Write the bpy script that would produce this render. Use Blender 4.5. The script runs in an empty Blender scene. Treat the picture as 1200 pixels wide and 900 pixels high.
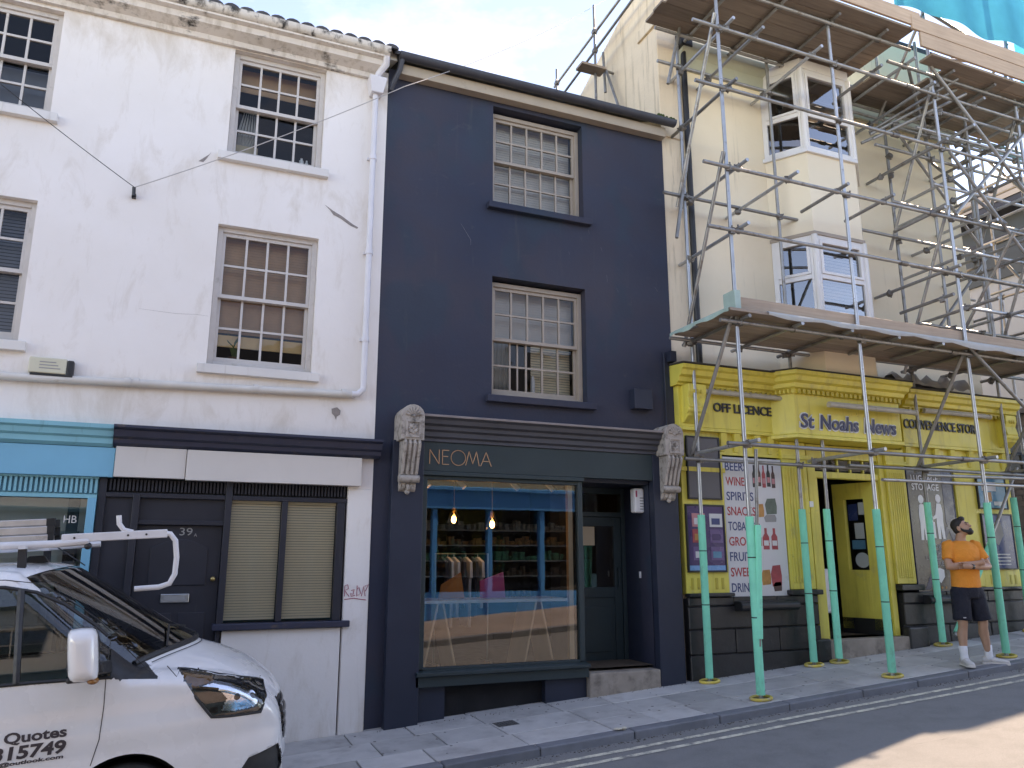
import bpy, bmesh, math, random
from mathutils import Vector, Matrix

R = math.radians
rnd = random.Random(7)
scene = bpy.context.scene
COL = scene.collection

# ------------------------------------------------------------------ camera
cam_d = bpy.data.cameras.new("camera")
cam = bpy.data.objects.new("camera", cam_d)
COL.objects.link(cam)
cam.location = (0, -8.6, 1.65)
cam.rotation_euler = (R(90 + 12.6), 0, R(-22.8))
cam_d.sensor_width = 36.0
cam_d.lens = 920.0 / 1200.0 * 36.0
cam_d.clip_start = 0.05
cam_d.clip_end = 2000
scene.camera = cam

# ------------------------------------------------------------------ light
SUN_EL, SUN_AZ = R(40.0), R(14.3)          # azimuth measured from +X towards +Y
to_sun = Vector((math.cos(SUN_EL) * math.cos(SUN_AZ), math.cos(SUN_EL) * math.sin(SUN_AZ), math.sin(SUN_EL)))
sun_d = bpy.data.lights.new("sun", 'SUN')
sun_d.energy = 2.0
sun_d.angle = R(0.53)
sun_d.color = (0.95, 0.975, 1.0)
sun = bpy.data.objects.new("sun", sun_d)
COL.objects.link(sun)
sun.location = (20, 5, 20)
sun.rotation_euler = to_sun.to_track_quat('Z', 'Y').to_euler()

world = bpy.data.worlds.new("World")
scene.world = world
world.use_nodes = True
wn, wl = world.node_tree.nodes, world.node_tree.links
wn.clear()
w_out = wn.new('ShaderNodeOutputWorld')
w_bg = wn.new('ShaderNodeBackground')
w_sky = wn.new('ShaderNodeTexSky')
w_sky.sky_type = 'NISHITA'
w_sky.sun_disc = False
w_sky.sun_elevation = SUN_EL
w_sky.sun_rotation = R(90) - SUN_AZ
w_sky.air_density = 0.65
w_sky.dust_density = 0.0
w_sky.ozone_density = 4.5
w_tc = wn.new('ShaderNodeTexCoord')
w_map = wn.new('ShaderNodeMapping')
w_map.inputs['Scale'].default_value = (1.0, 1.0, 2.2)
w_map.inputs['Location'].default_value = (0.35, 0.1, 0.0)
w_noise = wn.new('ShaderNodeTexNoise')
w_noise.inputs['Scale'].default_value = 2.6
w_noise.inputs['Detail'].default_value = 7
w_noise.inputs['Roughness'].default_value = 0.62
w_ramp = wn.new('ShaderNodeValToRGB')
w_ramp.color_ramp.elements[0].position = 0.52
w_ramp.color_ramp.elements[0].color = (0, 0, 0, 1)
w_ramp.color_ramp.elements[1].position = 0.80
w_ramp.color_ramp.elements[1].color = (0.20, 0.20, 0.20, 1)
w_mix = wn.new('ShaderNodeMix')
w_mix.data_type = 'RGBA'
w_mix.inputs['B'].default_value = (5.0, 5.0, 5.1, 1)      # sunlit thin cloud
wl.new(w_tc.outputs['Generated'], w_map.inputs['Vector'])
wl.new(w_map.outputs['Vector'], w_noise.inputs['Vector'])
wl.new(w_noise.outputs['Fac'], w_ramp.inputs['Fac'])
wl.new(w_ramp.outputs['Color'], w_mix.inputs['Factor'])
wl.new(w_sky.outputs['Color'], w_mix.inputs['A'])
wl.new(w_mix.outputs['Result'], w_bg.inputs['Color'])
w_bg.inputs['Strength'].default_value = 0.15
wl.new(w_bg.outputs['Background'], w_out.inputs['Surface'])

vs = scene.view_settings
vs.view_transform = 'Standard'
vs.look = 'None'
vs.gamma = 1.0
vs.exposure = 2.42
vs.use_white_balance = True
vs.white_balance_temperature = 11000
vs.white_balance_tint = 21
vs.use_curve_mapping = False
scene.render.engine = 'CYCLES'
try:
    scene.cycles.use_denoising = True
    scene.cycles.max_bounces = 6
    scene.cycles.diffuse_bounces = 4
    scene.cycles.transparent_max_bounces = 16
    scene.cycles.caustics_reflective = False
    scene.cycles.caustics_refractive = False
except Exception:
    pass

# ------------------------------------------------------------------ ground heights (the street climbs to the right)
SL = 0.0665
def gz(x, y=0.0):
    return -0.20 + SL * x + 0.025 * y          # pavement
def rz(x, y=0.0):
    return -0.315 + SL * x                      # road

# ------------------------------------------------------------------ materials
MATS = {}
def _base(name):
    m = bpy.data.materials.new(name)
    m.use_nodes = True
    nt = m.node_tree
    nt.nodes.clear()
    out = nt.nodes.new('ShaderNodeOutputMaterial')
    b = nt.nodes.new('ShaderNodeBsdfPrincipled')
    nt.links.new(b.outputs[0], out.inputs[0])
    MATS[name] = m
    return m, nt, b, out
def _mix(nt, blend, fac, a, b):
    n = nt.nodes.new('ShaderNodeMix')
    n.data_type = 'RGBA'
    n.blend_type = blend
    for sock, v in (('Factor', fac), ('A', a), ('B', b)):
        s = n.inputs[sock]
        if hasattr(v, 'links') or isinstance(v, bpy.types.NodeSocket):
            nt.links.new(v, s)
        elif sock == 'Factor':
            s.default_value = v
        else:
            s.default_value = (*v[:3], 1)
    return n.outputs['Result']
def _noise(nt, scale, detail=4, rough=0.55, stretch=None, dist=0.0, loc=None):
    tc = nt.nodes.new('ShaderNodeTexCoord')
    src = tc.outputs['Object']
    if stretch or loc:
        mp = nt.nodes.new('ShaderNodeMapping')
        if stretch:
            mp.inputs['Scale'].default_value = stretch
        if loc:
            mp.inputs['Location'].default_value = loc
        nt.links.new(src, mp.inputs['Vector'])
        src = mp.outputs['Vector']
    n = nt.nodes.new('ShaderNodeTexNoise')
    n.inputs['Scale'].default_value = scale
    n.inputs['Detail'].default_value = detail
    n.inputs['Roughness'].default_value = rough
    n.inputs['Distortion'].default_value = dist
    nt.links.new(src, n.inputs['Vector'])
    return n.outputs['Fac']
def _ramp(nt, fac, p0, p1, v0=0.0, v1=1.0):
    r = nt.nodes.new('ShaderNodeMapRange')
    r.inputs['From Min'].default_value = p0
    r.inputs['From Max'].default_value = p1
    r.inputs['To Min'].default_value = v0
    r.inputs['To Max'].default_value = v1
    nt.links.new(fac, r.inputs['Value'])
    return r.outputs['Result']
def _math(nt, op, a, b=0.0):
    n = nt.nodes.new('ShaderNodeMath')
    n.operation = op
    for i, v in enumerate((a, b)):
        if isinstance(v, bpy.types.NodeSocket):
            nt.links.new(v, n.inputs[i])
        else:
            n.inputs[i].default_value = v
    return n.outputs[0]
def M(name, col, rough=0.6, var=0.12, vscale=2.0, bump=0.12, bscale=50, dirt=None, metal=0.0, spec=0.5, rand=0.0,
      tint=None, coat=0.0, scratch=None, bdist=0.004):
    """plain painted / stone / wood surface: base colour, mottling, optional dirt (colour, low, high, stretch, scale), fine relief"""
    if name in MATS:
        return MATS[name]
    m, nt, b, out = _base(name)
    c = tuple(col)
    v = _ramp(nt, _noise(nt, vscale, 6, 0.6), 0.25, 0.75, 1 - var, 1 + var)
    g = nt.nodes.new('ShaderNodeCombineColor')
    for i in range(3):
        nt.links.new(v, g.inputs[i])
    res = _mix(nt, 'MULTIPLY', 1.0, c, g.outputs[0])
    if tint:                                    # (colour, scale, low, high)
        f = _ramp(nt, _noise(nt, tint[1], 5, 0.6, loc=(3, 1, 7)), tint[2], tint[3])
        res = _mix(nt, 'MIX', f, res, tint[0])
    for d in (dirt if isinstance(dirt, list) else [dirt] if dirt else []):
        f = _ramp(nt, _noise(nt, d[4], 8, 0.65, stretch=d[3], loc=(d[4], 2.3, 5.1)), d[1], d[2])
        res = _mix(nt, 'MIX', f, res, d[0])
    if rand:
        oi = nt.nodes.new('ShaderNodeObjectInfo')
        rv = _ramp(nt, oi.outputs['Random'], 0, 1, 1 - rand, 1 + rand)
        g2 = nt.nodes.new('ShaderNodeCombineColor')
        for i in range(3):
            nt.links.new(rv, g2.inputs[i])
        res = _mix(nt, 'MULTIPLY', 1.0, res, g2.outputs[0])
    nt.links.new(res, b.inputs['Base Color'])
    rv = _ramp(nt, _noise(nt, vscale * 3, 4), 0.2, 0.8, max(0.02, rough - 0.12), min(1, rough + 0.12))
    nt.links.new(rv, b.inputs['Roughness'])
    b.inputs['Metallic'].default_value = metal
    b.inputs['Specular IOR Level'].default_value = spec
    b.inputs['Coat Weight'].default_value = coat
    b.inputs['Coat Roughness'].default_value = 0.05
    if bump:
        bn = nt.nodes.new('ShaderNodeBump')
        bn.inputs['Strength'].default_value = bump
        bn.inputs['Distance'].default_value = bdist
        nt.links.new(_noise(nt, bscale, 5, 0.6), bn.inputs['Height'])
        nt.links.new(bn.outputs[0], b.inputs['Normal'])
    return m
def glass_mat(name, tint=(0.9, 0.93, 0.92), gain=1.8, base=0.0, rough=0.004, wav=0.0):
    m = bpy.data.materials.new(name)
    m.use_nodes = True
    nt = m.node_tree
    nt.nodes.clear()
    out = nt.nodes.new('ShaderNodeOutputMaterial')
    tr = nt.nodes.new('ShaderNodeBsdfTransparent')
    tr.inputs[0].default_value = (*tint, 1)
    gl = nt.nodes.new('ShaderNodeBsdfGlossy')
    gl.inputs['Roughness'].default_value = rough
    fr = nt.nodes.new('ShaderNodeFresnel')
    fr.inputs['IOR'].default_value = 1.52
    f = _math(nt, 'MULTIPLY', fr.outputs[0], gain)
    f = _math(nt, 'ADD', f, base)
    f = _math(nt, 'MINIMUM', f, 1.0)
    mx = nt.nodes.new('ShaderNodeMixShader')
    nt.links.new(f, mx.inputs[0])
    nt.links.new(tr.outputs[0], mx.inputs[1])
    nt.links.new(gl.outputs[0], mx.inputs[2])
    nt.links.new(mx.outputs[0], out.inputs[0])
    if wav:                                      # old drawn glass is never quite flat
        bn = nt.nodes.new('ShaderNodeBump')
        bn.inputs['Strength'].default_value = wav
        bn.inputs['Distance'].default_value = 0.02
        nt.links.new(_noise(nt, 2.2, 2), bn.inputs['Height'])
        nt.links.new(bn.outputs[0], gl.inputs['Normal'])
        nt.links.new(bn.outputs[0], fr.inputs['Normal'])
    MATS[name] = m
    return m
def emit_mat(name, col, strength):
    m, nt, b, out = _base(name)
    b.inputs['Base Color'].default_value = (*col, 1)
    b.inputs['Emission Color'].default_value = (*col, 1)
    b.inputs['Emission Strength'].default_value = strength
    return m

# ------------------------------------------------------------------ mesh builder
class MB:
    def __init__(s):
        s.v, s.f = [], []
    def add(s, vs_, fs):
        o = len(s.v)
        s.v += [tuple(map(float, p)) for p in vs_]
        s.f += [tuple(i + o for i in f) for f in fs]
        return s
    def box(s, x0, x1, y0, y1, z0, z1):
        return s.add([(x0, y0, z0), (x1, y0, z0), (x1, y1, z0), (x0, y1, z0), (x0, y0, z1), (x1, y0, z1), (x1, y1, z1), (x0, y1, z1)],
                     [(0, 3, 2, 1), (4, 5, 6, 7), (0, 1, 5, 4), (1, 2, 6, 5), (2, 3, 7, 6), (3, 0, 4, 7)])
    def hexa(s, p):                             # 8 points, bottom ring then top ring
        return s.add(p, [(0, 3, 2, 1), (4, 5, 6, 7), (0, 1, 5, 4), (1, 2, 6, 5), (2, 3, 7, 6), (3, 0, 4, 7)])
    def quad(s, a, b, c, d):
        return s.add([a, b, c, d], [(0, 1, 2, 3)])
    def prism(s, pts, a, b):
        """closed 2D outline pts given as functions of the extrusion: lists of 3D points at both ends"""
        n = len(pts)
        return s.add([(*p, ) for p in a] + [(*p, ) for p in b],
                     [tuple(range(n - 1, -1, -1)), tuple(range(n, 2 * n))] + [(i, (i + 1) % n, n + (i + 1) % n, n + i) for i in range(n)])
    def prof_x(s, yz, x0, x1):                  # outline in (y,z) run along x
        return s.prism(yz, [(x0, y, z) for y, z in yz], [(x1, y, z) for y, z in yz])
    def prof_y(s, xz, y0, y1):
        return s.prism(xz, [(x, y0, z) for x, z in xz], [(x, y1, z) for x, z in xz])
    def prof_z(s, xy, z0, z1):
        return s.prism(xy, [(x, y, z0) for x, y in xy], [(x, y, z1) for x, y in xy])
    def tube(s, p, q, r, n=10, r2=None, cap=True):
        p, q = Vector(p), Vector(q)
        d = (q - p)
        if d.length < 1e-6:
            return s
        d.normalize()
        a = Vector((0, 0, 1)) if abs(d.z) < 0.9 else Vector((1, 0, 0))
        u = d.cross(a).normalized()
        w = d.cross(u)
        r2 = r if r2 is None else r2
        vs_ = [p + (u * math.cos(2 * math.pi * i / n) + w * math.sin(2 * math.pi * i / n)) * r for i in range(n)]
        vs_ += [q + (u * math.cos(2 * math.pi * i / n) + w * math.sin(2 * math.pi * i / n)) * r2 for i in range(n)]
        fs = [(i, (i + 1) % n, n + (i + 1) % n, n + i) for i in range(n)]
        if cap:
            fs += [tuple(range(n - 1, -1, -1)), tuple(range(n, 2 * n))]
        return s.add(vs_, fs)
    def path(s, pts, r, n=10, closed_ends=True):
        pts = [Vector(p) for p in pts]
        rs = r if isinstance(r, (list, tuple)) else [r] * len(pts)
        rings = []
        u = None
        for i, p in enumerate(pts):
            d = (pts[min(i + 1, len(pts) - 1)] - pts[max(i - 1, 0)]).normalized()
            if u is None:
                a = Vector((0, 0, 1)) if abs(d.z) < 0.9 else Vector((1, 0, 0))
                u = d.cross(a).normalized()
            else:
                u = (u - d * u.dot(d)).normalized()
            w = d.cross(u)
            rings.append([p + (u * math.cos(2 * math.pi * k / n) + w * math.sin(2 * math.pi * k / n)) * rs[i] for k in range(n)])
        o = len(s.v)
        for ring in rings:
            s.v += [tuple(p) for p in ring]
        for i in range(len(rings) - 1):
            for k in range(n):
                s.f.append((o + i * n + k, o + i * n + (k + 1) % n, o + (i + 1) * n + (k + 1) % n, o + (i + 1) * n + k))
        if closed_ends:
            s.f.append(tuple(o + k for k in range(n - 1, -1, -1)))
            e = o + (len(rings) - 1) * n
            s.f.append(tuple(e + k for k in range(n)))
        return s
    def ball(s, c, rx, ry=None, rz_=None, nu=12, nv=8):
        ry = rx if ry is None else ry
        rz_ = rx if rz_ is None else rz_
        c = Vector(c)
        o = len(s.v)
        s.v.append((c.x, c.y, c.z + rz_))
        for j in range(1, nv):
            t = math.pi * j / nv
            for i in range(nu):
                p = 2 * math.pi * i / nu
                s.v.append((c.x + rx * math.sin(t) * math.cos(p), c.y + ry * math.sin(t) * math.sin(p), c.z + rz_ * math.cos(t)))
        s.v.append((c.x, c.y, c.z - rz_))
        for i in range(nu):
            s.f.append((o, o + 1 + i, o + 1 + (i + 1) % nu))
            e = o + 1 + (nv - 2) * nu
            s.f.append((e + (i + 1) % nu, e + i, o + 1 + (nv - 1) * nu))
        for j in range(nv - 2):
            for i in range(nu):
                a = o + 1 + j * nu
                s.f.append((a + i, a + nu + i, a + nu + (i + 1) % nu, a + (i + 1) % nu))
        return s
    def build(s, name, mat, parent=None, bevel=0.0, smooth=False, kind=None, fix=True, seg=2):
        me = bpy.data.meshes.new(name)
        me.from_pydata(s.v, [], s.f)
        if fix:
            bm = bmesh.new()
            bm.from_mesh(me)
            bmesh.ops.recalc_face_normals(bm, faces=bm.faces)
            bm.to_mesh(me)
            bm.free()
        me.materials.append(MATS[mat] if isinstance(mat, str) else mat)
        o = link(name, me, parent)
        if smooth:
            me.polygons.foreach_set('use_smooth', [True] * len(me.polygons))
            if smooth != 'full':
                try:
                    me.set_sharp_from_angle(angle=R(40))
                except Exception:
                    pass
        if bevel:
            b = o.modifiers.new('bevel', 'BEVEL')
            b.width = bevel
            b.segments = seg
            b.limit_method = 'ANGLE'
            b.angle_limit = R(40)
        if kind:
            o['kind'] = kind
        return o
def link(name, data, parent=None):
    o = bpy.data.objects.new(name, data)
    COL.objects.link(o)
    if parent is not None:
        o.parent = parent
        if 'wloc' in WLOC.get(parent.name, {}):
            w = WLOC[parent.name]['wloc']
            o.location = (-w[0], -w[1], -w[2])
    return o
WLOC = {}
def thing(name, label, cat, loc=(0, 0, 0), group=None, kind=None, rot=None, local=False):
    """an Empty at the thing's base; its parts are given in world coordinates unless local"""
    o = bpy.data.objects.new(name, None)
    COL.objects.link(o)
    o.empty_display_size = 0.2
    o.location = loc
    if rot:
        o.rotation_euler = rot
    if not local:
        WLOC[o.name] = {'wloc': tuple(loc)}
    tag(o, label, cat, group, kind)
    return o
def tag(o, label=None, cat=None, group=None, kind=None):
    if label: o['label'] = label
    if cat: o['category'] = cat
    if group: o['group'] = group
    if kind: o['kind'] = kind
    return o
def copy_tree(o, parent=None, label=None):
    c = o.copy()
    COL.objects.link(c)
    c.parent = parent
    if label: c['label'] = label
    for ch in list(o.children):
        copy_tree(ch, c)
    return c
def box(name, mat, parent, x0, x1, y0, y1, z0, z1, bevel=0.0, **k):
    return MB().box(x0, x1, y0, y1, z0, z1).build(name, mat, parent, bevel=bevel, **k)
def sbox(name, mat, parent, x0, x1, y0, y1, z1, bevel=0.0, base=gz):
    """a box that stands on the sloping pavement"""
    a, b = base(x0, y0) - 0.02, base(x1, y0) - 0.02
    return MB().hexa([(x0, y0, a), (x1, y0, b), (x1, y1, b), (x0, y1, a), (x0, y0, z1), (x1, y0, z1), (x1, y1, z1), (x0, y1, z1)]).build(name, mat, parent, bevel=bevel)

def text_obj(name, s, mat, parent, x0, z0, w, h, y, depth=0.004, bold=0.0, space=1.0, slant=0.0, sub=None):
    """lettering on a plane facing -Y, fitted to the box x0..x0+w, z0..z0+h"""
    if bold > 0.03 and sub is None:             # heavy outline: keep the scale of the plain letters
        ref = text_obj(name, s, mat, None, x0, z0, w, h, y, depth, 0.0, space, slant, sub='ref')
        box_ = ref
    else:
        box_ = None
    cu = bpy.data.curves.new(name, 'FONT')
    cu.body = s
    cu.size = 1.0
    cu.extrude = 0.01
    cu.offset = bold
    cu.space_character = space
    cu.shear = slant
    cu.resolution_u = 3
    tmp = bpy.data.objects.new("lettering_tmp", cu)
    COL.objects.link(tmp)
    bpy.context.view_layer.update()
    dg = bpy.context.evaluated_depsgraph_get()
    me = bpy.data.meshes.new_from_object(tmp.evaluated_get(dg))
    bpy.data.objects.remove(tmp)
    bpy.data.curves.remove(cu)
    me.name = name
    xs = [v.co.x for v in me.vertices]
    ys = [v.co.y for v in me.vertices]
    zs = [v.co.z for v in me.vertices]
    if not xs:
        return None
    ax, bx, ay, by, az, bz = min(xs), max(xs), min(ys), max(ys), min(zs), max(zs)
    if sub == 'ref':
        bpy.data.meshes.remove(me)
        return (ax, bx, ay, by)
    if box_:
        ax, bx, ay, by = box_
    for v in me.vertices:
        c = v.co
        v.co = (x0 + (c.x - ax) / (bx - ax) * w, y - (c.z - az) / (bz - az) * depth, z0 + (c.y - ay) / (by - ay) * h)
    me.materials.clear()
    me.materials.append(MATS[mat])
    return link(name, me, parent)

def wall_openings(x0, x1, z0, z1, ops, yf, th, base=None):
    """a wall facing -Y with rectangular openings (x0,x1,z0,z1) and their reveals; base(x) lowers the bottom edge to a slope"""
    mb = MB()
    xs = sorted({x0, x1, *[o[0] for o in ops], *[o[1] for o in ops]})
    zs = sorted({z0, z1, *[o[2] for o in ops], *[o[3] for o in ops]})
    xs = [x for x in xs if x0 <= x <= x1]
    zs = [z for z in zs if z0 <= z <= z1]
    def inside(x, z):
        return any(o[0] < x < o[1] and o[2] < z < o[3] for o in ops)
    for i in range(len(xs) - 1):
        for j in range(len(zs) - 1):
            a, b, c, d = xs[i], xs[i + 1], zs[j], zs[j + 1]
            if inside((a + b) / 2, (c + d) / 2):
                continue
            ca, cb = (c, c)
            if base and j == 0:
                ca, cb = base(a), base(b)
            for y in (yf, yf + th):
                mb.quad((a, y, ca), (b, y, cb), (b, y, d), (a, y, d))
    for a, b, c, d in ops:
        y0, y1 = yf, yf + th
        mb.quad((a, y0, c), (a, y1, c), (a, y1, d), (a, y0, d))
        mb.quad((b, y0, c), (b, y1, c), (b, y1, d), (b, y0, d))
        mb.quad((a, y0, d), (b, y0, d), (b, y1, d), (a, y1, d))
        if c > z0 + 1e-4:
            mb.quad((a, y0, c), (b, y0, c), (b, y1, c), (a, y1, c))
    return mb

def sash_window(parent, x0, x1, z0, z1, yf, cols, rows, frame_mat, glass, bar=0.024, extra=()):
    """timber double-hung sash: outer box frame (the part), two sashes and each pane below it"""
    fw = 0.055
    mb = MB()
    mb.box(x0, x0 + fw, yf, yf + 0.12, z0, z1)
    mb.box(x1 - fw, x1, yf, yf + 0.12, z0, z1)
    mb.box(x0 + fw, x1 - fw, yf, yf + 0.12, z1 - fw, z1)
    mb.box(x0 + fw, x1 - fw, yf, yf + 0.12, z0, z0 + 0.06)
    win = mb.build('window', frame_mat, parent, bevel=0.004)
    zm = (z0 + z1) / 2 + 0.01
    ax0, ax1 = x0 + fw + 0.001, x1 - fw - 0.001
    for nm, a, b, y in (('upper_sash', zm - 0.02, z1 - fw - 0.001, yf + 0.025), ('lower_sash', z0 + 0.061, zm + 0.02, yf + 0.072)):
        s = MB()
        st = 0.035
        s.box(ax0, ax0 + st, y, y + 0.04, a, b)
        s.box(ax1 - st, ax1, y, y + 0.04, a, b)
        bot = 0.04 if nm == 'upper_sash' else 0.065
        s.box(ax0 + st, ax1 - st, y, y + 0.04, b - 0.04, b)
        s.box(ax0 + st, ax1 - st, y, y + 0.04, a, a + bot)
        ix0, ix1, iz0, iz1 = ax0 + st, ax1 - st, a + bot, b - 0.04
        nr = rows // 2
        for k in range(1, cols):
            x = ix0 + (ix1 - ix0) * k / cols
            s.box(x - bar / 2, x + bar / 2, y + 0.005, y + 0.035, iz0, iz1)
        if nm == 'lower_sash':
            for x in extra:
                s.box(x - bar * 0.4, x + bar * 0.4, y + 0.007, y + 0.033, iz0, iz1)
        for k in range(1, nr):
            z = iz0 + (iz1 - iz0) * k / nr
            for c in range(cols):
                xa = ix0 + (ix1 - ix0) * c / cols + (bar / 2 if c else 0)
                xb = ix0 + (ix1 - ix0) * (c + 1) / cols - (bar / 2 if c < cols - 1 else 0)
                s.box(xa, xb, y + 0.006, y + 0.034, z - bar / 2, z + bar / 2)
        s.build(nm, frame_mat, win)
        for c in range(cols):
            for r_ in range(nr):
                xa = ix0 + (ix1 - ix0) * c / cols + bar / 2 * (c > 0)
                xb = ix0 + (ix1 - ix0) * (c + 1) / cols - bar / 2 * (c < cols - 1)
                za = iz0 + (iz1 - iz0) * r_ / nr + bar / 2 * (r_ > 0)
                zb = iz0 + (iz1 - iz0) * (r_ + 1) / nr - bar / 2 * (r_ < nr - 1)
                t1, t2 = rnd.uniform(-.002, .002), rnd.uniform(-.002, .002)   # hand-set panes lie a little out of true
                yy = y + 0.02
                MB().quad((xa, yy + t1, za), (xb, yy - t1 + t2, za), (xb, yy - t1 - t2, zb), (xa, yy + t1 - t2, zb)).build('pane', glass, win, fix=False)
    return win

def slat_blind(parent, x0, x1, y, z0, z1, mat, pitch=0.03, tilt=0.6, name='blind'):
    mb = MB()
    z = z1
    while z > z0:
        c, s_ = math.cos(tilt) * pitch * 0.55, math.sin(tilt) * pitch * 0.55
        mb.quad((x0, y - c * 0.5, z - s_), (x1, y - c * 0.5, z - s_), (x1, y + c * 0.5, z + s_), (x0, y + c * 0.5, z + s_))
        z -= pitch
    mb.box(x0, x1, y - 0.02, y + 0.02, z1 + pitch * 0.6, z1 + pitch * 0.6 + 0.035)
    return mb.build(name, mat, parent, fix=False)
# ------------------------------------------------------------------ the palette
UP = (7.0, 7.0, 0.55)      # stretch for rain streaks running down a wall
def white_render():
    m, nt, b, out = _base('white_render')
    big = _noise(nt, 0.7, 5, 0.6)
    c = _mix(nt, 'MIX', _ramp(nt, big, 0.35, 0.75), (0.84, 0.785, 0.745), (0.78, 0.715, 0.655))
    # damp and soot: heavier under the eaves, under the sills and along the waste pipe
    tc = nt.nodes.new('ShaderNodeTexCoord')
    sp = nt.nodes.new('ShaderNodeSeparateXYZ')
    nt.links.new(tc.outputs['Object'], sp.inputs[0])
    z = sp.outputs['Z']
    acc = None
    for z0, w_, g in ((7.45, 0.55, 0.9), (5.75, 0.40, 0.45), (3.15, 0.35, 0.35), (0.0, 0.35, 0.6), (3.45, 0.2, 0.4)):
        d = _math(nt, 'ABSOLUTE', _math(nt, 'SUBTRACT', z, z0))
        k = _math(nt, 'MULTIPLY', _ramp(nt, d, 0.0, w_, 1.0, 0.0), g)
        acc = k if acc is None else _math(nt, 'MAXIMUM', acc, k)
    blot = _noise(nt, 2.6, 8, 0.68, stretch=(1.6, 1.6, 0.55), dist=0.5, loc=(1.7, 0, 3.1))
    f = _ramp(nt, _math(nt, 'ADD', blot, _math(nt, 'MULTIPLY', acc, 0.20)), 0.54, 0.88, 0.0, 0.85)
    c = _mix(nt, 'MIX', f, c, (0.58, 0.485, 0.39))
    st = _noise(nt, 1.5, 9, 0.7, stretch=(5, 5, 0.6), dist=0.8, loc=(9, 1, 2))
    c = _mix(nt, 'MIX', _ramp(nt, _math(nt, 'ADD', st, _math(nt, 'MULTIPLY', acc, 0.12)), 0.62, 0.82, 0, 0.30), c, (0.46, 0.39, 0.32))
    fl = _noise(nt, 14, 6, 0.7, loc=(2, 2, 2))
    c = _mix(nt, 'MIX', _ramp(nt, fl, 0.70, 0.74, 0, 0.35), c, (0.50, 0.46, 0.42))
    nt.links.new(c, b.inputs['Base Color'])
    b.inputs['Roughness'].default_value = 0.85
    bn = nt.nodes.new('ShaderNodeBump')
    bn.inputs['Strength'].default_value = 0.5
    bn.inputs['Distance'].default_value = 0.012
    h = _math(nt, 'ADD', _math(nt, 'MULTIPLY', _noise(nt, 3.2, 4, 0.5), 1.0), _math(nt, 'MULTIPLY', _noise(nt, 34, 5, 0.6), 0.25))
    nt.links.new(h, bn.inputs['Height'])
    nt.links.new(bn.outputs[0], b.inputs['Normal'])
white_render()
def navy_render():
    m, nt, b, out = _base('navy_render')
    c = _mix(nt, 'MIX', _ramp(nt, _noise(nt, 0.55, 5, 0.62), 0.36, 0.70), (0.024, 0.034, 0.060), (0.058, 0.053, 0.068))
    # roller-patched repairs
    c = _mix(nt, 'MIX', _ramp(nt, _noise(nt, 1.3, 3, 0.5, stretch=(1, 1, 0.7), loc=(5, 0, 1)), 0.53, 0.60, 0, 0.60), c, (0.024, 0.044, 0.066))
    c = _mix(nt, 'MIX', _ramp(nt, _noise(nt, 3.0, 9, 0.7, stretch=(1, 1, 2.4), dist=0.7), 0.60, 0.74, 0, 0.6), c, (0.070, 0.068, 0.078))
    c = _mix(nt, 'MIX', _ramp(nt, _noise(nt, 1.3, 8, 0.7, stretch=(6, 6, 0.5), loc=(3, 3, 3)), 0.60, 0.76, 0, 0.45), c, (0.080, 0.078, 0.082))
    c = _mix(nt, 'MIX', _ramp(nt, _noise(nt, 16, 5, 0.7), 0.73, 0.76, 0, 0.6), c, (0.11, 0.108, 0.112))
    nt.links.new(c, b.inputs['Base Color'])
    nt.links.new(_ramp(nt, _noise(nt, 2.2, 5), 0.3, 0.7, 0.50, 0.80), b.inputs['Roughness'])
    b.inputs['Specular IOR Level'].default_value = 0.28
    bn = nt.nodes.new('ShaderNodeBump')
    bn.inputs['Strength'].default_value = 0.55
    bn.inputs['Distance'].default_value = 0.014
    h = _math(nt, 'ADD', _math(nt, 'MULTIPLY', _noise(nt, 2.6, 4, 0.55, dist=0.4), 1.0), _math(nt, 'MULTIPLY', _noise(nt, 30, 5, 0.6), 0.22))
    nt.links.new(h, bn.inputs['Height'])
    nt.links.new(bn.outputs[0], b.inputs['Normal'])
navy_render()
M('white_trim', (0.70, 0.66, 0.62), 0.7, 0.08, 2, 0.2, 40, dirt=((0.36, 0.30, 0.24), 0.60, 0.85, UP, 1.8))
M('gutter_paint', (0.66, 0.60, 0.53), 0.65, 0.12, 3, 0.2, 40, dirt=[((0.03, 0.027, 0.024), 0.50, 0.60, (2.2, 2.2, 1.2), 2.6), ((0.22, 0.17, 0.12), 0.50, 0.8, UP, 1.2)])
M('eaves_paint', (0.72, 0.65, 0.58), 0.7, 0.10, 2, 0.2, 40, dirt=[((0.42, 0.34, 0.26), 0.50, 0.78, UP, 1.5), ((0.05, 0.042, 0.035), 0.57, 0.66, (1.1, 1.1, 3.0), 2.3)])
M('window_paint', (0.58, 0.53, 0.49), 0.5, 0.08, 6, 0.1, 60, dirt=((0.35, 0.30, 0.25), 0.60, 0.80, (1, 1, 1), 7))
M('cream_paint', (0.38, 0.31, 0.25), 0.5, 0.08, 6, 0.1, 60, dirt=((0.33, 0.27, 0.21), 0.60, 0.80, (1, 1, 1), 7))
M('plastic_pipe', (0.68, 0.66, 0.68), 0.35, 0.06, 4, 0.0)
M('waste_pipe', (0.62, 0.58, 0.53), 0.5, 0.12, 3, 0.1, 40, dirt=((0.42, 0.25, 0.10), 0.64, 0.8, (1, 1, 1), 3))
M('navy_paint', (0.026, 0.033, 0.052), 0.42, 0.12, 2, 0.12, 40, spec=0.3, dirt=((0.09, 0.09, 0.10), 0.68, 0.85, UP, 1.5))
M('shop_green', (0.028, 0.046, 0.050), 0.42, 0.10, 2, 0.1, 40, spec=0.35, dirt=((0.075, 0.08, 0.08), 0.68, 0.85, UP, 1.5))
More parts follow.
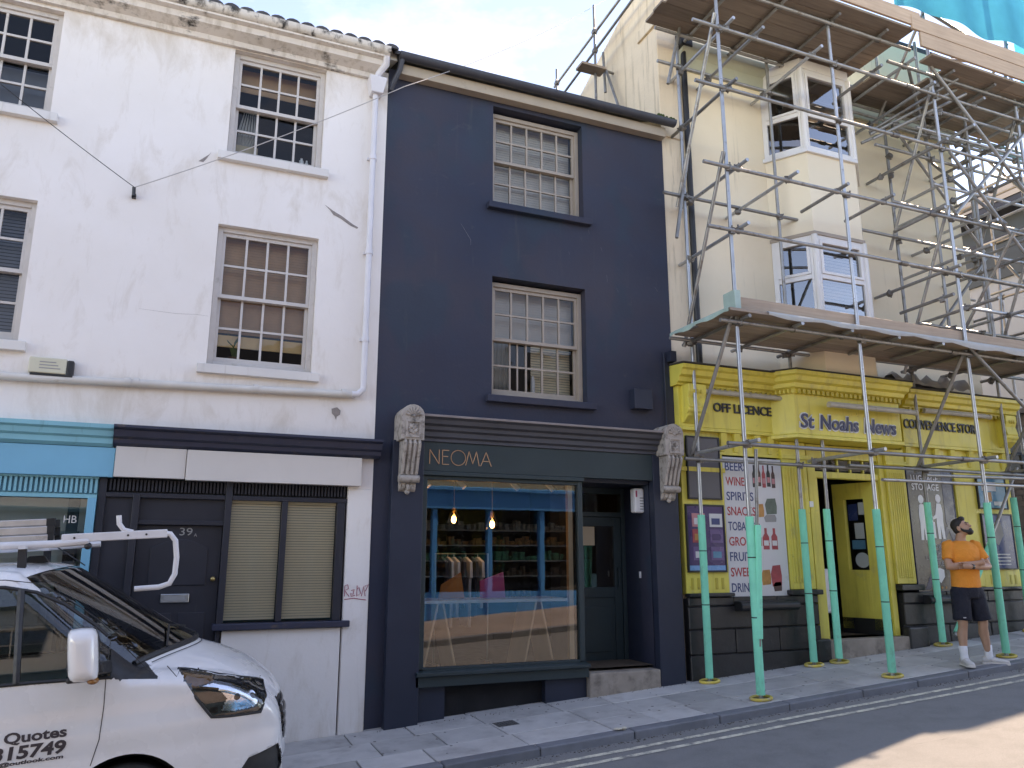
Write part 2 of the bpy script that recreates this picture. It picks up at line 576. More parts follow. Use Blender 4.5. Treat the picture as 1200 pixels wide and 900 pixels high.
M('shop_cornice', (0.060, 0.062, 0.074), 0.55, 0.15, 2, 0.12, 40, dirt=((0.12, 0.10, 0.09), 0.62, 0.85, (1, 1, 1), 3))
M('cornice_lead', (0.26, 0.22, 0.21), 0.75, 0.2, 4, 0.2, 30)
M('dark_void', (0.012, 0.012, 0.014), 0.9, 0.1, 2, 0)
M('copper_letter', (0.62, 0.36, 0.22), 0.38, 0.05, 6, 0.0, metal=0.75)
M('corbel_stone', (0.40, 0.35, 0.31), 0.8, 0.18, 7, 0.3, 60, dirt=((0.10, 0.085, 0.07), 0.50, 0.70, (1, 1, 1), 14))
M('step_stone', (0.34, 0.28, 0.23), 0.85, 0.2, 5, 0.4, 30, dirt=((0.14, 0.11, 0.09), 0.5, 0.75, (1, 1, 1), 5))
M('blue_paint', (0.12, 0.43, 0.58), 0.45, 0.07, 1.6, 0.1, 40, dirt=((0.30, 0.44, 0.46), 0.66, 0.85, UP, 1.4))
M('blue_paint_teal', (0.15, 0.45, 0.52), 0.45, 0.10, 1.6, 0.12, 40, dirt=((0.09, 0.26, 0.30), 0.6, 0.8, UP, 1.6))
M('black_paint', (0.030, 0.031, 0.040), 0.42, 0.15, 2.5, 0.12, 40, spec=0.3, dirt=((0.085, 0.08, 0.08), 0.64, 0.85, UP, 1.5))
M('blueblack_paint', (0.022, 0.028, 0.055), 0.45, 0.2, 3, 0.2, 40, dirt=((0.11, 0.08, 0.06), 0.60, 0.75, (1.5, 1, 3), 3.5))
M('board_white', (0.66, 0.60, 0.55), 0.6, 0.05, 1.5, 0.1, 40, dirt=((0.48, 0.41, 0.35), 0.6, 0.85, UP, 1.2))
M('blind_beige', (0.93, 0.77, 0.55), 0.6, 0.06, 3, 0.0)
M('blind_wood', (0.56, 0.29, 0.14), 0.5, 0.18, 3, 0.0)
M('blind_wood_light', (0.80, 0.50, 0.22), 0.5, 0.12, 3, 0.0)
M('blind_grey', (0.68, 0.58, 0.50), 0.6, 0.06, 3, 0.0)
M('blind_slate', (0.16, 0.165, 0.19), 0.6, 0.06, 3, 0.0)
M('slate_tile', (0.045, 0.045, 0.05), 0.7, 0.25, 5, 0.3, 40, dirt=((0.10, 0.10, 0.07), 0.6, 0.8, (1, 1, 1), 8), rand=0.2)
M('lead_gutter', (0.040, 0.043, 0.055), 0.5, 0.2, 5, 0.2, 40)
M('eave_wood', (0.42, 0.34, 0.26), 0.6, 0.1, 3, 0.15, 40, dirt=((0.20, 0.15, 0.11), 0.6, 0.8, (1, 1, 1), 4))
M('moss', (0.045, 0.075, 0.016), 0.95, 0.4, 30, 0.8, 60, bdist=0.02)
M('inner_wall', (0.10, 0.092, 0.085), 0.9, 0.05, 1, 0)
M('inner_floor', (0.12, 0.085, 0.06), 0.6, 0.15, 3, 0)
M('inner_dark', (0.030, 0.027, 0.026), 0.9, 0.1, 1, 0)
M('curtain', (0.42, 0.40, 0.37), 0.9, 0.1, 4, 0)
M('mortar_mark', (0.28, 0.24, 0.22), 0.95, 0.25, 18, 0.6, 60, bdist=0.01)
M('black_plastic', (0.014, 0.014, 0.016), 0.45, 0.1, 5, 0)
M('alarm_cream', (0.60, 0.56, 0.42), 0.5, 0.06, 5, 0)
M('letter_grey', (0.30, 0.29, 0.28), 0.6, 0.05, 5, 0)
M('graffiti_red', (0.42, 0.05, 0.10), 0.6, 0.1, 5, 0)
M('plywood', (0.78, 0.60, 0.42), 0.6, 0.1, 3, 0.05, 30)
M('paper_tan', (0.55, 0.42, 0.28), 0.8, 0.05, 3, 0)
M('white_gloss', (0.78, 0.77, 0.76), 0.3, 0.03, 3, 0)
M('steel', (0.45, 0.46, 0.47), 0.35, 0.1, 6, 0, metal=0.9)
M('brass', (0.45, 0.32, 0.14), 0.4, 0.1, 6, 0, metal=0.9)
glass_mat('window_glass', gain=0.85, wav=0.05)
glass_mat('shop_glass', gain=3.0, base=0.015, wav=0.012)
glass_mat('bay_glass', tint=(0.70, 0.76, 0.84), gain=3.2, base=0.10, wav=0.03)

# ------------------------------------------------------------------ ground
def asphalt():
    m, nt, b, out = _base('asphalt')
    fine = _noise(nt, 190, 3, 0.7)
    mid = _noise(nt, 3.0, 6, 0.6)
    big = _noise(nt, 0.6, 4, 0.6, loc=(4, 9, 0))
    c = _mix(nt, 'MIX', _ramp(nt, fine, 0.35, 0.7), (0.160, 0.157, 0.155), (0.300, 0.292, 0.284))
    c = _mix(nt, 'MULTIPLY', _ramp(nt, mid, 0.45, 0.7, 0, 0.45), c, (0.62, 0.62, 0.62))
    c = _mix(nt, 'MIX', _ramp(nt, big, 0.5, 0.75, 0, 0.35), c, (0.255, 0.248, 0.242))
    tar = _noise(nt, 2.2, 9, 0.7, stretch=(0.35, 2.6, 1), dist=0.6)
    c = _mix(nt, 'MIX', _ramp(nt, tar, 0.63, 0.67, 0, 0.55), c, (0.075, 0.073, 0.074))
    nt.links.new(c, b.inputs['Base Color'])
    b.inputs['Roughness'].default_value = 0.82
    bn = nt.nodes.new('ShaderNodeBump')
    bn.inputs['Strength'].default_value = 0.7
    bn.inputs['Distance'].default_value = 0.006
    nt.links.new(fine, bn.inputs['Height'])
    nt.links.new(bn.outputs[0], b.inputs['Normal'])
asphalt()
def worn_line(name, col, lo, hi):
    m, nt, b, out = _base(name)
    n1 = _noise(nt, 7, 8, 0.75)
    n2 = _noise(nt, 120, 2, 0.6)
    f = _ramp(nt, _math(nt, 'ADD', _math(nt, 'MULTIPLY', n1, 0.75), _math(nt, 'MULTIPLY', n2, 0.3)), lo, hi)
    c = _mix(nt, 'MIX', f, (0.20, 0.195, 0.19), col)
    nt.links.new(c, b.inputs['Base Color'])
    b.inputs['Roughness'].default_value = 0.75
worn_line('line_paint', (0.74, 0.68, 0.54), 0.43, 0.56)
M('paving', (0.48, 0.462, 0.445), 0.75, 0.14, 3.5, 0.35, 70, dirt=[((0.24, 0.225, 0.215), 0.52, 0.8, (1, 1, 1), 2.2), ((0.42, 0.41, 0.40), 0.70, 0.76, (1, 1, 1), 9), ((0.13, 0.125, 0.12), 0.69, 0.73, (1, 1, 1), 17)], rand=0.2)
M('joint_dirt', (0.055, 0.052, 0.05), 0.95, 0.2, 8, 0.3, 60)
M('kerb_stone', (0.17, 0.18, 0.20), 0.6, 0.2, 4, 0.4, 40, dirt=((0.20, 0.19, 0.18), 0.6, 0.8, (1, 1, 1), 3), rand=0.18)
M('opp_paving', (0.36, 0.285, 0.25), 0.8, 0.12, 2, 0.2, 50, rand=0.1)
M('dirt_ground', (0.16, 0.15, 0.14), 0.95, 0.2, 0.2, 0)
M('iron', (0.10, 0.098, 0.095), 0.6, 0.2, 20, 0.3, 80)

gnd = MB()
gx = [(-160, -2.9), (-40, -2.9), (-40, rz(-40) - .25), (40, rz(40) - .25), (40, 2.0), (160, 2.0)]
pts = [(-160, rz(-30) - .3), (-30, rz(-30) - .3), (32, rz(32) - .3), (160, rz(32) - .3)]
for (xa, za), (xb, zb) in zip(pts, pts[1:]):
    gnd.quad((xa, -150, za), (xb, -150, zb), (xb, 150, zb), (xa, 150, za))
tag(gnd.build('ground', 'dirt_ground', None, fix=False), kind='structure', label='ground under the street and buildings')

road = MB()
nx = 62
for i in range(nx):
    xa, xb = -30 + i, -29 + i
    road.quad((xa, -6.75, rz(xa)), (xb, -6.75, rz(xb)), (xb, -1.50, rz(xb)), (xa, -1.50, rz(xa)))
tag(road.build('road', 'asphalt', None, fix=False), kind='structure', label='grey asphalt road climbing to the right')

def slope_block(x0, x1, y0, y1, zf, th, g=0.0, ch=0.0):
    mb = MB()
    p = [(x0 + g, y0 + g), (x1 - g, y0 + g), (x1 - g, y1 - g), (x0 + g, y1 - g)]
    mb.hexa([(x, y, zf(x, y) - th) for x, y in p] + [(x, y, zf(x, y)) for x, y in p])
    return mb
pave = MB()
pave.quad((-8, -1.60, gz(-8, -1.6) - .025), (24, -1.60, gz(24, -1.6) - .025), (24, 0.9, gz(24, 0) - .025), (-8, 0.9, gz(-8, 0) - .025))
pavement = pave.build('pavement', 'joint_dirt', None, fix=False)
tag(pavement, 'pavement of grey stone slabs in front of the shops', kind='structure')
rows_ = [(-1.455, -1.02), (-1.02, -0.50), (-0.50, -0.02), (-0.02, 0.60)]
for ri, (ya, yb) in enumerate(rows_):
    x = -5.0 + ri * 0.31
    while x < 13.2:
        L_ = rnd.choice((0.55, 0.62, 0.62, 0.75, 0.9))
        if ri == 3 and 1.6 < x:
            L_ = 0.62
        dz = rnd.uniform(-.003, .003)
        slope_block(x, x + L_, ya, yb, lambda a, b: gz(a, b) + dz, 0.05, 0.0065).build('paving_slab', 'paving', pavement, bevel=0.004, seg=1)
        x += L_
x = -5.2
while x < 13.5:
    L_ = rnd.uniform(0.8, 1.05)
    j = rnd.uniform(-.006, .006)
    k = slope_block(x, x + L_, -1.61, -1.458, lambda a, b: gz(a, b) + .004, 0.16, 0.005)
    k.build('kerbstone', 'kerb_stone', pavement, bevel=0.014)
    x += L_
# double yellow lines, worn pale
for nm, y in (('line', -1.86), ('line', -2.06)):
    x = -6.0
    seg = 0
    while x < 14:
        L_ = 1.0
        mb = MB()
        jy = 0.012 * math.sin(x * 1.3)
        j2 = 0.012 * math.sin((x + L_) * 1.3)
        mb.quad((x, y - .035 + jy, rz(x) + .004), (x + L_, y - .035 + j2, rz(x + L_) + .004), (x + L_, y + .035 + j2, rz(x + L_) + .004), (x, y + .035 + jy, rz(x) + .004))
        if seg == 0:
            allm = MB()
        allm.v += []
        o = len(allm.v)
        allm.v += mb.v
        allm.f += [tuple(i + o for i in f) for f in mb.f]
        seg += 1
        x += L_
    ob = allm.build('yellow_line', 'line_paint', None, fix=False)
    tag(ob, 'worn yellow no-parking line beside the kerb' if y > -1.9 else 'worn yellow no-parking line on its road side', kind='structure')
# iron cover let into the paving
cov = thing('drain_cover', 'small dark iron drain cover let into the paving below the shop window', 'drain cover', (3.27, -0.62, gz(3.27, -.62)))
slope_block(3.17, 3.40, -0.72, -0.52, lambda a, b: gz(a, b) + .003, 0.02).build('frame', 'iron', cov)
for k in range(6):
    slope_block(3.185 + k * .034, 3.205 + k * .034, -0.70, -0.54, lambda a, b: gz(a, b) + .008, 0.02).build('bar', 'iron', cov)

# far pavement, behind the camera: brick-red paving and its kerb, seen mirrored in the shop window
opp = MB()
opp.quad((-30, -10.9, gz(-30) - .03), (32, -10.9, gz(32) - .03), (32, -6.72, gz(32) - .03), (-30, -6.72, gz(-30) - .03))
opp = opp.build('far_pavement', 'joint_dirt', None, fix=False)
tag(opp, 'pinkish paved pavement across the road, seen only in the shop window', kind='structure')
for i in range(-12, 22):
    for k, (ya, yb) in enumerate(((-10.8, -9.6), (-9.6, -8.6), (-8.6, -7.7), (-7.7, -6.9))):
        slope_block(i * 1.0 + .5 * (k % 2), i + 1.0 + .5 * (k % 2), ya, yb, lambda a, b: gz(a) - .01, 0.05, .004).build('paving_slab', 'opp_paving', opp)
    slope_block(i, i + 1.0, -6.9, -6.7, lambda a, b: gz(a), 0.2, .004).build('kerbstone', 'kerb_stone', opp, bevel=0.01)
# ================================================================== white house with two shopfronts
WH = thing('white_house', 'three-storey white rendered house with sash windows and two shopfronts, at left', 'house', (-1.3, 0, gz(-1.3)))
WX0, WX1 = -5.2, 1.95
WTOP = 7.55
w_ops = [(0.16, 1.20, 6.07, 7.39), (0.14, 1.22, 3.64, 5.23), (-2.62, -1.57, 6.14, 7.36), (-2.62, -1.57, 3.70, 5.18),
         (-4.9, 1.68, -0.6, 2.46)]
wall_openings(WX0, WX1, -0.6, WTOP, w_ops, 0.0, 0.26).build('wall', 'white_render', WH)
mb = MB()
mb.quad((WX0, 0, -.6), (WX0, 8, -.6), (WX0, 8, WTOP), (WX0, 0, WTOP))
mb.quad((WX1 - .02, .26, -.6), (WX1 - .02, 8, -.6), (WX1 - .02, 8, WTOP), (WX1 - .02, .26, WTOP))
mb.quad((WX0, 8, -.6), (WX1, 8, -.6), (WX1, 8, WTOP), (WX0, 8, WTOP))
mb.build('outer_wall', 'white_render', WH, fix=False)
mb = MB()
for z in (3.2, 5.75, 7.5):
    mb.box(WX0 + .05, WX1 - .05, .27, 7.9, z - .1, z)
mb.box(WX0 + .05, WX1 - .05, 3.0, 3.1, -.5, 7.45)
mb.box(-1.0, -0.9, .27, 3.0, -.5, 7.45)
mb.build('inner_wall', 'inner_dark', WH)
for (a, b, c, d), bl in zip(w_ops[:4], ('top', 'wood', 'topl', 'grey')):
    win = sash_window(WH, a + .002, b - .002, c + .001, d - .001, 0.075, 4, 4, 'window_paint', 'window_glass')
    MB().box(a - .09, b + .08, -.075, .07, c - .095, c + .0).build('sill', 'white_trim', win, bevel=.006)
    if bl == 'wood':
        slat_blind(win, a + .05, b - .05, .235, c + .42, d - .06, 'blind_wood', 0.032, 1.25)
        box('blind_rail', 'blind_wood_light', win, a + .05, b - .05, .225, .245, c + .27, c + .40)
    elif bl == 'grey':
        slat_blind(win, a + .05, b - .05, .24, c + .10, d - .06, 'blind_slate', 0.036, .9)
    elif bl == 'topl':
        mb = MB()
        mb.box(a + .05, b - .05, .31, .32, c + .05, c + .62)
        mb.build('blind', 'blind_slate', win)
    else:
        mb = MB()
        mb.box(a + .05, b - .05, .30, .31, d - .34, d - .05)
        mb.build('blind', 'blind_wood', win)
        mb = MB()
        for k in range(7):                      # bunched net curtain
            x = a + .12 + k * .022
            mb.path([(x + .05, .26 + .02 * (k % 2), c + .72), (x + .07 * (k / 6), .25, c + .45), (x - .01, .27, c + .20)], [.004, .016, .020], 6)
        mb.build('curtain', 'curtain', win, smooth='full')
        box('box', 'paper_tan', win, a + .08, a + .34, .24, .40, c + .07, c + .26)
for x, s_ in ((1.00, .05), (1.06, .035)):
    mb = MB().tube((x, .25, 6.13), (x, .25, 6.13 + .10 + s_), s_ * .55, 10)
    mb.tube((x, .25, 6.23 + s_), (x, .25, 6.26 + s_), s_ * .3, 8)
    tag(mb.build('bottle', 'white_gloss', None, smooth=True), 'larger pale bottle on the top-floor window sill' if s_ > .04 else 'smaller pale bottle on the top-floor window sill', 'bottle', 'bottles on the window sill')
# plant behind the first-floor sash
pl = thing('pot_plant', 'green spiky-leaved pot plant behind the lower sash of the white house', 'plant', (.42, .24, 3.72))
M('plant_green', (0.075, 0.13, 0.035), 0.5, 0.25, 12, 0)
M('terracotta', (0.16, 0.07, 0.04), 0.8, 0.1, 8, 0)
MB().tube((.42, .25, 3.71), (.42, .25, 3.80), .055, 12, .07).build('pot', 'terracotta', pl, smooth=True)
for k in range(9):
    a = k * 0.7
    dx, dy = math.cos(a), math.sin(a) * .25
    h = .20 + .07 * (k % 3)
    l_ = .05 + .07 * (k % 4) * .5
    p0, p1, p2 = Vector((.42, .25, 3.79)), Vector((.42 + dx * l_ * .6, .25 + dy * l_ * .6, 3.79 + h * .65)), Vector((.42 + dx * l_ * 1.5, .25 + dy * l_ * 1.5, 3.79 + h))
    wv = Vector((-dy, dx, 0)).normalized() * .022 + Vector((.012, 0, 0))
    m_ = MB()
    m_.add([p0 - wv * .6, p0 + wv * .6, p1 + wv, p1 - wv, p2], [(0, 1, 2, 3), (3, 2, 4)])
    m_.build('leaf', 'plant_green', pl, fix=False)

# eaves: moulded cornice, box gutter, roof with a front course of tiles
MB().prof_x([(0, 7.40), (-.05, 7.40), (-.07, 7.45), (-.20, 7.50), (-.22, 7.56), (-.28, 7.575), (-.28, 7.60), (0, 7.60)], WX0, 1.83).build('eaves_cornice', 'eaves_paint', WH)
g = MB()
gp = []
for k in range(9):
    a = math.pi + math.pi * k / 8
    gp.append((-.26 + .075 * math.cos(a), 7.665 + .07 * math.sin(a)))
g.prof_x(gp + [(-.185, 7.69), (-.335, 7.69)], WX0, 1.90)
g.build('gutter', 'gutter_paint', WH, smooth=True)
rf = MB()
rf.prof_x([(-.20, 7.70), (-.20, 7.75), (4.0, 9.85), (8.2, 7.75), (8.2, 7.70), (4.0, 9.80)], WX0, 1.93)
roof = rf.build('roof', 'slate_tile', WH)
x = -3.2
while x < 1.85:
    t = MB()
    ring = []
    for yy, zz in ((-.28, 7.715), (.30, 8.005)):
        ring.append([(x + .085 + .082 * math.cos(math.pi - math.pi * k / 6), yy, zz + .055 * math.sin(math.pi * k / 6) + rnd.uniform(0, .004)) for k in range(7)])
    t.prism(ring[0], ring[0], ring[1])
    t.build('roof_tile', 'slate_tile', roof, smooth=True)
    x += 0.168
# chimney-like party-wall end with broken render between the two roofs
MB().hexa([(1.76, -.12, 7.66), (2.04, -.12, 7.66), (2.04, .8, 8.0), (1.76, .8, 8.0), (1.78, -.10, 7.83), (2.02, -.10, 7.80), (2.02, .8, 8.3), (1.78, .8, 8.32)]).build('party_wall_coping', 'white_trim', WH, bevel=.02)
# rainwater goods
dp = MB()
dp.path([(1.86, -.26, 7.60), (1.87, -.22, 7.52), (1.80, -.12, 7.42), (1.785, -.10, 7.36)], .042, 10)
dp.path([(1.785, -.075, 7.20), (1.785, -.075, 3.62), (1.785, -.075, 3.50), (1.73, -.075, 3.44), (1.66, -.075, 3.435)], .036, 12)
for z in (4.05, 5.10, 6.3):
    dp.tube((1.785, -.075, z), (1.785, -.075, z + .06), .044, 12)
    dp.box(1.73, 1.84, -.03, .0, z + .015, z + .045)
dp.build('downpipe', 'plastic_pipe', WH, smooth=True)
MB().hexa([(1.72, -.15, 7.16), (1.86, -.15, 7.16), (1.86, 0, 7.16), (1.72, 0, 7.16), (1.68, -.20, 7.35), (1.90, -.20, 7.35), (1.90, 0, 7.35), (1.68, 0, 7.35)]).build('hopper', 'plastic_pipe', WH, bevel=.008)
wp = MB()
wp.path([(-5.1, -.055, 3.33), (-1.5, -.055, 3.35), (.4, -.055, 3.40), (1.70, -.055, 3.435)], .040, 12)
for x in (-2.4, -.60, -.52, .62, 1.55):
    wp.tube((x, -.055, 3.33 + .0318 * (x + 1.9) * .88 + .012), (x + .05, -.055, 3.33 + .0318 * (x + 1.9) * .88 + .012), .049, 12)
wp.build('waste_pipe', 'waste_pipe', WH, smooth=True)
# losses in the render
def blot(name, pts, y, mat, parent, th=.006):
    return MB().prof_y(pts, y - th, y + .02).build(name, mat, parent)
blot('render_scar', [(1.27, 5.655), (1.36, 5.60), (1.46, 5.555), (1.60, 5.47), (1.66, 5.445), (1.65, 5.425), (1.57, 5.45), (1.45, 5.52), (1.37, 5.55), (1.33, 5.60)], 0.0, 'mortar_mark', WH, .004)
blot('render_hole', [(1.46, 3.27), (1.52, 3.29), (1.56, 3.255), (1.555, 3.21), (1.52, 3.185), (1.515, 3.15), (1.495, 3.19), (1.465, 3.22)], 0.0, 'mortar_mark', WH, .004)
blot('render_patch', [(-.12, 5.92), (-.02, 6.02), (.0, 6.05), (-.04, 5.97), (-.07, 5.92)], 0.0, 'mortar_mark', WH, .003)
for p in ([(-.55, 4.17), (-.32, 4.163), (-.2, 4.16), (-.08, 4.168), (0.0, 4.175), (.12, 4.17)],):
    q = [(x, -.0006, z) for x, z in p]
    MB().path(q, [.0006] + [.0012] * (len(q) - 2) + [.0006], 4).build('hairline_crack', 'mortar_mark', WH)

# ---- blue shopfront (left)
bs = MB()
bs.prof_x([(0, 2.93), (-.17, 2.93), (-.17, 2.89), (-.14, 2.87), (-.13, 2.82), (-.10, 2.80), (-.10, 2.75), (-.06, 2.72), (0, 2.72)], -4.9, -.645)
bs = bs.build('blue_shopfront', 'blue_paint_teal', WH)
MB().box(-4.9, -.64, -.05, .0, 2.72, 2.745).box(-4.9, -.615, -.065, .06, 2.43, 2.715).build('fascia', 'blue_paint', bs, bevel=.004)
v = MB()
x = -3.2
while x < -.76:
    v.box(x, x + .022, -.02, .02, 2.275, 2.41)
    x += .042
v.build('vent_slats', 'blue_paint_teal', bs, kind='stuff')
v = MB().box(-4.9, -.735, .021, .06, 2.24, 2.429).box(-4.9, -.735, -.03, .06, 2.225, 2.26).box(-4.9, -.735, -.025, .02, 2.412, 2.429)
v.build('vent_back', 'blue_paint_teal', bs)
MB().box(-.81, -.735, -.04, .10, -.6, 2.224).box(-2.6, -2.53, -.03, .10, -.6, 2.224).box(-4.9, -.81, -.03, .10, .30, .42).build('frame', 'blue_paint', bs, bevel=.004)
MB().box(-4.9, -.81, 0, .10, -.6, .30).build('stall_riser', 'blue_paint', bs)
MB().quad((-2.53, .04, .42), (-.81, .04, .42), (-.81, .04, 2.22), (-2.53, .04, 2.22)).build('pane', 'shop_glass', bs, fix=False)
MB().quad((-4.9, .04, .42), (-2.6, .04, .42), (-2.6, .04, 2.22), (-4.9, .04, 2.22)).build('pane', 'shop_glass', bs, fix=False)
M('shop_grey', (0.66, 0.70, 0.62), 0.8, 0.12, 2, 0)
M('shop_shelf', (0.36, 0.38, 0.34), 0.7, 0.3, 5, 0)
MB().box(-4.8, -.76, .50, .55, .0, 2.0).build('display_back', 'shop_grey', bs)
MB().box(-4.8, -.76, .28, .30, 1.92, 2.24).build('roller_blind', 'shop_grey', bs)
mb = MB()
for k in range(9):
    x = -2.4 + k * .19
    mb.box(x, x + .12, .25, .33, 1.05, 1.16 + .16 * ((k * 7) % 4) / 4)
mb.box(-4.8, -.85, .20, .42, 1.0, 1.04)
mb.build('display_goods', 'shop_shelf', bs)
text_obj('lettering', 'HB', 'board_white', bs, -1.00, 1.99, .11, .07, .038, .001)

# ---- black shopfront of No. 39
ks = MB()
ks.prof_x([(0, 2.925), (-.24, 2.925), (-.24, 2.90), (-.19, 2.88), (-.17, 2.82), (-.13, 2.80), (-.12, 2.76), (-.08, 2.735), (0, 2.735)], -.64, 2.0)
ks = ks.build('black_shopfront', 'blueblack_paint', WH)
MB().box(-.61, .03, -.085, .0, 2.435, 2.732).build('fascia_board', 'board_white', ks, bevel=.003)
MB().box(.036, 1.80, -.105, .0, 2.425, 2.728).build('fascia_board', 'board_white', ks, bevel=.003)
KF = -.005
f = MB()
f.box(-.73, -.66, KF, .12, -.6, 2.43)
f.box(-.42, -.355, KF - .01, .12, -.6, 2.28)
f.box(.435, .50, KF - .01, .12, .02, 2.43)
f.box(-.66, .435, KF, .11, 2.245, 2.29)
f.box(.50, 1.68, KF, .11, 2.245, 2.29)
f.box(-.355, .435, KF + .01, .10, 1.985, 2.03)
f.box(1.00, 1.06, KF, .11, 1.03, 2.244)
f.box(1.575, 1.66, KF, .11, 1.03, 2.244)
f.build('frame', 'black_paint', ks, bevel=.005)
MB().box(-.66, -.42, .03, .09, -.6, 2.244).box(-.355, .435, .045, .09, 2.031, 2.244).build('panel', 'black_paint', ks)
v = MB()
x = -.64
while x < 1.66:
    if not (.43 < x < .50):
        v.box(x, x + .018, .01, .04, 2.31, 2.42)
    x += .034
v.build('vent_slats', 'black_paint', ks, kind='stuff')
MB().box(-.66, 1.68, .041, .08, 2.291, 2.43).build('vent_back', 'dark_void', ks)
MB().box(.40, 1.75, -.07, .11, .965, 1.028).build('sill', 'blueblack_paint', ks, bevel=.008)
d = MB()
d.box(-.350, .430, .055, .10, -.25, 1.98)
door = d.build('door', 'black_paint', ks)
dp2 = MB()
arch = [(-.22, 1.40), (.31, 1.40)] + [(.31 - .53 * k / 8, 1.76 + .09 * math.sin(math.pi * k / 8)) for k in range(9)]
dp2.prof_y(arch, .043, .056)
dp2.build('door_panel', 'black_paint', door, bevel=.012)
MB().box(-.24, .02, .045, .056, .10, 1.14).build('door_panel', 'black_paint', door, bevel=.012)
MB().box(.08, .33, .045, .056, .10, 1.14).build('door_panel', 'black_paint', door, bevel=.012)
mb = MB().box(-.09, .17, .035, .056, 1.235, 1.32)
mb.build('letterbox', 'steel', door, bevel=.006)
MB().box(-.06, .14, .031, .036, 1.255, 1.30).build('letterbox_flap', 'letter_grey', door)
MB().ball((.375, .02, 1.46), .026).tube((.375, .02, 1.46), (.375, .055, 1.46), .012).build('door_knob', 'brass', door, smooth=True)
text_obj('house_number', '39', 'letter_grey', door, .03, 1.885, .12, .075, .052, .004)
text_obj('house_number', 'A', 'letter_grey', door, .165, 1.875, .03, .03, .052, .004)
for a, b in ((.50, 1.00), (1.06, 1.575)):
    MB().quad((a, .05, 1.03), (b, .05, 1.03), (b, .05, 2.245), (a, .05, 2.245)).build('pane', 'window_glass', ks, fix=False)
    slat_blind(ks, a + .005, b - .005, .078, 1.06, 2.20, 'blind_beige', .027, .92)
box('window_back', 'inner_wall', ks, .45, 1.66, .2, .22, .9, 2.4)
sbox('stall_riser', 'white_render', ks, .47, 1.665, -.015, .25, .96, bevel=.01)
sbox('plinth', 'white_render', ks, 1.685, 1.945, -.02, -.001, 2.40, bevel=.006)
# graffiti tag on the white pier
gr = MB()
def stroke(pts, w, y=-.0225):
    gr.path([(x, y, z) for x, z in pts], w, 5)
bx_, bz_ = 1.69, 1.27
for q in ([(0, .0), (.0, .11), (.03, .12), (.04, .08), (.0, .06), (.05, .0)], [(.07, .06), (.10, .07), (.09, .02), (.065, .03), (.07, .0), (.11, .01)],
          [(.13, .11), (.13, .0), (.17, .03), (.15, .09), (.13, .07)], [(.18, .0), (.20, .10), (.22, .0)], [(.21, .10), (.25, .12), (.22, .05)], [(.0, -.03), (.1, -.02), (.23, -.04)]):
    stroke([(bx_ + a, bz_ + b) for a, b in q], .004)
gr.build('graffiti_tag', 'graffiti_red', ks)
# close the shopfront towards the inside
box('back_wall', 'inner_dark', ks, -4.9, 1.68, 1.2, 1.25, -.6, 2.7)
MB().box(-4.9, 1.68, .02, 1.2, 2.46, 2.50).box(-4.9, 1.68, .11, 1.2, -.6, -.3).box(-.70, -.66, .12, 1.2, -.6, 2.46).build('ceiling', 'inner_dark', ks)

# alarm box and the telephone wire bracket on the wall
al = thing('alarm_box', 'cream plastic alarm box with black end above the blue shopfront', 'alarm box', (-1.27, 0, 3.39))
MB().box(-1.44, -1.12, -.09, 0, 3.40, 3.555).build('cover', 'alarm_cream', al, bevel=.012)
MB().box(-1.118, -1.06, -.085, 0, 3.385, 3.545).build('end_cap', 'black_plastic', al, bevel=.012)
MB().box(-1.42, -1.06, -.095, 0, 3.375, 3.395).build('base', 'black_plastic', al)
for k, (s_, w_) in enumerate((('Sussex', .14), ('Security', .16), ('01273 123', .18))[:2]):
    pass
for k in range(3):
    box('print', 'letter_grey', al, -1.35, -1.19 + .02 * (k - 1), -.092, -.0905, 3.505 - k * .03, 3.515 - k * .03)
wi = thing('telephone_wire', 'thin black telephone wires meeting at a wall hook on the white house', 'wire', (-.71, 0, 5.42))
MB().box(-.73, -.69, -.05, 0, 5.36, 5.40).tube((-.71, -.06, 5.37), (-.715, -.07, 5.46), .018, 8).build('hook', 'black_plastic', wi)
def wire(a, b, sag, r=.006, n=14):
    a, b = Vector(a), Vector(b)
    return [a.lerp(b, t / n) - Vector((0, 0, sag * 4 * (t / n) * (1 - t / n))) for t in range(n + 1)]
MB().path(wire((-.71, -.07, 5.46), (-2.6, -.45, 6.62), .03), .004, 6).build('wire', 'black_plastic', wi)
M('wire_pale', (0.45, 0.42, 0.40), 0.6, 0.1, 5, 0)
MB().path(wire((-.71, -.07, 5.46), (2.02, -.55, 7.05), .05), .005, 6).build('wire', 'wire_pale', wi)
# ================================================================== navy house with the NEOMA shop
NH = thing('navy_house', 'narrow three-storey navy painted house with a dark green shopfront, in the middle', 'house', (3.95, 0, gz(3.95)))
NX0, NX1 = 1.953, 5.948
NTOP = 7.62
n_ops = [(3.35, 4.65, 6.06, 7.44), (3.35, 4.65, 3.57, 5.09), (2.50, 5.50, -.6, 2.66)]
wall_openings(NX0, NX1, -.6, NTOP, n_ops, 0.0, 0.26).build('wall', 'navy_render', NH)
mb = MB()
mb.quad((NX0 + .02, .26, -.6), (NX0 + .02, 7, -.6), (NX0 + .02, 7, NTOP), (NX0 + .02, .26, NTOP))
mb.quad((NX1 - .01, .26, -.6), (NX1 - .01, 7, -.6), (NX1 - .01, 7, NTOP), (NX1 - .01, .26, NTOP))
mb.quad((NX0, 7, -.6), (NX1, 7, -.6), (NX1, 7, NTOP), (NX0, 7, NTOP))
mb.build('outer_wall', 'navy_render', NH, fix=False)
mb = MB()
for z in (5.6, 7.55):
    mb.box(NX0 + .05, NX1 - .05, .27, 6.9, z - .1, z)
mb.box(NX0 + .05, NX1 - .05, 2.6, 2.7, 3.2, 7.4)
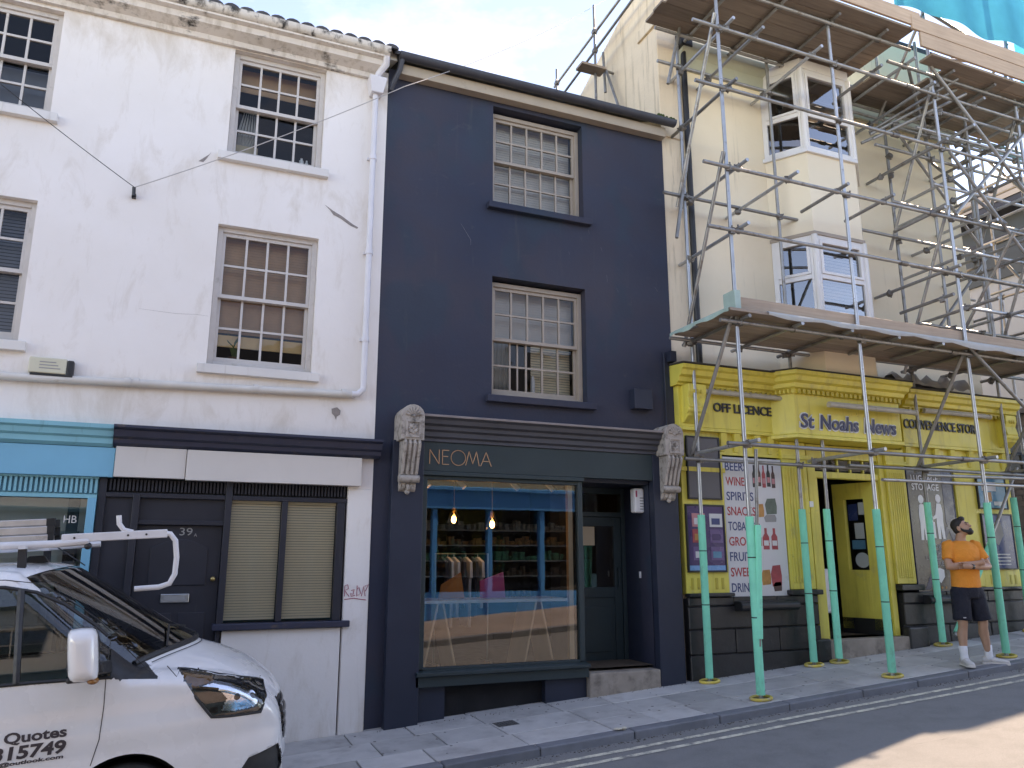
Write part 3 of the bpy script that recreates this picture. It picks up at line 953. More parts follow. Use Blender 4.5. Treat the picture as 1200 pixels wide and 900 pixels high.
mb.build('inner_wall', 'inner_wall', NH)
for k, (a, b, c, d) in enumerate(n_ops[:2]):
    win = sash_window(NH, a + .002, b - .002, c + .001, d - .035, 0.115, 5, 4, 'cream_paint', 'window_glass', extra=() if k == 0 else (a + .42,))
    MB().box(a - .08, b + .09, -.085, .11, c - .085, c).build('sill', 'navy_render', win, bevel=.008)
    if k == 0:
        slat_blind(win, a + .06, b - .06, .30, c + .06, d - .08, 'blind_grey', .034, 1.25)
    else:
        slat_blind(win, a + .06, b - .06, .30, c + .82, d - .08, 'blind_grey', .034, 1.25)
        mb = MB()
        for q in range(11):
            mb.path([(a + .06 + q * .028, .33 + .015 * (q % 2), c + .06), (a + .06 + q * .03, .33 + .015 * ((q + 1) % 2), c + .80)], .019, 6)
        mb.build('curtain', 'curtain', win, smooth='full')
        slat_blind(win, b - .62, b - .06, .37, c + .06, c + .80, 'blind_beige', .034, 1.0)
# ornaments on the first-floor sill
orn = [('candle', 4.02, .030, .30, 'white_gloss', 'slim white candle on the navy house first-floor sill'), ('jar', 3.70, .035, .11, 'blind_beige', 'small tan jar beside the candle on the sill'),
       ('cup', 3.56, .030, .08, 'white_gloss', 'small white cup at the left end of the sill'), ('mug', 4.14, .035, .09, 'letter_grey', 'grey mug right of the candle on the sill')]
for nm, x, r_, h, mt, lb in orn:
    mb = MB().tube((x, .285, 3.635), (x, .285, 3.635 + h * .8), r_, 12).tube((x, .285, 3.635 + h * .8), (x, .285, 3.635 + h), r_ * .9, 12, r_ * .35)
    tag(mb.build(nm, mt, None, smooth=True), lb, nm)
# eaves
MB().prof_x([(0, 7.50), (-.13, 7.50), (-.13, 7.64), (0, 7.64)], NX0 + .12, 5.93).build('eaves_board', 'eave_wood', NH, bevel=.005)
gp = [(-.205 + .07 * math.cos(math.pi + math.pi * k / 8), 7.70 + .065 * math.sin(math.pi + math.pi * k / 8)) for k in range(9)]
MB().prof_x(gp + [(-.135, 7.715), (-.275, 7.715)], NX0 + .08, 6.03).build('gutter', 'lead_gutter', NH, smooth=True)
MB().prof_x([(-.20, 7.71), (-.20, 7.76), (3.5, 9.75), (7.2, 7.76), (7.2, 7.71), (3.5, 9.70)], NX0 + .02, 5.94).build('roof', 'slate_tile', NH)
mo = MB()
for k in range(46):
    x = 6.04 - abs(rnd.gauss(0, .17))
    mo.ball((x, -.22 + rnd.uniform(-.05, .06), 7.715 + rnd.uniform(-.005, .018)), rnd.uniform(.012, .03), nu=6, nv=4)
mo.build('moss', 'moss', NH, kind='stuff')
# rain pipe stub from the white gutter and small boxes
MB().path([(2.07, -.20, 7.66), (2.05, -.16, 7.52), (1.99, -.09, 7.36), (1.97, -.06, 7.28)], .035, 10).build('gutter_outlet', 'lead_gutter', NH, smooth=True)
tag(MB().box(5.27, 5.54, -.12, -.002, 3.54, 3.80).build('wall_box', 'navy_paint', None, bevel=.006), 'small navy painted box fixed to the wall above the shop cornice', 'box')
mb = MB()
mb.path([(5.80, -.03, 4.35), (5.80, -.03, 3.36), (5.77, -.05, 3.30)], .012, 6)
mb.box(5.85, 5.94, -.12, 0, 4.22, 4.36)
mb.build('cable', 'navy_paint', NH)

# pale scuffs and scratches in the navy paint
M('scuff', (0.15, 0.15, 0.17), 0.8, 0.3, 20, 0)
for p in ([(2.93, 5.71), (3.02, 5.58), (3.06, 5.52), (3.06, 5.45)], [(4.72, 5.93), (4.73, 5.87)], [(4.90, 5.72), (4.92, 5.66)], [(4.42, 5.58), (4.43, 5.54)], [(4.98, 5.34), (4.985, 5.24)], [(5.12, 5.17), (5.15, 5.12)], [(5.72, 5.27), (5.77, 5.21)]):
    MB().path([(x, -.0005, z) for x, z in p], [.0015] + [.003] * (len(p) - 2) + [.0015], 5).build('paint_scuff', 'scuff', NH)

# ---- shopfront
SF = MB()
SF.prof_x([(0, 3.265), (-.30, 3.225), (-.30, 3.205), (-.265, 3.185), (-.25, 3.14), (-.205, 3.12), (-.20, 3.08), (-.16, 3.06), (-.155, 3.01), (-.12, 2.99), (-.12, 2.955), (0, 2.955)], 2.44, 5.57)
SF = SF.build('shopfront', 'shop_cornice', NH, bevel=.003)
MB().prof_x([(-.01, 3.2665), (-.303, 3.2275), (-.309, 3.21), (-.312, 3.23), (-.30, 3.236), (-.01, 3.274)], 2.43, 5.58).build('lead_flashing', 'cornice_lead', SF)
MB().box(2.46, 5.60, -.10, -.002, 2.625, 2.953).build('fascia', 'shop_green', SF, bevel=.004)
MB().box(2.48, 4.52, -.115, -.03, 2.575, 2.622).build('fascia_mould', 'shop_green', SF, bevel=.006)
# NEOMA: thin copper strokes
def strokes(lines, w, y, d):
    mb = MB()
    for l in lines:
        for (xa, za), (xb, zb) in zip(l, l[1:]):
            v_ = Vector((xb - xa, zb - za))
            n_ = Vector((-v_.y, v_.x)).normalized() * w / 2
            e = v_.normalized() * w * .3
            mb.prism([0] * 4, [(xa - e.x + n_.x, y, za - e.y + n_.y), (xa - e.x - n_.x, y, za - e.y - n_.y), (xb + e.x - n_.x, y, zb + e.y - n_.y), (xb + e.x + n_.x, y, zb + e.y + n_.y)],
                     [(xa - e.x + n_.x, y - d, za - e.y + n_.y), (xa - e.x - n_.x, y - d, za - e.y - n_.y), (xb + e.x - n_.x, y - d, zb + e.y - n_.y), (xb + e.x + n_.x, y - d, zb + e.y + n_.y)])
    return mb
zb0, zt0 = 2.705, 2.865
Lts = {
    'N': [[(2.565, zb0), (2.565, zt0), (2.675, zb0), (2.675, zt0)]],
    'E': [[(2.79, zt0), (2.715, zt0), (2.715, zb0), (2.79, zb0)], [(2.715, (zb0 + zt0) / 2 + .01), (2.78, (zb0 + zt0) / 2 + .01)]],
    'O': [[(2.905 + .088 * math.cos(2 * math.pi * k / 24), (zb0 + zt0) / 2 + .086 * math.sin(2 * math.pi * k / 24)) for k in range(25)]],
    'M': [[(2.995, zb0), (3.035, zt0), (3.08, zb0 + .02), (3.125, zt0), (3.16, zb0)]],
    'A': [[(3.18, zb0), (3.245, zt0), (3.31, zb0)], [(3.205, zb0 + .055), (3.285, zb0 + .055)]]}
for ch in 'NEOMA':
    strokes(Lts[ch], .0085, -.1005, .006).build('letter', 'copper_letter', SF)
# piers
sbox('pier', 'navy_paint', SF, 2.135, 2.495, -.12, -.001, 2.95, bevel=.006)
sbox('pier', 'navy_paint', SF, 5.505, 5.86, -.12, -.001, 2.95, bevel=.006)
# window: frame, pane, sill, panel below
fr = MB()
fr.box(2.501, 2.555, -.075, .02, .50, 2.574).box(4.45, 4.51, -.075, .06, .50, 2.574).box(2.555, 4.45, -.072, .018, 2.53, 2.573).box(2.555, 4.45, -.07, .018, .485, .515)
wfr = fr.build('display_window', 'shop_green', SF, bevel=.005)
MB().quad((2.55, -.03, .512), (4.455, -.03, .512), (4.455, -.03, 2.535), (2.55, -.03, 2.535)).build('pane', 'shop_glass', wfr, fix=False)
MB().prof_x([(.02, .50), (-.17, .475), (-.17, .44), (-.12, .43), (-.12, .325), (.02, .325)], 2.46, 4.53).build('sill', 'shop_green', wfr, bevel=.004)
sbox('plinth', 'navy_paint', SF, 2.50, 2.81, -.04, .22, .324)
sbox('plinth', 'navy_paint', SF, 4.005, 4.53, -.05, .22, .324)
sbox('vent_opening', 'dark_void', SF, 2.811, 4.004, .05, .22, .324)
# doorway recess
rc = MB()
rc.box(5.502, 5.54, .0, .72, -.2, 2.66)
rc.box(4.455, 4.50, .061, .72, .36, 2.66)
rc.box(4.50, 5.502, .0, .72, 2.58, 2.66)
rc.build('recess', 'navy_paint', SF)
df = MB().box(4.501, 4.585, .60, .70, .36, 2.579).box(5.445, 5.501, .60, .70, .36, 2.579).box(4.585, 5.445, .60, .70, 2.50, 2.579).box(4.585, 5.445, .595, .70, 2.20, 2.26)
df = df.build('door_frame', 'shop_green', SF, bevel=.004)
MB().quad((4.585, .65, 2.26), (5.445, .65, 2.26), (5.445, .65, 2.50), (4.585, .65, 2.50)).build('fanlight', 'window_glass', df, fix=False)
dr = MB().box(4.588, 4.70, .625, .675, .385, 2.197).box(5.335, 5.442, .625, .675, .385, 2.197).box(4.70, 5.335, .625, .675, 2.08, 2.197).box(4.70, 5.335, .625, .675, 1.17, 1.30).box(4.70, 5.335, .64, .67, .385, 1.17)
dr = dr.build('door', 'shop_green', SF, bevel=.005)
MB().box(4.76, 5.275, .628, .641, .50, 1.06).build('door_panel', 'shop_green', dr, bevel=.01)
MB().quad((4.70, .655, 1.30), (5.335, .655, 1.30), (5.335, .655, 2.08), (4.70, .655, 2.08)).build('pane', 'shop_glass', dr, fix=False)
MB().box(5.37, 5.395, .58, .60, 1.30, 1.55).box(5.375, 5.39, .60, .626, 1.32, 1.34).box(5.375, 5.39, .60, .626, 1.51, 1.53).build('door_handle', 'shop_green', dr)
box('paper_notice', 'paper_tan', dr, 4.80, 5.06, .645, .647, 1.83, 2.07)
MB().tube((4.87, .64, 1.37), (4.87, .66, 1.83), .006, 6).build('cord', 'copper_letter', dr)
sbox('doorstep', 'step_stone', SF, 4.535, 5.50, -.13, .74, .365, bevel=.018)
MB().box(5.486, 5.501, .24, .27, 1.42, 1.50).build('door_bell', 'white_gloss', SF)
# alarm sounder in the doorway
sd = thing('alarm_sounder', 'white upright alarm sounder with red mark inside the shop doorway', 'alarm box', (5.44, .1, 2.22))
MB().box(5.355, 5.50, .10, .22, 2.23, 2.545).build('cover', 'white_gloss', sd, bevel=.025)
MB().box(5.372, 5.392, .096, .101, 2.43, 2.51).build('label', 'graffiti_red', sd)
for k in range(5):
    MB().box(5.43, 5.485, .097, .101, 2.27 + k * .035, 2.285 + k * .035).build('slot', 'letter_grey', sd)

# carved console brackets
def corbel(x0, x1, label):
    c = thing('console_bracket', label, 'bracket', ((x0 + x1) / 2, 0, 2.36), 'carved console brackets of the shopfront')
    xm, w = (x0 + x1) / 2, (x1 - x0)
    # block with arched top
    ar = [(x0, 2.93), (x1, 2.93), (x1, 3.20)] + [(xm + w / 2 * math.cos(math.pi * k / 10), 3.20 + w * .48 * math.sin(math.pi * k / 10)) for k in range(1, 10)] + [(x0, 3.20)]
    MB().prof_y(ar, -.335, 0).build('block', 'corbel_stone', c, bevel=.006)
    fan = MB()
    for k in range(7):
        a = math.pi * (k + .5) / 7
        p, q = (xm + .025 * math.cos(a), -.337, 3.195 + .02 * math.sin(a)), (xm + .088 * math.cos(a), -.337, 3.20 + .088 * math.sin(a))
        fan.path([p, ((p[0] + q[0]) / 2, -.345, (p[2] + q[2]) / 2), q], [.006, .013, .017], 8)
    fan.ball((xm, -.335, 3.195), .022, .015, .02)
    fan.build('shell', 'corbel_stone', c, smooth=True)
    fz = MB()
    for a, b, e, f_ in ((xm - .085, xm + .085, 3.125, 3.145), (xm - .085, xm + .085, 2.955, 2.975), (xm - .085, xm - .065, 2.975, 3.125), (xm + .065, xm + .085, 2.975, 3.125)):
        fz.box(a, b, -.350, -.334, e, f_)
    for k in range(4):
        a = math.pi / 4 + k * math.pi / 2
        fz.ball((xm + .034 * math.cos(a), -.336, 3.05 + .034 * math.sin(a)), .026, .014, .026, 10, 6)
        fz.ball((xm + .046 * math.cos(a + math.pi / 4), -.336, 3.05 + .046 * math.sin(a + math.pi / 4)), .016, .010, .016, 8, 6)
    fz.ball((xm, -.342, 3.05), .014)
    fz.build('rosette', 'corbel_stone', c, smooth=True)
    # scroll body, side outline run across the width, with three ribs
    s_prof = [(0, 2.93), (-.30, 2.93), (-.325, 2.89), (-.30, 2.82), (-.255, 2.72), (-.225, 2.62), (-.205, 2.565), (-.235, 2.545), (-.245, 2.51), (-.215, 2.475), (-.17, 2.47), (-.16, 2.44), (-.15, 2.40), (-.10, 2.365), (0, 2.35)]
    MB().prof_x(s_prof, x0 + .035, x1 - .035).build('scroll', 'corbel_stone', c, bevel=.006)
    front = s_prof[1:10]
    for k in range(4):
        xx = x0 + .05 + (w - .10) * k / 3
        MB().path([(xx, y - .012, z) for y, z in front[:6]], .019, 8).build('rib', 'corbel_stone', c, smooth=True)
    MB().tube((x0 + .015, -.205, 2.515), (x1 - .015, -.205, 2.515), .042, 14).build('roll', 'corbel_stone', c, smooth=True)
    lf = MB()
    for k in range(5):
        t = (k - 2) / 2
        lf.ball((xm + t * .075, -.17 + abs(t) * .03, 2.425 + abs(t) * .03), .026, .03, .045 - abs(t) * .008, 8, 6)
    lf.ball((xm, -.15, 2.375), .03, .03, .03, 8, 6)
    lf.build('leaf_drop', 'corbel_stone', c, smooth=True)
corbel(2.17, 2.43, 'carved stone console bracket on the pier left of the shop sign')
corbel(5.565, 5.84, 'carved stone console bracket on the pier beside the yellow shop')

# ---- inside the shop
rm = MB()
rm.quad((2.0, 4.6, .3), (5.9, 4.6, .3), (5.9, 4.6, 2.9), (2.0, 4.6, 2.9))
rm.quad((2.0, .27, .3), (2.0, 4.6, .3), (2.0, 4.6, 2.9), (2.0, .27, 2.9))
rm.quad((5.9, .73, .3), (5.9, 4.6, .3), (5.9, 4.6, 2.9), (5.9, .73, 2.9))
rm.quad((2.0, .02, 2.85), (5.9, .02, 2.85), (5.9, 4.6, 2.85), (2.0, 4.6, 2.85))
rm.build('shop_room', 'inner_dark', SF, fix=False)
MB().quad((2.0, .02, .40), (5.9, .02, .40), (5.9, 4.6, .40), (2.0, 4.6, .40)).build('shop_floor', 'inner_floor', SF, fix=False)
box('column', 'plywood', SF, 4.36, 4.42, .02, .08, .40, 2.84)
def trestle_table(xc):
    pass
tb = thing('trestle_table', 'long table on two plywood trestles behind the shop window', 'table', (3.4, .3, .40))
MB().box(2.52, 4.34, .03, .62, 1.17, 1.205).build('table_top', 'white_gloss', tb, bevel=.003)
for xc in (2.78, 3.98):
    for s_ in (-1, 1):
        MB().hexa([(xc + s_ * .20 - .012, .06, .402), (xc + s_ * .20 + .012, .06, .402), (xc + s_ * .20 + .012, .56, .402), (xc + s_ * .20 - .012, .56, .402),
                   (xc + s_ * .03 - .012, .06, 1.169), (xc + s_ * .03 + .012, .06, 1.169), (xc + s_ * .03 + .012, .56, 1.169), (xc + s_ * .03 - .012, .56, 1.169)]).build('trestle_leg', 'plywood', tb, bevel=.003)
emit_mat('bulb_glow', (1.0, 0.62, 0.28), 9.0)
glass_mat('lamp_glass', tint=(0.95, 0.85, 0.7), gain=1.2)
for k, (x, y, z, zt) in enumerate(((3.20, .9, 2.14, 2.85), (3.66, .75, 2.08, 2.85))):
    lp = thing('pendant_lamp', 'left of two lit pendant lamps with bare filament bulbs in the shop window' if k == 0 else 'right of two lit pendant lamps with bare filament bulbs in the shop window', 'lamp', (x, y, z), 'pendant lamps in the shop window')
    MB().tube((x, y, z + .14), (x, y, zt), .007, 6).build('cord', 'copper_letter', lp)
    MB().tube((x, y, z + .09), (x, y, z + .15), .022, 10).build('lamp_holder', 'brass', lp, smooth=True)
    MB().ball((x, y, z), .030, .030, .045).build('bulb', 'bulb_glow', lp, smooth='full')
    MB().path([(x, y, z + .17), (x, y, z + .08), (x, y, z - .02), (x, y, z - .06)], [.02, .05, .085, .092], 16, False).build('lamp_shade', 'lamp_glass', lp, smooth='full')
for k, x in enumerate((2.66, 3.10, 3.80, 4.28)):
    sp = thing('spotlight', ('leftmost', 'second', 'third', 'rightmost')[k] + ' small white spotlight under the ceiling of the shop window', 'spotlight', (x, .35, 2.5), 'white spotlights in the shop window')
    MB().tube((x - .02, .35, 2.60), (x - .02, .35, 2.85), .008, 6).build('stem', 'white_gloss', sp)
    MB().tube((x - .035, .37, 2.585), (x + .03, .31, 2.49), .032, 12).build('lamp_head', 'white_gloss', sp, smooth=True)
# clothes rail
M('cloth_white', (0.80, 0.80, 0.82), 0.9, 0.1, 6, 0)
M('cloth_dark', (0.05, 0.055, 0.08), 0.9, 0.1, 6, 0)
M('cloth_pink', (0.80, 0.14, 0.36), 0.8, 0.05, 6, 0)
M('cloth_orange', (0.75, 0.26, 0.08), 0.8, 0.1, 6, 0)
ra = thing('clothes_rail', 'steel clothes rail standing inside the shop window', 'clothes rail', (3.4, 1.05, .40))
MB().path([(3.02, 1.05, .42), (3.02, 1.05, 1.72), (3.72, 1.05, 1.72), (3.72, 1.05, .42)], .012, 8).build('rail', 'steel', ra, smooth=True)
for x in (3.02, 3.72):
    MB().tube((x, .86, .41), (x, 1.30, .41), .012, 8).build('foot', 'steel', ra)
glist = ['cloth_dark', 'cloth_white', 'cloth_white', 'cloth_dark', 'cloth_white', 'cloth_dark', 'cloth_white']
for k, mt in enumerate(glist):
    x = 3.10 + k * .080
    ln = .62 + .22 * ((k * 5) % 3) / 2
    gm = MB()
    prof = [(-.02, .0), (-.20, -.06), (-.22, -.25), (-.17, -.26), (-.16, -ln), (.16, -ln), (.17, -.26), (.22, -.25), (.20, -.06), (.02, .0)]
    gm.prism(prof, [(x - .018, 1.05 + a, 1.68 + b) for a, b in prof], [(x + .018, 1.05 + a, 1.68 + b) for a, b in prof])
    gm.tube((x, 1.05, 1.675), (x, 1.05, 1.73), .004, 5)
    ordn = ('first', 'second', 'third', 'fourth', 'fifth', 'sixth', 'seventh')[k]
    tag(gm.build('garment', mt, None, bevel=.006), f"{'white' if mt == 'cloth_white' else 'dark'} garment hanging {ordn} from left on the shop clothes rail", 'garment', 'garments on the shop rail')
tag(MB().hexa([(2.86, .40, 1.206), (3.18, .40, 1.206), (3.18, .43, 1.206), (2.86, .43, 1.206), (2.92, .48, 1.36), (3.16, .48, 1.50), (3.16, .51, 1.50), (2.92, .51, 1.36)]).build('display_card', 'cloth_orange', None, bevel=.004), 'orange panel standing on the shop table', 'panel')
tag(MB().hexa([(3.38, .40, 1.206), (3.70, .40, 1.206), (3.70, .43, 1.206), (3.38, .43, 1.206), (3.40, .47, 1.40), (3.70, .47, 1.50), (3.70, .50, 1.50), (3.40, .50, 1.40)]).build('display_card', 'cloth_pink', None, bevel=.004), 'pink panel standing on the shop table', 'panel')
for k in range(5):
    x = 3.74 + k * .075
    tag(MB().tube((x, .45, 1.206), (x, .45, 1.29), .026, 12, .03).build('drinking_glass', 'lamp_glass', None, smooth=True), ('first', 'second', 'third', 'fourth', 'fifth')[k] + ' from left of a row of clear glasses on the shop table', 'glass', 'glasses on the shop table')
# ================================================================== across the street (behind the camera; seen mirrored in the glass)
M('opp_blue', (0.04, 0.36, 0.78), 0.45, 0.06, 1.5, 0)
M('opp_blue_dark', (0.03, 0.13, 0.19), 0.45, 0.06, 1.5, 0)
M('opp_brick', (0.50, 0.37, 0.22), 0.85, 0.12, 3, 0.3, 30)
M('opp_cream', (0.74, 0.67, 0.55), 0.85, 0.06, 1, 0.1, 30)
M('opp_grey', (0.68, 0.66, 0.60), 0.85, 0.06, 1, 0.1, 30)
M('shelf_mix', (0.30, 0.18, 0.12), 0.7, 0.6, 9, 0)
M('goods_a', (0.10, 0.50, 0.30), 0.6, 0.6, 9, 0)
M('goods_b', (0.70, 0.34, 0.12), 0.6, 0.6, 9, 0)
M('goods_c', (0.70, 0.66, 0.60), 0.6, 0.6, 9, 0)
def opp_house(x0, x1, top, mat, label, front='plain', fmat='opp_blue'):
    b = thing('opposite_house', label, 'house', ((x0 + x1) / 2, -10.85, gz((x0 + x1) / 2)), 'houses across the street')
    yf = -10.85
    g0 = min(gz(x0), gz(x1)) - .2
    gm = gz((x0 + x1) / 2)
    nw = max(1, round((x1 - x0) / 2.4))
    ops = []
    for zb in (3.9, 6.2):
        if zb + 1.4 > top - .3:
            continue
        for k in range(nw):
            xc = x0 + (x1 - x0) * (k + .5) / nw
            ops.append((xc - .5, xc + .5, zb + gm, zb + 1.4 + gm))
    sh = (x0 + .25, x1 - .25, g0, gm + 2.75)
    wb = wall_openings(x0, x1, g0, top + gm, ops + [sh], yf - .25, .25)
    wb.build('wall', mat, b)
    mb = MB()
    mb.quad((x0, yf - .25, g0), (x0, yf - 6, g0), (x0, yf - 6, top + gm), (x0, yf - .25, top + gm))
    mb.quad((x1, yf - .25, g0), (x1, yf - 6, g0), (x1, yf - 6, top + gm), (x1, yf - .25, top + gm))
    mb.quad((x0, yf - 6, g0), (x1, yf - 6, g0), (x1, yf - 6, top + gm), (x0, yf - 6, top + gm))
    mb.build('outer_wall', mat, b, fix=False)
    MB().prof_x([(yf + .25, top + gm), (yf + .25, top + gm + .06), (yf - 3, top + gm + 1.7), (yf - 6.2, top + gm + .06), (yf - 6.2, top + gm)], x0, x1).build('roof', 'slate_tile', b)
    for a, c, d, e in ops:
        w_ = MB().box(a, a + .06, yf - .16, yf - .1, d, e).box(c - .06, c, yf - .16, yf - .1, d, e).box(a + .06, c - .06, yf - .16, yf - .1, e - .06, e).box(a + .06, c - .06, yf - .16, yf - .1, d, d + .06).box(a + .06, c - .06, yf - .16, yf - .1, (d + e) / 2 - .02, (d + e) / 2 + .02).build('window', 'window_paint', b)
        MB().quad((a, yf - .13, d), (c, yf - .13, d), (c, yf - .13, e), (a, yf - .13, e)).build('pane', 'shop_glass', w_, fix=False)
    box('back_wall', 'inner_dark', b, x0 + .02, x1 - .02, yf - 2.2, yf - 2.1, g0, top + gm)
    # shopfront
    fs = MB().box(x0 + .02, x1 - .02, yf + .002, yf + .16, gm + 2.62, gm + 3.08).prof_x([(yf, gm + 3.08), (yf + .28, gm + 3.08), (yf + .28, gm + 3.15), (yf, gm + 3.2)], x0, x1)
    n = max(2, round((x1 - x0) / 1.4))
    for k in range(n + 1):
        x = x0 + .05 + (x1 - x0 - .22) * k / n
        wdt = .30 if k in (0, n) else .12
        fs.box(x - (wdt - .12 if k == n else 0), x + (wdt if k != n else .12), yf - .12, yf + .08, g0, gm + 2.62)
    fs.box(x0 + .1, x1 - .1, yf - .10, yf + .05, g0, gm + .55)
    f_ = fs.build('shopfront', fmat, b)
    MB().quad((x0 + .1, yf - .04, gm + .55), (x1 - .1, yf - .04, gm + .55), (x1 - .1, yf - .04, gm + 2.62), (x0 + .1, yf - .04, gm + 2.62)).build('pane', 'shop_glass', f_, fix=False)
    if front == 'shelves':
        for k, z in enumerate((.9, 1.3, 1.7, 2.1)):
            s_ = box('shelf', 'white_gloss', f_, x0 + .4, x1 - .5, yf - .9, yf - .55, gm + z, gm + z + .03)
            sm = MB()
            x = x0 + .45
            while x < x1 - .6:
                w2 = rnd.uniform(.06, .2)
                sm.box(x, x + w2 * .9, yf - .85, yf - .6, gm + z + .031, gm + z + .031 + rnd.uniform(.08, .26))
                x += w2 + rnd.uniform(.01, .1)
            sm.build('goods', ('shelf_mix', 'goods_a', 'goods_b', 'goods_c')[k], f_, kind='stuff')
    return b
opp_house(-12.0, -6.2, 6.0, 'opp_cream', 'cream rendered house across the street, farthest downhill', fmat='opp_grey')
opp_house(-6.19, -1.0, 6.2, 'opp_grey', 'pale rendered house across the street, next below the brick one', fmat='opp_blue_dark')
opp_house(-0.99, 4.4, 5.9, 'opp_brick', 'yellow brick house with dark teal shopfront across the street', fmat='opp_blue_dark')
opp_house(4.41, 10.6, 6.1, 'opp_brick', 'yellow brick house with bright blue shopfront, mirrored in the shop window', 'shelves', 'opp_blue')
opp_house(10.61, 16.2, 6.0, 'opp_cream', 'cream rendered house across the street, uphill of the blue shop', fmat='opp_blue_dark')
opp_house(16.21, 23.0, 6.2, 'opp_grey', 'pale rendered house across the street, farthest uphill', fmat='opp_grey')
# ================================================================== cream house with the yellow corner shop
M('cream_render', (0.88, 0.745, 0.55), 0.85, 0.05, 0.8, 0.3, 24, tint=((0.83, 0.68, 0.48), 0.5, 0.45, 0.75), dirt=((0.42, 0.34, 0.23), 0.62, 0.88, UP, 0.9), bdist=0.006)
M('gable_render', (0.78, 0.63, 0.46), 0.9, 0.1, 1.2, 0.45, 18, dirt=[((0.34, 0.25, 0.16), 0.54, 0.78, UP, 1.3), ((0.16, 0.13, 0.10), 0.64, 0.80, UP, 2.4)], bdist=0.01)
M('bay_panel', (0.87, 0.745, 0.56), 0.7, 0.04, 1, 0.1, 30)
M('frieze_green', (0.46, 0.47, 0.37), 0.8, 0.08, 2, 0.1, 30)
M('yellow_paint', (0.74, 0.615, 0.115), 0.45, 0.14, 1.6, 0.2, 40, dirt=[((0.46, 0.35, 0.07), 0.52, 0.82, UP, 1.4), ((0.50, 0.42, 0.16), 0.58, 0.75, (1, 1, 1), 3), ((0.15, 0.11, 0.04), 0.66, 0.76, (1, 1, 1), 11)])
M('yellow_dark', (0.52, 0.40, 0.055), 0.5, 0.12, 3, 0.15, 40, dirt=((0.14, 0.10, 0.03), 0.60, 0.80, (1, 1, 1), 8))
M('plinth_black', (0.022, 0.021, 0.022), 0.42, 0.3, 3, 0.45, 14, dirt=((0.07, 0.065, 0.06), 0.58, 0.80, (1, 1, 1), 4), rand=0.2, bdist=0.01)
M('upvc', (0.74, 0.72, 0.70), 0.35, 0.05, 3, 0.0)
M('letter_dark', (0.018, 0.017, 0.022), 0.45, 0.1, 3, 0)
M('letter_navy', (0.018, 0.020, 0.075), 0.4, 0.1, 3, 0)
M('letter_white', (0.72, 0.72, 0.72), 0.4, 0.03, 3, 0)
M('print_blue', (0.030, 0.055, 0.16), 0.4, 0.02, 3, 0)
M('print_red', (0.46, 0.035, 0.040), 0.4, 0.02, 3, 0)
M('sign_white', (0.60, 0.60, 0.60), 0.35, 0.05, 1.5, 0)
M('poster_purple', (0.060, 0.032, 0.115), 0.3, 0.15, 2, 0)
M('poster_purple_light', (0.13, 0.08, 0.20), 0.3, 0.15, 2, 0)
M('poster_blue', (0.12, 0.33, 0.58), 0.3, 0.1, 2, 0)
M('poster_deepblue', (0.030, 0.055, 0.17), 0.3, 0.25, 2, 0)
M('poster_teal', (0.06, 0.24, 0.36), 0.3, 0.3, 2, 0)
M('poster_pink', (0.55, 0.22, 0.24), 0.4, 0.1, 2, 0)
M('poster_brown', (0.085, 0.068, 0.062), 0.28, 0.1, 1.5, 0)
M('poster_navy', (0.022, 0.026, 0.075), 0.28, 0.1, 2, 0)
M('screen_grey', (0.095, 0.09, 0.10), 0.35, 0.06, 2, 0)
M('goods_red', (0.40, 0.06, 0.07), 0.45, 0.3, 9, 0)
M('goods_orange', (0.50, 0.22, 0.06), 0.45, 0.3, 9, 0)
M('goods_wine', (0.06, 0.020, 0.022), 0.35, 0.3, 9, 0)
M('goods_green', (0.10, 0.14, 0.11), 0.45, 0.3, 9, 0)
M('fluoro', (0.44, 0.40, 0.33), 0.5, 0.15, 5, 0, dirt=((0.22, 0.18, 0.12), 0.55, 0.8, (1, 1, 1), 9))
M('tarp_grey', (0.33, 0.30, 0.27), 0.7, 0.2, 4, 0.3, 12)

YH = thing('yellow_shop_house', 'cream house with bay windows over a bright yellow corner shop, behind the scaffolding', 'house', (9, 0, gz(9)))
YX0, YX1 = 5.952, 12.0
YTOP = 9.95
y_ops = [(7.82, 9.72, 4.3, 8.98), (5.96, 12.0, -.4, 4.02)]
wall_openings(YX0 + .30, YX1, -.4, YTOP, [(7.85, 9.70, 4.35, 8.95), (6.35, 11.9, -.4, 3.9)], 0.02, .28).build('wall', 'cream_render', YH)
# gable end: its coping falls towards the back
gb = MB()
gl_ = [(.014, -.4), (.014, 10.62), (7.5, 7.75), (7.5, -.4)]
gb.prism(gl_, [(YX0, y, z) for y, z in gl_], [(YX0 + .30, y, z) for y, z in gl_])
gb.build('gable_wall', 'gable_render', YH)
MB().box(YX0 - .04, YX0 + .36, -.035, .5, 9.42, 9.60).box(YX0 - .02, YX0 + .34, -.01, .010, 7.6, 9.42).build('gable_band', 'gable_render', YH, bevel=.008)
mb = MB()
mb.quad((YX1 - .28, .3, -.4), (YX1 - .28, 7.5, -.4), (YX1 - .28, 7.5, 9.9), (YX1 - .28, .3, 9.9))
mb.quad((YX1, .02, -.4), (YX1, 7.5, -.4), (YX1, 7.5, 9.9), (YX1, .02, 9.9))
mb.quad((YX0, 7.5, -.4), (YX1, 7.5, -.4), (YX1, 7.5, 7.7), (YX0, 7.5, 7.7))
mb.build('outer_wall', 'cream_render', YH, fix=False)
MB().prism([0] * 4, [(YX0 + .3, .02, 10.5), (YX0 + .3, .02, 10.6), (YX0 + .3, 7.5, 7.75), (YX0 + .3, 7.5, 7.65)], [(YX1, .02, 10.5), (YX1, .02, 10.6), (YX1, 7.5, 7.75), (YX1, 7.5, 7.65)]).build('roof', 'slate_tile', YH)
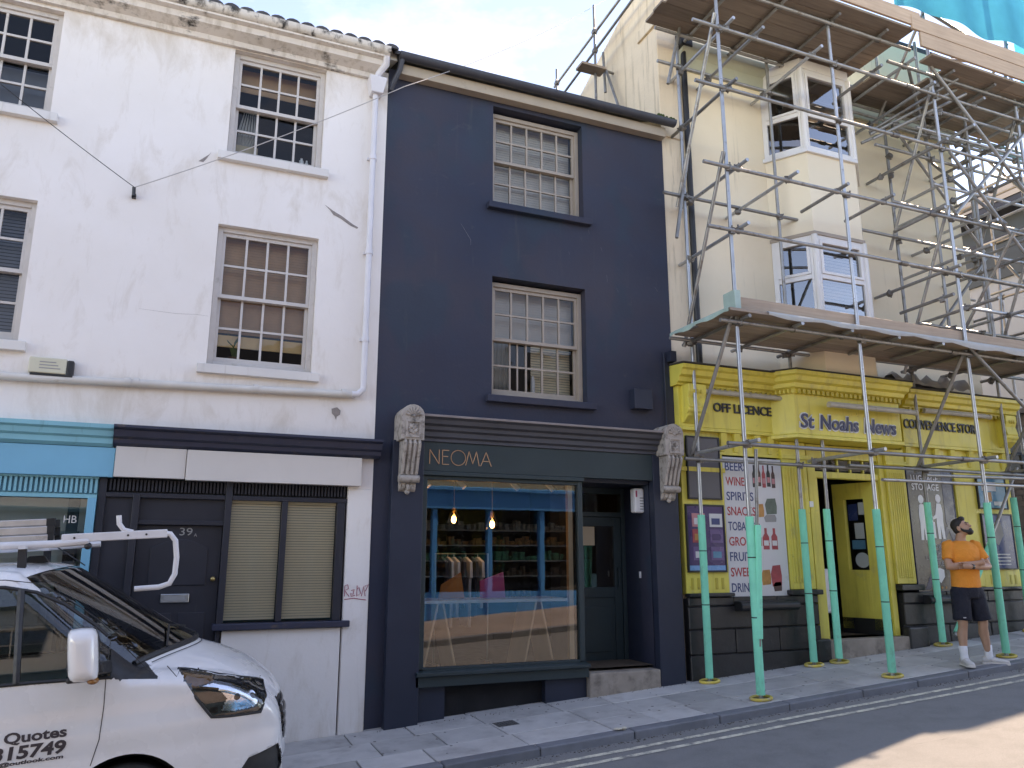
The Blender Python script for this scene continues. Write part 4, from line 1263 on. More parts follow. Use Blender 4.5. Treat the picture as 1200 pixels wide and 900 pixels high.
MB().box(YX0 + .3, YX1, .02, .3, 9.95, 10.5).build('parapet', 'cream_render', YH)
MB().prof_x([(.018, 8.78), (-.03, 8.78), (-.05, 8.98), (-.14, 9.08), (-.14, 9.18), (.018, 9.18)], YX0 + .36, YX1 + .05).build('frieze', 'frieze_green', YH)
mb = MB()
for z in (4.25, 6.8, 9.0):
    mb.box(YX0 + .31, YX1 - .3, .31, 7.4, z - .1, z)
mb.box(YX0 + .31, YX1 - .3, 2.4, 2.5, 4.2, 9.9)
mb.build('inner_wall', 'inner_dark', YH)
MB().path([(6.36, -.05, 9.35), (6.36, -.05, 4.25)], .045, 10).build('downpipe', 'black_plastic', YH, smooth=True)
MB().box(6.26, 6.47, -.16, .018, 9.08, 9.32).build('hopper', 'black_plastic', YH, bevel=.02)

# ---- canted bay
BL, BFL, BFR, BR_, BY = (7.82, .018), (8.15, -.50), (9.10, -.50), (9.70, .018), None
def bay_ring(off=0.0):
    return [(BL[0] - off, .018), (BFL[0] - off * .4, BFL[1] - off), (BFR[0] + off * .4, BFR[1] - off), (BR_[0] + off, .018)]
def bay_band(name, mat, z0, z1, off=0.0, parent=None, bevel=0):
    r_ = bay_ring(off)
    return MB().prof_z(r_, z0, z1).build(name, mat, parent, bevel=bevel)
bay = bay_band('bay', 'bay_panel', 6.30, 7.55, 0, YH)
bay_band('apron', 'bay_panel', 4.10, 4.98, 0, bay)
bay_band('sill', 'upvc', 7.55, 7.61, .045, bay, .004)
bay_band('sill', 'upvc', 4.98, 5.04, .045, bay, .004)
bay_band('head', 'upvc', 8.96, 9.12, .02, bay, .004)
bay_band('head_mould', 'cream_paint', 6.245, 6.298, .03, bay, .004)
def bay_face(p, q, z0, z1, transom, blind, first):
    (xa, ya), (xb, yb) = p, q
    d = Vector((xb - xa, yb - ya, 0))
    L_ = d.length
    d.normalize()
    nrm = Vector((d.y, -d.x, 0))
    def P(u, w, z):
        return Vector((xa, ya, 0)) + d * u + nrm * w + Vector((0, 0, z))
    def bar(mb, u0, u1, za, zb_, w0=-.05, w1=.012):
        mb.hexa([P(u0, w1, za), P(u1, w1, za), P(u1, w0, za), P(u0, w0, za), P(u0, w1, zb_), P(u1, w1, zb_), P(u1, w0, zb_), P(u0, w0, zb_)])
    fw = .075
    mb = MB()
    bar(mb, 0, fw, z0, z1)
    bar(mb, L_ - fw, L_, z0, z1)
    bar(mb, fw, L_ - fw, z1 - fw, z1)
    bar(mb, fw, L_ - fw, z0, z0 + fw * .8)
    bar(mb, fw, L_ - fw, transom - .035, transom + .035)
    bar(mb, fw, fw + .045, transom + .035, z1 - fw, -.03, .028)
    bar(mb, L_ - fw - .045, L_ - fw, transom + .035, z1 - fw, -.03, .028)
    bar(mb, fw + .045, L_ - fw - .045, z1 - fw - .045, z1 - fw, -.03, .028)
    bar(mb, fw + .045, L_ - fw - .045, transom + .035, transom + .075, -.03, .028)
    w_ = mb.build('window', 'upvc', YH, bevel=.004)
    for za, zb_ in ((z0 + fw * .8, transom - .035), (transom + .075, z1 - fw - .045)):
        MB().add([P(fw, -.015, za), P(L_ - fw, -.015, za), P(L_ - fw, -.015, zb_), P(fw, -.015, zb_)], [(0, 1, 2, 3)]).build('pane', 'bay_glass', w_, fix=False)
    if blind:
        mb = MB()
        z = z1 - fw
        while z > z0 + fw:
            mb.add([P(fw, -.10, z), P(L_ - fw, -.10, z), P(L_ - fw, -.085, z - .036), P(fw, -.085, z - .036)], [(0, 1, 2, 3)])
            z -= .05
        mb.build('blind', 'blind_grey', w_, fix=False)
rg = bay_ring()
for (z0, z1, tr) in ((7.61, 8.96, 8.20), (5.04, 6.245, 5.62)):
    for i in range(3):
        bay_face(rg[i], rg[i + 1], z0, z1, tr, z0 < 6 and i == 1, False)
for z0, z1 in ((7.61, 8.96), (5.04, 6.245)):
    for i in (1, 2):
        MB().tube((rg[i][0], rg[i][1] - .0, z0), (rg[i][0], rg[i][1], z1), .045, 8).build('bay_post', 'upvc', YH)
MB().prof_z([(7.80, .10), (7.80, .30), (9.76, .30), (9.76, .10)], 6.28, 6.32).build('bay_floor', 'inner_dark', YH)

# ---- yellow shopfront
YF = -.02
def cornice_prof(y):
    return [(.02, 4.18), (y - .30, 4.15), (y - .30, 4.10), (y - .26, 4.08), (y - .245, 4.02), (y - .19, 3.995), (y - .18, 3.94), (y - .13, 3.92), (y - .13, 3.90), (.02, 3.90)]
CFL, CFR, CW = 7.66, 9.62, -.36          # projecting centre over the door
ys = MB()
ys.prof_x(cornice_prof(YF), 5.90, 7.70)
ysf = ys.build('yellow_shopfront', 'yellow_paint', YH)
MB().prof_x(cornice_prof(YF), 9.95, 12.42).build('cornice', 'yellow_paint', ysf)
def run_profile(mb, prof, path):
    """sweep an outward profile (offset, z) round a plan path of (x, y)"""
    n = len(path)
    rings = []
    for off, z in prof:
        ring = []
        for i, (x, y) in enumerate(path):
            dirs = []
            for a, b in ((i - 1, i), (i, i + 1)):
                if 0 <= a and b < n:
                    d = Vector((path[b][0] - path[a][0], path[b][1] - path[a][1])).normalized()
                    dirs.append(Vector((d.y, -d.x)))
            nn = sum(dirs, Vector((0, 0)))
            nn = nn / max(.3, nn.length_squared / len(dirs)) if len(dirs) > 1 else nn
            if len(dirs) > 1:
                m_ = (dirs[0] + dirs[1]).normalized()
                nn = m_ / max(.4, m_.dot(dirs[0]))
            ring.append((x + nn.x * off, y + nn.y * off, z))
        rings.append(ring)
    for a, b in zip(rings, rings[1:]):
        o = len(mb.v)
        mb.v += a + b
        for i in range(n - 1):
            mb.f.append((o + i, o + i + 1, o + n + i + 1, o + n + i))
    return mb
cpath = [(7.44, YF - .02), (CFL, CW), (CFR, CW), (9.86, YF - .02)]
run_profile(MB(), [(-.6, 4.20), (.20, 4.17), (.20, 4.12), (.16, 4.10), (.145, 4.04), (.09, 4.015), (.08, 3.96), (.03, 3.94), (.03, 3.885), (0, 3.88), (0, 3.33), (.03, 3.31), (.03, 3.27), (-.1, 3.26), (-.6, 3.26)], cpath).build('centre_cornice', 'yellow_paint', ysf, fix=True)
M('cornice_top', (0.055, 0.05, 0.045), 0.9, 0.3, 6, 0.4, 30)
run_profile(MB(), [(-.6, 4.206), (.21, 4.176), (.215, 4.19), (-.6, 4.235)], cpath).build('lead_cap', 'cornice_top', ysf)
for a_, b_ in ((5.89, 7.5), (9.9, 12.43)):
    MB().prof_x([(.015, 4.19), (YF - .31, 4.158), (YF - .315, 4.175), (.015, 4.21)], a_, b_).build('lead_cap', 'cornice_top', ysf)
# dentils
dn = MB()
for x0_, x1_ in ((6.25, 7.60), (10.05, 12.1)):
    x = x0_
    while x < x1_:
        dn.box(x, x + .045, YF - .165, YF - .06, 3.845, 3.899)
        x += .085
x = CFL + .03
while x < CFR - .03:
    dn.box(x, x + .045, CW - .06, CW - .001, 3.88, 3.938)
    x += .085
for s_ in (0, 1):
    a = Vector(cpath[0] if s_ == 0 else cpath[2])
    b = Vector(cpath[1] if s_ == 0 else cpath[3])
    n_ = 7
    for k in range(1, n_):
        p = a.lerp(b, k / n_)
        dn.box(p.x - .022, p.x + .022, p.y - .05, p.y + .02, 3.88, 3.938)
dn.build('dentils', 'yellow_dark', ysf, kind='stuff')
# fascias with lettering
MB().box(5.95, 7.62, YF - .08, .018, 3.36, 3.898).build('fascia', 'yellow_paint', ysf, bevel=.004)
MB().box(9.96, 12.30, YF - .08, .018, 3.36, 3.898).build('fascia', 'yellow_paint', ysf, bevel=.004)
text_obj('lettering', 'OFF LICENCE', 'letter_dark', ysf, 6.50, 3.585, .97, .125, YF - .081, .02, bold=.014)
text_obj('lettering', 'CONVENIENCE STORE', 'letter_dark', ysf, 9.98, 3.585, 1.62, .145, YF - .081, .02, bold=.014)
for wd, x, w_ in (('St', 7.73, .24), ('Noahs', 8.08, .70), ('News', 8.90, .60)):
    text_obj('lettering_outline', wd, 'letter_white', ysf, x, 3.405, w_, .205, CW - .001, .012, bold=.055, slant=.12)
    text_obj('lettering', wd, 'letter_navy', ysf, x, 3.405, w_, .205, CW - .014, .012, bold=.015, slant=.12)
# scroll brackets at the ends of the fascia
def ybracket(x0, x1):
    pr = [(0, 3.40), (-.10, 3.40), (-.20, 3.48), (-.25, 3.60), (-.22, 3.72), (-.25, 3.80), (-.25, 3.90), (0, 3.90)]
    b = MB().prof_x([(YF + y, z) for y, z in pr], x0, x1).build('console', 'yellow_paint', ysf, bevel=.01)
    MB().tube((x0 - .01, YF - .19, 3.56), (x1 + .01, YF - .19, 3.56), .05, 12).build('console_roll', 'yellow_paint', ysf, smooth=True)
    mm = MB()
    for k in range(3):
        mm.ball(((x0 + x1) / 2 + (k - 1) * .05, YF - .253, 3.80), .02, .012, .03, 8, 6)
    mm.build('console_flower', 'yellow_dark', ysf, smooth=True)
ybracket(6.00, 6.28)
ybracket(12.05, 12.30)
# frieze below the fascia, with small blocks
for a_, b_ in ((5.96, 7.62), (9.96, 12.28)):
    MB().box(a_, b_, YF - .02, .04, 3.02, 3.355).build('frieze_board', 'yellow_paint', ysf)
for a_, b_ in ((5.95, 7.63), (9.95, 12.29)):
    MB().box(a_, b_, YF - .09, YF - .021, 3.31, 3.357).build('moulding', 'yellow_paint', ysf, bevel=.006)
for x in (6.62, 6.84, 7.18, 7.42, 10.0, 10.32, 10.60, 10.94, 11.35, 11.75, 12.1):
    MB().hexa([(x, YF - .035, 3.06), (x + .07, YF - .035, 3.06), (x + .07, YF - .02, 3.06), (x, YF - .02, 3.06), (x - .015, YF - .085, 3.305), (x + .085, YF - .085, 3.305), (x + .085, YF - .02, 3.305), (x - .015, YF - .02, 3.305)]).build('frieze_block', 'yellow_paint', ysf, bevel=.006)
# pilasters: plain left one behind the screens, fluted ones by the door
def pilaster(x0, x1, z0, z1, flutes, y=YF - .06):
    p = MB().box(x0, x1, y, .03, z0, z1).build('pilaster', 'yellow_paint', ysf, bevel=.004)
    if flutes:
        n = flutes
        for k in range(n):
            xx = x0 + .04 + (x1 - x0 - .08) * (k + .5) / n
            MB().box(xx - .011, xx + .011, y - .010, y - .0005, z0 + .08, z1 - .35).build('flute', 'yellow_paint', p, bevel=.004, seg=1)
    MB().box(x0 - .02, x1 + .02, y - .03, y - .001, z1 - .24, z1 - .18).build('necking', 'yellow_paint', p, bevel=.006)
    return p
pilaster(5.955, 6.615, 1.22, 3.01, 0)
pilaster(7.62, 8.05, 1.26, 3.25, 7)
pilaster(9.56, 9.93, 1.31, 3.25, 7)
pilaster(10.96, 11.36, 1.25, 3.01, 0)
pilaster(11.361, 12.20, 1.20, 3.01, 0)
for xs_ in ((6.0, 6.56), (11.45, 12.1)):
    fl = MB()
    for k in range(6):
        xx = xs_[0] + (xs_[1] - xs_[0]) * (k + .5) / 6
        if abs(k - 2.5) > .8:
            fl.box(xx - .018, xx + .018, YF - .066, YF - .061, 1.28, 1.42)
    fl.build('flute_ends', 'yellow_dark', ysf, kind='stuff')
# entrance: canted jambs, transom light, open door
MB().box(8.10, 8.24, YF - .02, .10, .55, 3.25).box(9.46, 9.555, YF - .02, .10, .60, 3.25).box(8.24, 9.46, YF, .10, 2.78, 2.87).box(8.24, 9.46, YF, .10, 3.06, 3.25).build('door_surround', 'yellow_paint', ysf, bevel=.005)
MB().hexa([(8.24, -.02, .55), (8.28, -.02, .55), (8.28, .4, .55), (8.24, .4, .55), (8.24, -.02, 2.78), (8.28, -.02, 2.78), (8.28, .4, 2.78), (8.24, .4, 2.78)]).build('jamb', 'yellow_paint', ysf)
tl = MB()
for k in range(1, 5):
    x = 8.24 + 1.22 * k / 5
    tl.box(x - .012, x + .012, .02, .06, 2.87, 3.06)
tl.build('transom_bars', 'yellow_paint', ysf)
for k in range(5):
    x = 8.24 + 1.22 * k / 5
    MB().quad((x + .012, .04, 2.87), (x + .232, .04, 2.87), (x + .232, .04, 3.06), (x + .012, .04, 3.06)).build('transom_pane', 'window_glass', ysf, fix=False)
# door leaf, hinged at right and folded back into the shop
dth = R(-74)
hx, hy = 9.45, .0
def dl(u, w, z):                              # u from hinge towards the latch, w depth
    return (hx - u * math.cos(dth) + w * math.sin(dth) * 1.0, hy - u * math.sin(dth) + w * math.cos(dth), z)
def dbox(mb, u0, u1, w0, w1, z0, z1):
    return mb.hexa([dl(u0, w0, z0), dl(u1, w0, z0), dl(u1, w1, z0), dl(u0, w1, z0), dl(u0, w0, z1), dl(u1, w0, z1), dl(u1, w1, z1), dl(u0, w1, z1)])
DW = .68
db = MB()
dbox(db, 0, .20, 0, .05, .66, 2.77)
dbox(db, DW - .17, DW, 0, .05, .66, 2.77)
dbox(db, .20, DW - .17, 0, .05, 2.53, 2.77)
dbox(db, .20, DW - .17, 0, .05, .82, 1.50)
ydoor = db.build('door', 'yellow_paint', ysf, bevel=.004)
dbox(MB(), 0, DW, -.004, .05, .60, .82).build('kick_plate', 'black_plastic', ydoor)
dbox(MB(), .24, DW - .21, -.014, 0, .92, 1.38).build('door_panel', 'yellow_paint', ydoor, bevel=.012)
dbox(MB(), .30, DW - .27, -.03, -.014, .98, 1.30).build('door_panel', 'yellow_paint', ydoor, bevel=.02)
MB().add([dl(.20, .02, 1.50), dl(DW - .17, .02, 1.50), dl(DW - .17, .02, 2.53), dl(.20, .02, 2.53)], [(0, 1, 2, 3)]).build('pane', 'window_glass', ydoor, fix=False)
for (u0, u1, z0, z1, mt) in ((.22, .32, 2.30, 2.48, 'sign_white'), (.26, .40, 1.95, 2.18, 'sign_white'), (.26, .46, 1.80, 1.93, 'poster_teal'), (.34, .48, 2.22, 2.46, 'poster_deepblue')):
    dbox(MB(), u0, u1, .012, .016, z0, z1).build('sticker', mt, ydoor)
ds = MB()
c0 = dl(.38, .010, 1.64)
for k in range(2):
    rr = (.11, .075)[k]
    ring = []
    for j in range(20):
        a = 2 * math.pi * j / 20
        ring.append(dl(.33 + rr * math.cos(a), .008 - k * .003, 1.64 + rr * math.sin(a)))
    MB().add(ring, [tuple(range(20))]).build('sticker', ('sign_white', 'goods_red')[k], ydoor, fix=False)
dbox(MB(), .60, .63, -.04, -.01, 1.55, 1.70).build('door_handle', 'black_plastic', ydoor)
# shop inside
ri = MB()
ri.quad((6.3, 3.2, .4), (11.8, 3.2, .4), (11.8, 3.2, 3.4), (6.3, 3.2, 3.4))
ri.quad((6.3, .1, 3.3), (11.8, .1, 3.3), (11.8, 3.2, 3.3), (6.3, 3.2, 3.3))
ri.quad((8.15, .1, .4), (8.15, 3.2, .4), (8.15, 3.2, 3.3), (8.15, .1, 3.3))
ri.quad((10.4, .1, .4), (10.4, 3.2, .4), (10.4, 3.2, 3.3), (10.4, .1, 3.3))
ri.build('shop_room', 'inner_wall', ysf, fix=False)
MB().quad((6.3, .0, .60), (11.8, .0, .60), (11.8, 3.2, .60), (6.3, 3.2, .60)).build('shop_floor', 'inner_floor', ysf, fix=False)
for k, z in enumerate((.85, 1.2, 1.55, 1.9, 2.25)):
    sh = box('shelf', 'letter_grey', ysf, 8.3, 9.6, 1.7, 2.1, z, z + .025)
    gd = MB()
    x = 8.32
    while x < 9.55:
        w_ = rnd.uniform(.05, .13)
        gd.box(x, x + w_ * .9, 1.72, 1.95, z + .026, z + .026 + rnd.uniform(.12, .28))
        x += w_ + .012
    gd.build('goods', ('goods_red', 'poster_deepblue', 'goods_orange', 'goods_green', 'goods_red')[k], ysf, kind='stuff')
tag(MB().prof_y([(8.50, .92), (8.72, .90), (8.76, 1.42), (8.70, 1.52), (8.60, 1.52), (8.52, 1.42)], .30, .40).build('white_bag', 'cloth_white', None, bevel=.03), 'off-white cloth bag hanging inside the yellow shop doorway', 'bag')
MB().box(8.05, 9.75, -.16, .30, .25, .60).build('doorstep', 'step_stone', ysf, bevel=.012)

# plinth of black rusticated blocks
def plinth(x0, x1, ztop, seed):
    r_ = random.Random(seed)
    z = gz(x0, 0) - .1
    hs = [.40, .30, .28, .22]
    zc = z
    k = 0
    sbox('plinth_core', 'plinth_black', ysf, x0 + .01, x1 - .01, -.06, .03, ztop - .02)
    while zc < ztop - .02:
        h = min(hs[k % 4], ztop - zc)
        x = x0 + (0 if k % 2 else -.0)
        n = max(1, round((x1 - x0) / (.62 if k % 2 else .9)))
        for j in range(n):
            xa, xb = x0 + (x1 - x0) * j / n, x0 + (x1 - x0) * (j + 1) / n
            MB().box(xa + .006, xb - .006, YF - .085 - r_.uniform(0, .012), YF - .03, max(zc, gz(xa) - .03) + .006, zc + h - .006).build('plinth_block', 'plinth_black', ysf, bevel=.01, seg=1)
        zc += h
        k += 1
plinth(5.95, 8.05, 1.19, 3)
plinth(9.60, 12.2, 1.20, 4)
for a_, b_, c_, d_ in ((5.95, 6.64, 1.19, 1.235), (7.55, 8.10, 1.19, 1.255), (9.55, 10.0, 1.22, 1.30), (10.95, 12.22, 1.20, 1.245)):
    MB().box(a_, b_, YF - .14, YF - .02, c_, d_).build('plinth_cap', 'plinth_black', ysf, bevel=.012)
MB().box(7.90, 8.14, YF - .16, YF - .02, .20, .62).build('plinth_foot', 'plinth_black', ysf, bevel=.02)
MB().box(9.58, 9.95, YF - .16, YF - .02, .30, .72).build('plinth_foot', 'plinth_black', ysf, bevel=.02)
for x0_, x1_, z in ((6.66, 7.60, 1.06), (9.98, 10.92, 1.08)):
    MB().prof_x([(YF - .03, z + .07), (YF - .20, z + .07), (YF - .24, z + .03), (YF - .24, z - .02), (YF - .20, z - .05), (YF - .03, z - .06)], x0_, x1_).build('window_ledge', 'black_plastic', ysf, bevel=.012)

# strip lights over the fascias
M('tube_glass', (0.58, 0.56, 0.52), 0.3, 0.05, 4, 0)
for (x0_, x1_, y, z, lb) in ((6.30, 7.75, YF - .18, 3.83, 'dusty strip light above the off licence lettering'), (8.15, 9.75, CW - .16, 3.73, 'dusty strip light above the shop name lettering'), (10.35, 11.75, YF - .18, 3.86, 'dusty strip light above the convenience store lettering')):
    t = thing('strip_light', lb, 'strip light', ((x0_ + x1_) / 2, y, z), 'strip lights over the yellow fascia')
    MB().tube((x0_, y, z), (x1_, y, z), .035, 12).build('tube_cover', 'fluoro', t, smooth=True)
    MB().box(x0_ + .02, x1_ - .02, y + .02, y + .07, z + .005, z + .05).build('back_plate', 'fluoro', t)
    for x in (x0_ - .03, x1_ - .01):
        MB().tube((x, y, z), (x + .04, y, z), .042, 12).build('end_cap', 'fluoro', t, smooth=True)

# signs and posters
def framed(name, label, cat, x0, x1, z0, z1, mat, y=YF - .062, frame='black_plastic', fw=.022, th=.035):
    t = thing(name, label, cat, ((x0 + x1) / 2, y, z0))
    MB().box(x0, x1, y - th, y, z0, z0 + fw).box(x0, x1, y - th, y, z1 - fw, z1).box(x0, x0 + fw, y - th, y, z0 + fw, z1 - fw).box(x1 - fw, x1, y - th, y, z0 + fw, z1 - fw).build('frame', frame, t, bevel=.004)
    MB().box(x0 + fw, x1 - fw, y - th + .010, y - .002, z0 + fw, z1 - fw).build('sheet', mat, t)
    return t, y - th + .008
t, yy = framed('display_screen', 'blank dark grey screen on the left yellow pilaster', 'screen', 6.03, 6.56, 2.41, 3.235, 'screen_grey')
t, yy = framed('poster_board', 'purple poster board with picture tiles under the grey screen', 'poster', 5.975, 6.575, 1.49, 2.345, 'poster_purple')
for k, (u, w_, mt) in enumerate(((.09, 2.06, 'poster_pink'), (.36, 2.06, 'sign_white'), (.09, 1.86, 'goods_red'), (.36, 1.86, 'poster_purple_light'), (.09, 1.64, 'poster_purple_light'), (.36, 1.64, 'poster_purple_light'))):
    x = 5.975 + u
    tl_ = MB().box(x, x + .20, yy - .002, yy + .004, w_, w_ + .17).build('picture_tile', mt, t)
    MB().box(x + .03, x + .16, yy - .004, yy - .002, w_ + .03, w_ + .11).build('picture', ('sign_white', 'poster_deepblue', 'goods_orange', 'poster_purple', 'sign_white', 'poster_teal')[k], t)
box('band', 'poster_blue', t, 6.0, 6.55, yy - .002, yy + .004, 1.515, 1.575)
# BEERS ... board
bt = thing('price_board', 'tall white board listing beers to drinks in blue and red', 'sign', (7.1, -.05, 1.17))
MB().box(6.62, 7.60, YF - .055, YF - .02, 1.17, 2.99).build('board', 'sign_white', bt, bevel=.004)
words = ['BEERS', 'WINES', 'SPIRITS', 'SNACKS', 'TOBACCO', 'GROCERIES', 'FRUIT', 'SWEETS', 'DRINKS']
wl_ = [.36, .36, .44, .46, .52, .66, .34, .44, .42]
for k, wd in enumerate(words):
    z = 2.805 - k * .196
    text_obj('lettering', wd, 'print_blue' if k % 2 == 0 else 'print_red', bt, 6.655, z, wl_[k], .115, YF - .0555, .002, bold=.012)
def bottle(x, z, h, w_, mt):
    mb = MB()
    mb.prof_y([(x - w_, z), (x + w_, z), (x + w_, z + h * .6), (x + w_ * .4, z + h * .75), (x + w_ * .4, z + h), (x - w_ * .4, z + h), (x - w_ * .4, z + h * .75), (x - w_, z + h * .6)], YF - .0572, YF - .0555)
    mb.build('printed_bottle', mt, bt)
    box('printed_label', ('sign_white', 'poster_pink')[int(x * 100) % 2], bt, x - w_ * .8, x + w_ * .8, YF - .0580, YF - .0573, z + h * .18, z + h * .42)
for k, (x, mt) in enumerate(((7.13, 'letter_dark'), (7.21, 'goods_wine'), (7.29, 'goods_red'), (7.37, 'letter_dark'), (7.45, 'goods_wine'))):
    bottle(x, 2.60 + .015 * (k % 2), .30, .030, mt)
def blob(x0, x1, z0, z1, mt, nm='printed_goods'):
    w_, h = x1 - x0, z1 - z0
    MB().prof_y([(x0 + w_ * .1, z0), (x1 - w_ * .05, z0 + h * .05), (x1, z0 + h * .5), (x1 - w_ * .1, z1), (x0 + w_ * .2, z1 - h * .04), (x0, z0 + h * .6)], YF - .0572, YF - .0555).build(nm, mt, bt)
blob(7.12, 7.26, 2.20, 2.38, 'goods_orange'); blob(7.28, 7.48, 2.24, 2.46, 'goods_green'); blob(7.25, 7.46, 2.14, 2.24, 'letter_grey')
for x in (7.26, 7.40):
    bottle(x, 1.78, .28, .05, 'goods_red')
blob(7.14, 7.30, 1.32, 1.52, 'goods_orange'); blob(7.30, 7.48, 1.30, 1.58, 'goods_red'); blob(7.33, 7.47, 1.24, 1.36, 'goods_wine')
# luggage storage
lg, yy = framed('luggage_poster', 'tall dark luggage storage poster with two white figures and a suitcase', 'poster', 9.97, 10.93, 1.18, 2.985, 'poster_brown', y=YF - .015, frame='poster_navy', fw=.015, th=.03)
MB().prof_y([(10.70, 2.97), (10.915, 2.97), (10.915, 1.6), (10.70, 2.2)], yy - .0015, yy + .004).build('navy_wedge', 'poster_navy', lg)
MB().prof_y([(10.70, 2.14), (10.76, 2.10), (10.22, 1.22), (10.12, 1.22)], yy - .0016, yy + .004).build('navy_stripe', 'poster_navy', lg)
text_obj('lettering', 'LUGGAGE', 'letter_white', lg, 10.06, 2.80, .56, .09, yy - .002, .002, bold=.012)
text_obj('lettering', 'STORAGE', 'letter_white', lg, 10.06, 2.665, .56, .10, yy - .002, .002, bold=.02)
def figure(x, s_, z):
    pts_ = [(-.02, .62), (.04, .62), (.09, .42), (.17, .36), (.16, .33), (.07, .36), (.08, .28), (.07, .0), (.02, .0), (.01, .24), (-.02, .0), (-.07, .0), (-.06, .30), (-.07, .45), (-.05, .60)]
    MB().prof_y([(x + s_ * a, z + b * .85) for a, b in pts_], yy - .0025, yy + .003).build('pictogram', 'letter_white', lg)
    MB().prof_y([(x + .055 * math.cos(2 * math.pi * k / 14), z + .60 + .065 * math.sin(2 * math.pi * k / 14)) for k in range(14)], yy - .0025, yy + .003).build('pictogram', 'letter_white', lg)
figure(10.22, 1, 1.93)
figure(10.58, -1, 1.95)
MB().box(10.34, 10.46, yy - .0025, yy + .003, 1.96, 2.20).box(10.37, 10.38, yy - .0025, yy + .003, 2.20, 2.28).box(10.42, 10.43, yy - .0025, yy + .003, 2.20, 2.28).build('pictogram', 'letter_white', lg)
for k, (wd, x, w_) in enumerate((('STORE', 10.26, .34), ('YOUR', 10.30, .27), ('LUGGAGE', 10.20, .48), ('HERE', 10.31, .25))):
    text_obj('lettering', wd, 'letter_grey', lg, x, 1.815 - k * .085, w_, .058, yy - .002, .002, bold=.012)
MB().prof_y([(10.36, 1.50), (10.45, 1.53), (10.54, 1.50), (10.54, 1.40), (10.45, 1.31), (10.36, 1.40)], yy - .0025, yy + .003).build('shield', 'letter_white', lg)
for k in range(4):
    x = 10.29 + k * .085
    MB().prof_y([(x + (.026 if j % 2 == 0 else .011) * math.sin(math.pi * j / 5), 1.245 + (.026 if j % 2 == 0 else .011) * math.cos(math.pi * j / 5)) for j in range(10)], yy - .0025, yy + .003).build('star', 'goods_orange', lg)
t, yy = framed('poster_board', 'upper of two posters by the right pilaster, pale blue', 'poster', 11.40, 12.06, 2.415, 2.93, 'poster_teal')
for (a, b, c, d, mt) in ((.10, .42, .28, .42, 'sign_white'), (.16, .30, .12, .26, 'goods_orange'), (.34, .58, .06, .12, 'sign_white')):
    box('print', mt, t, 11.40 + a, 11.40 + b, yy - .002, yy + .004, 2.415 + c, 2.415 + d)
t, yy = framed('poster_board', 'lower of two posters by the right pilaster, deep blue with crest', 'poster', 11.41, 12.10, 1.50, 2.345, 'poster_deepblue')
MB().prof_y([(11.58, 2.20), (11.82, 2.22), (11.86, 2.02), (11.72, 1.86), (11.58, 1.98)], yy - .002, yy + .004).build('crest', 'letter_grey', t)
for k in range(4):
    box('print', 'sign_white', t, 11.55, 11.95, yy - .002, yy + .004, 1.72 - k * .05, 1.735 - k * .05)
tag(MB().box(8.06, 8.13, YF - .055, YF - .021, 2.36, 2.44).build('switch_box', 'white_gloss', None, bevel=.004), 'small white box on the door jamb of the yellow shop', 'box')
# projecting sign with a suitcase outline
ps = thing('hanging_sign', 'black projecting sign with a white suitcase outline past the yellow shop', 'sign', (12.75, -.2, 2.9))
MB().box(12.40, 13.15, -.20, -.15, 2.92, 3.30).build('board', 'black_plastic', ps, bevel=.01)
sc = [[(12.62, 3.02), (12.62, 3.20), (12.86, 3.20), (12.86, 3.02), (12.62, 3.02)], [(12.69, 3.20), (12.69, 3.245), (12.79, 3.245), (12.79, 3.20)], [(12.67, 3.02), (12.67, 3.20)], [(12.81, 3.02), (12.81, 3.20)]]
strokes(sc, .014, -.201, .003).build('suitcase_outline', 'letter_white', ps)
MB().box(12.28, 12.42, -.19, -.16, 3.28, 3.31).tube((12.2, .0, 3.32), (12.45, -.175, 3.32), .015).build('bracket', 'black_plastic', ps)
# crumpled sheet lying on the cornice under the platform
tg = MB()
nxx, nyy = 16, 6
for j in range(nyy + 1):
    for i in range(nxx + 1):
        x = 9.75 + 1.55 * i / nxx
        tg.v.append((x, -.30 + .32 * j / nyy + rnd.uniform(-.02, .02), 4.20 + .16 * math.sin(j / nyy * 3.0) * (1 + .5 * math.sin(i * 1.7)) + rnd.uniform(0, .05)))
for j in range(nyy):
    for i in range(nxx):
        a = j * (nxx + 1) + i
        tg.f.append((a, a + 1, a + nxx + 2, a + nxx + 1))
tag(tg.build('crumpled_tarpaulin', 'tarp_grey', None, fix=False, smooth='full'), 'crumpled grey tarpaulin lying on the yellow cornice under the platform', 'tarpaulin')

# ================================================================== house across the side street, far right
M('slate_fascia', (0.055, 0.075, 0.09), 0.6, 0.15, 2, 0.1, 30)
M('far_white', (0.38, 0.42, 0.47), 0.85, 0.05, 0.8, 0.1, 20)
M('dark_brick', (0.085, 0.075, 0.070), 0.8, 0.25, 6, 0.3, 30)
M('roof_black', (0.012, 0.012, 0.014), 0.85, 0.2, 4, 0)
FR = thing('side_street_house', 'white flank of a dark-roofed house beyond the scaffolding, at right edge', 'house', (16.5, 5, gz(16.5)))
fx, fz = 16.5, 8.2
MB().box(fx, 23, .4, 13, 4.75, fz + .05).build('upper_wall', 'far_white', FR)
MB().box(fx + .02, 23, .42, 13, .2, 4.75).build('ground_floor_wall', 'dark_brick', FR)
for r_i in range(22):
    z = 1.0 + r_i * .165
    n = 24
    off = .12 if r_i % 2 else 0
    for k in range(4):
        pass
bk = MB()
for r_i in range(30):
    z = .95 + r_i * .12
    y = 1.65 + (.13 if r_i % 2 else 0)
    while y < 6.5:
        bk.box(fx + .003, fx + .03, y, y + .245, z, z + .108)
        y += .26
bk.build('bricks', 'dark_brick', FR, kind='stuff')
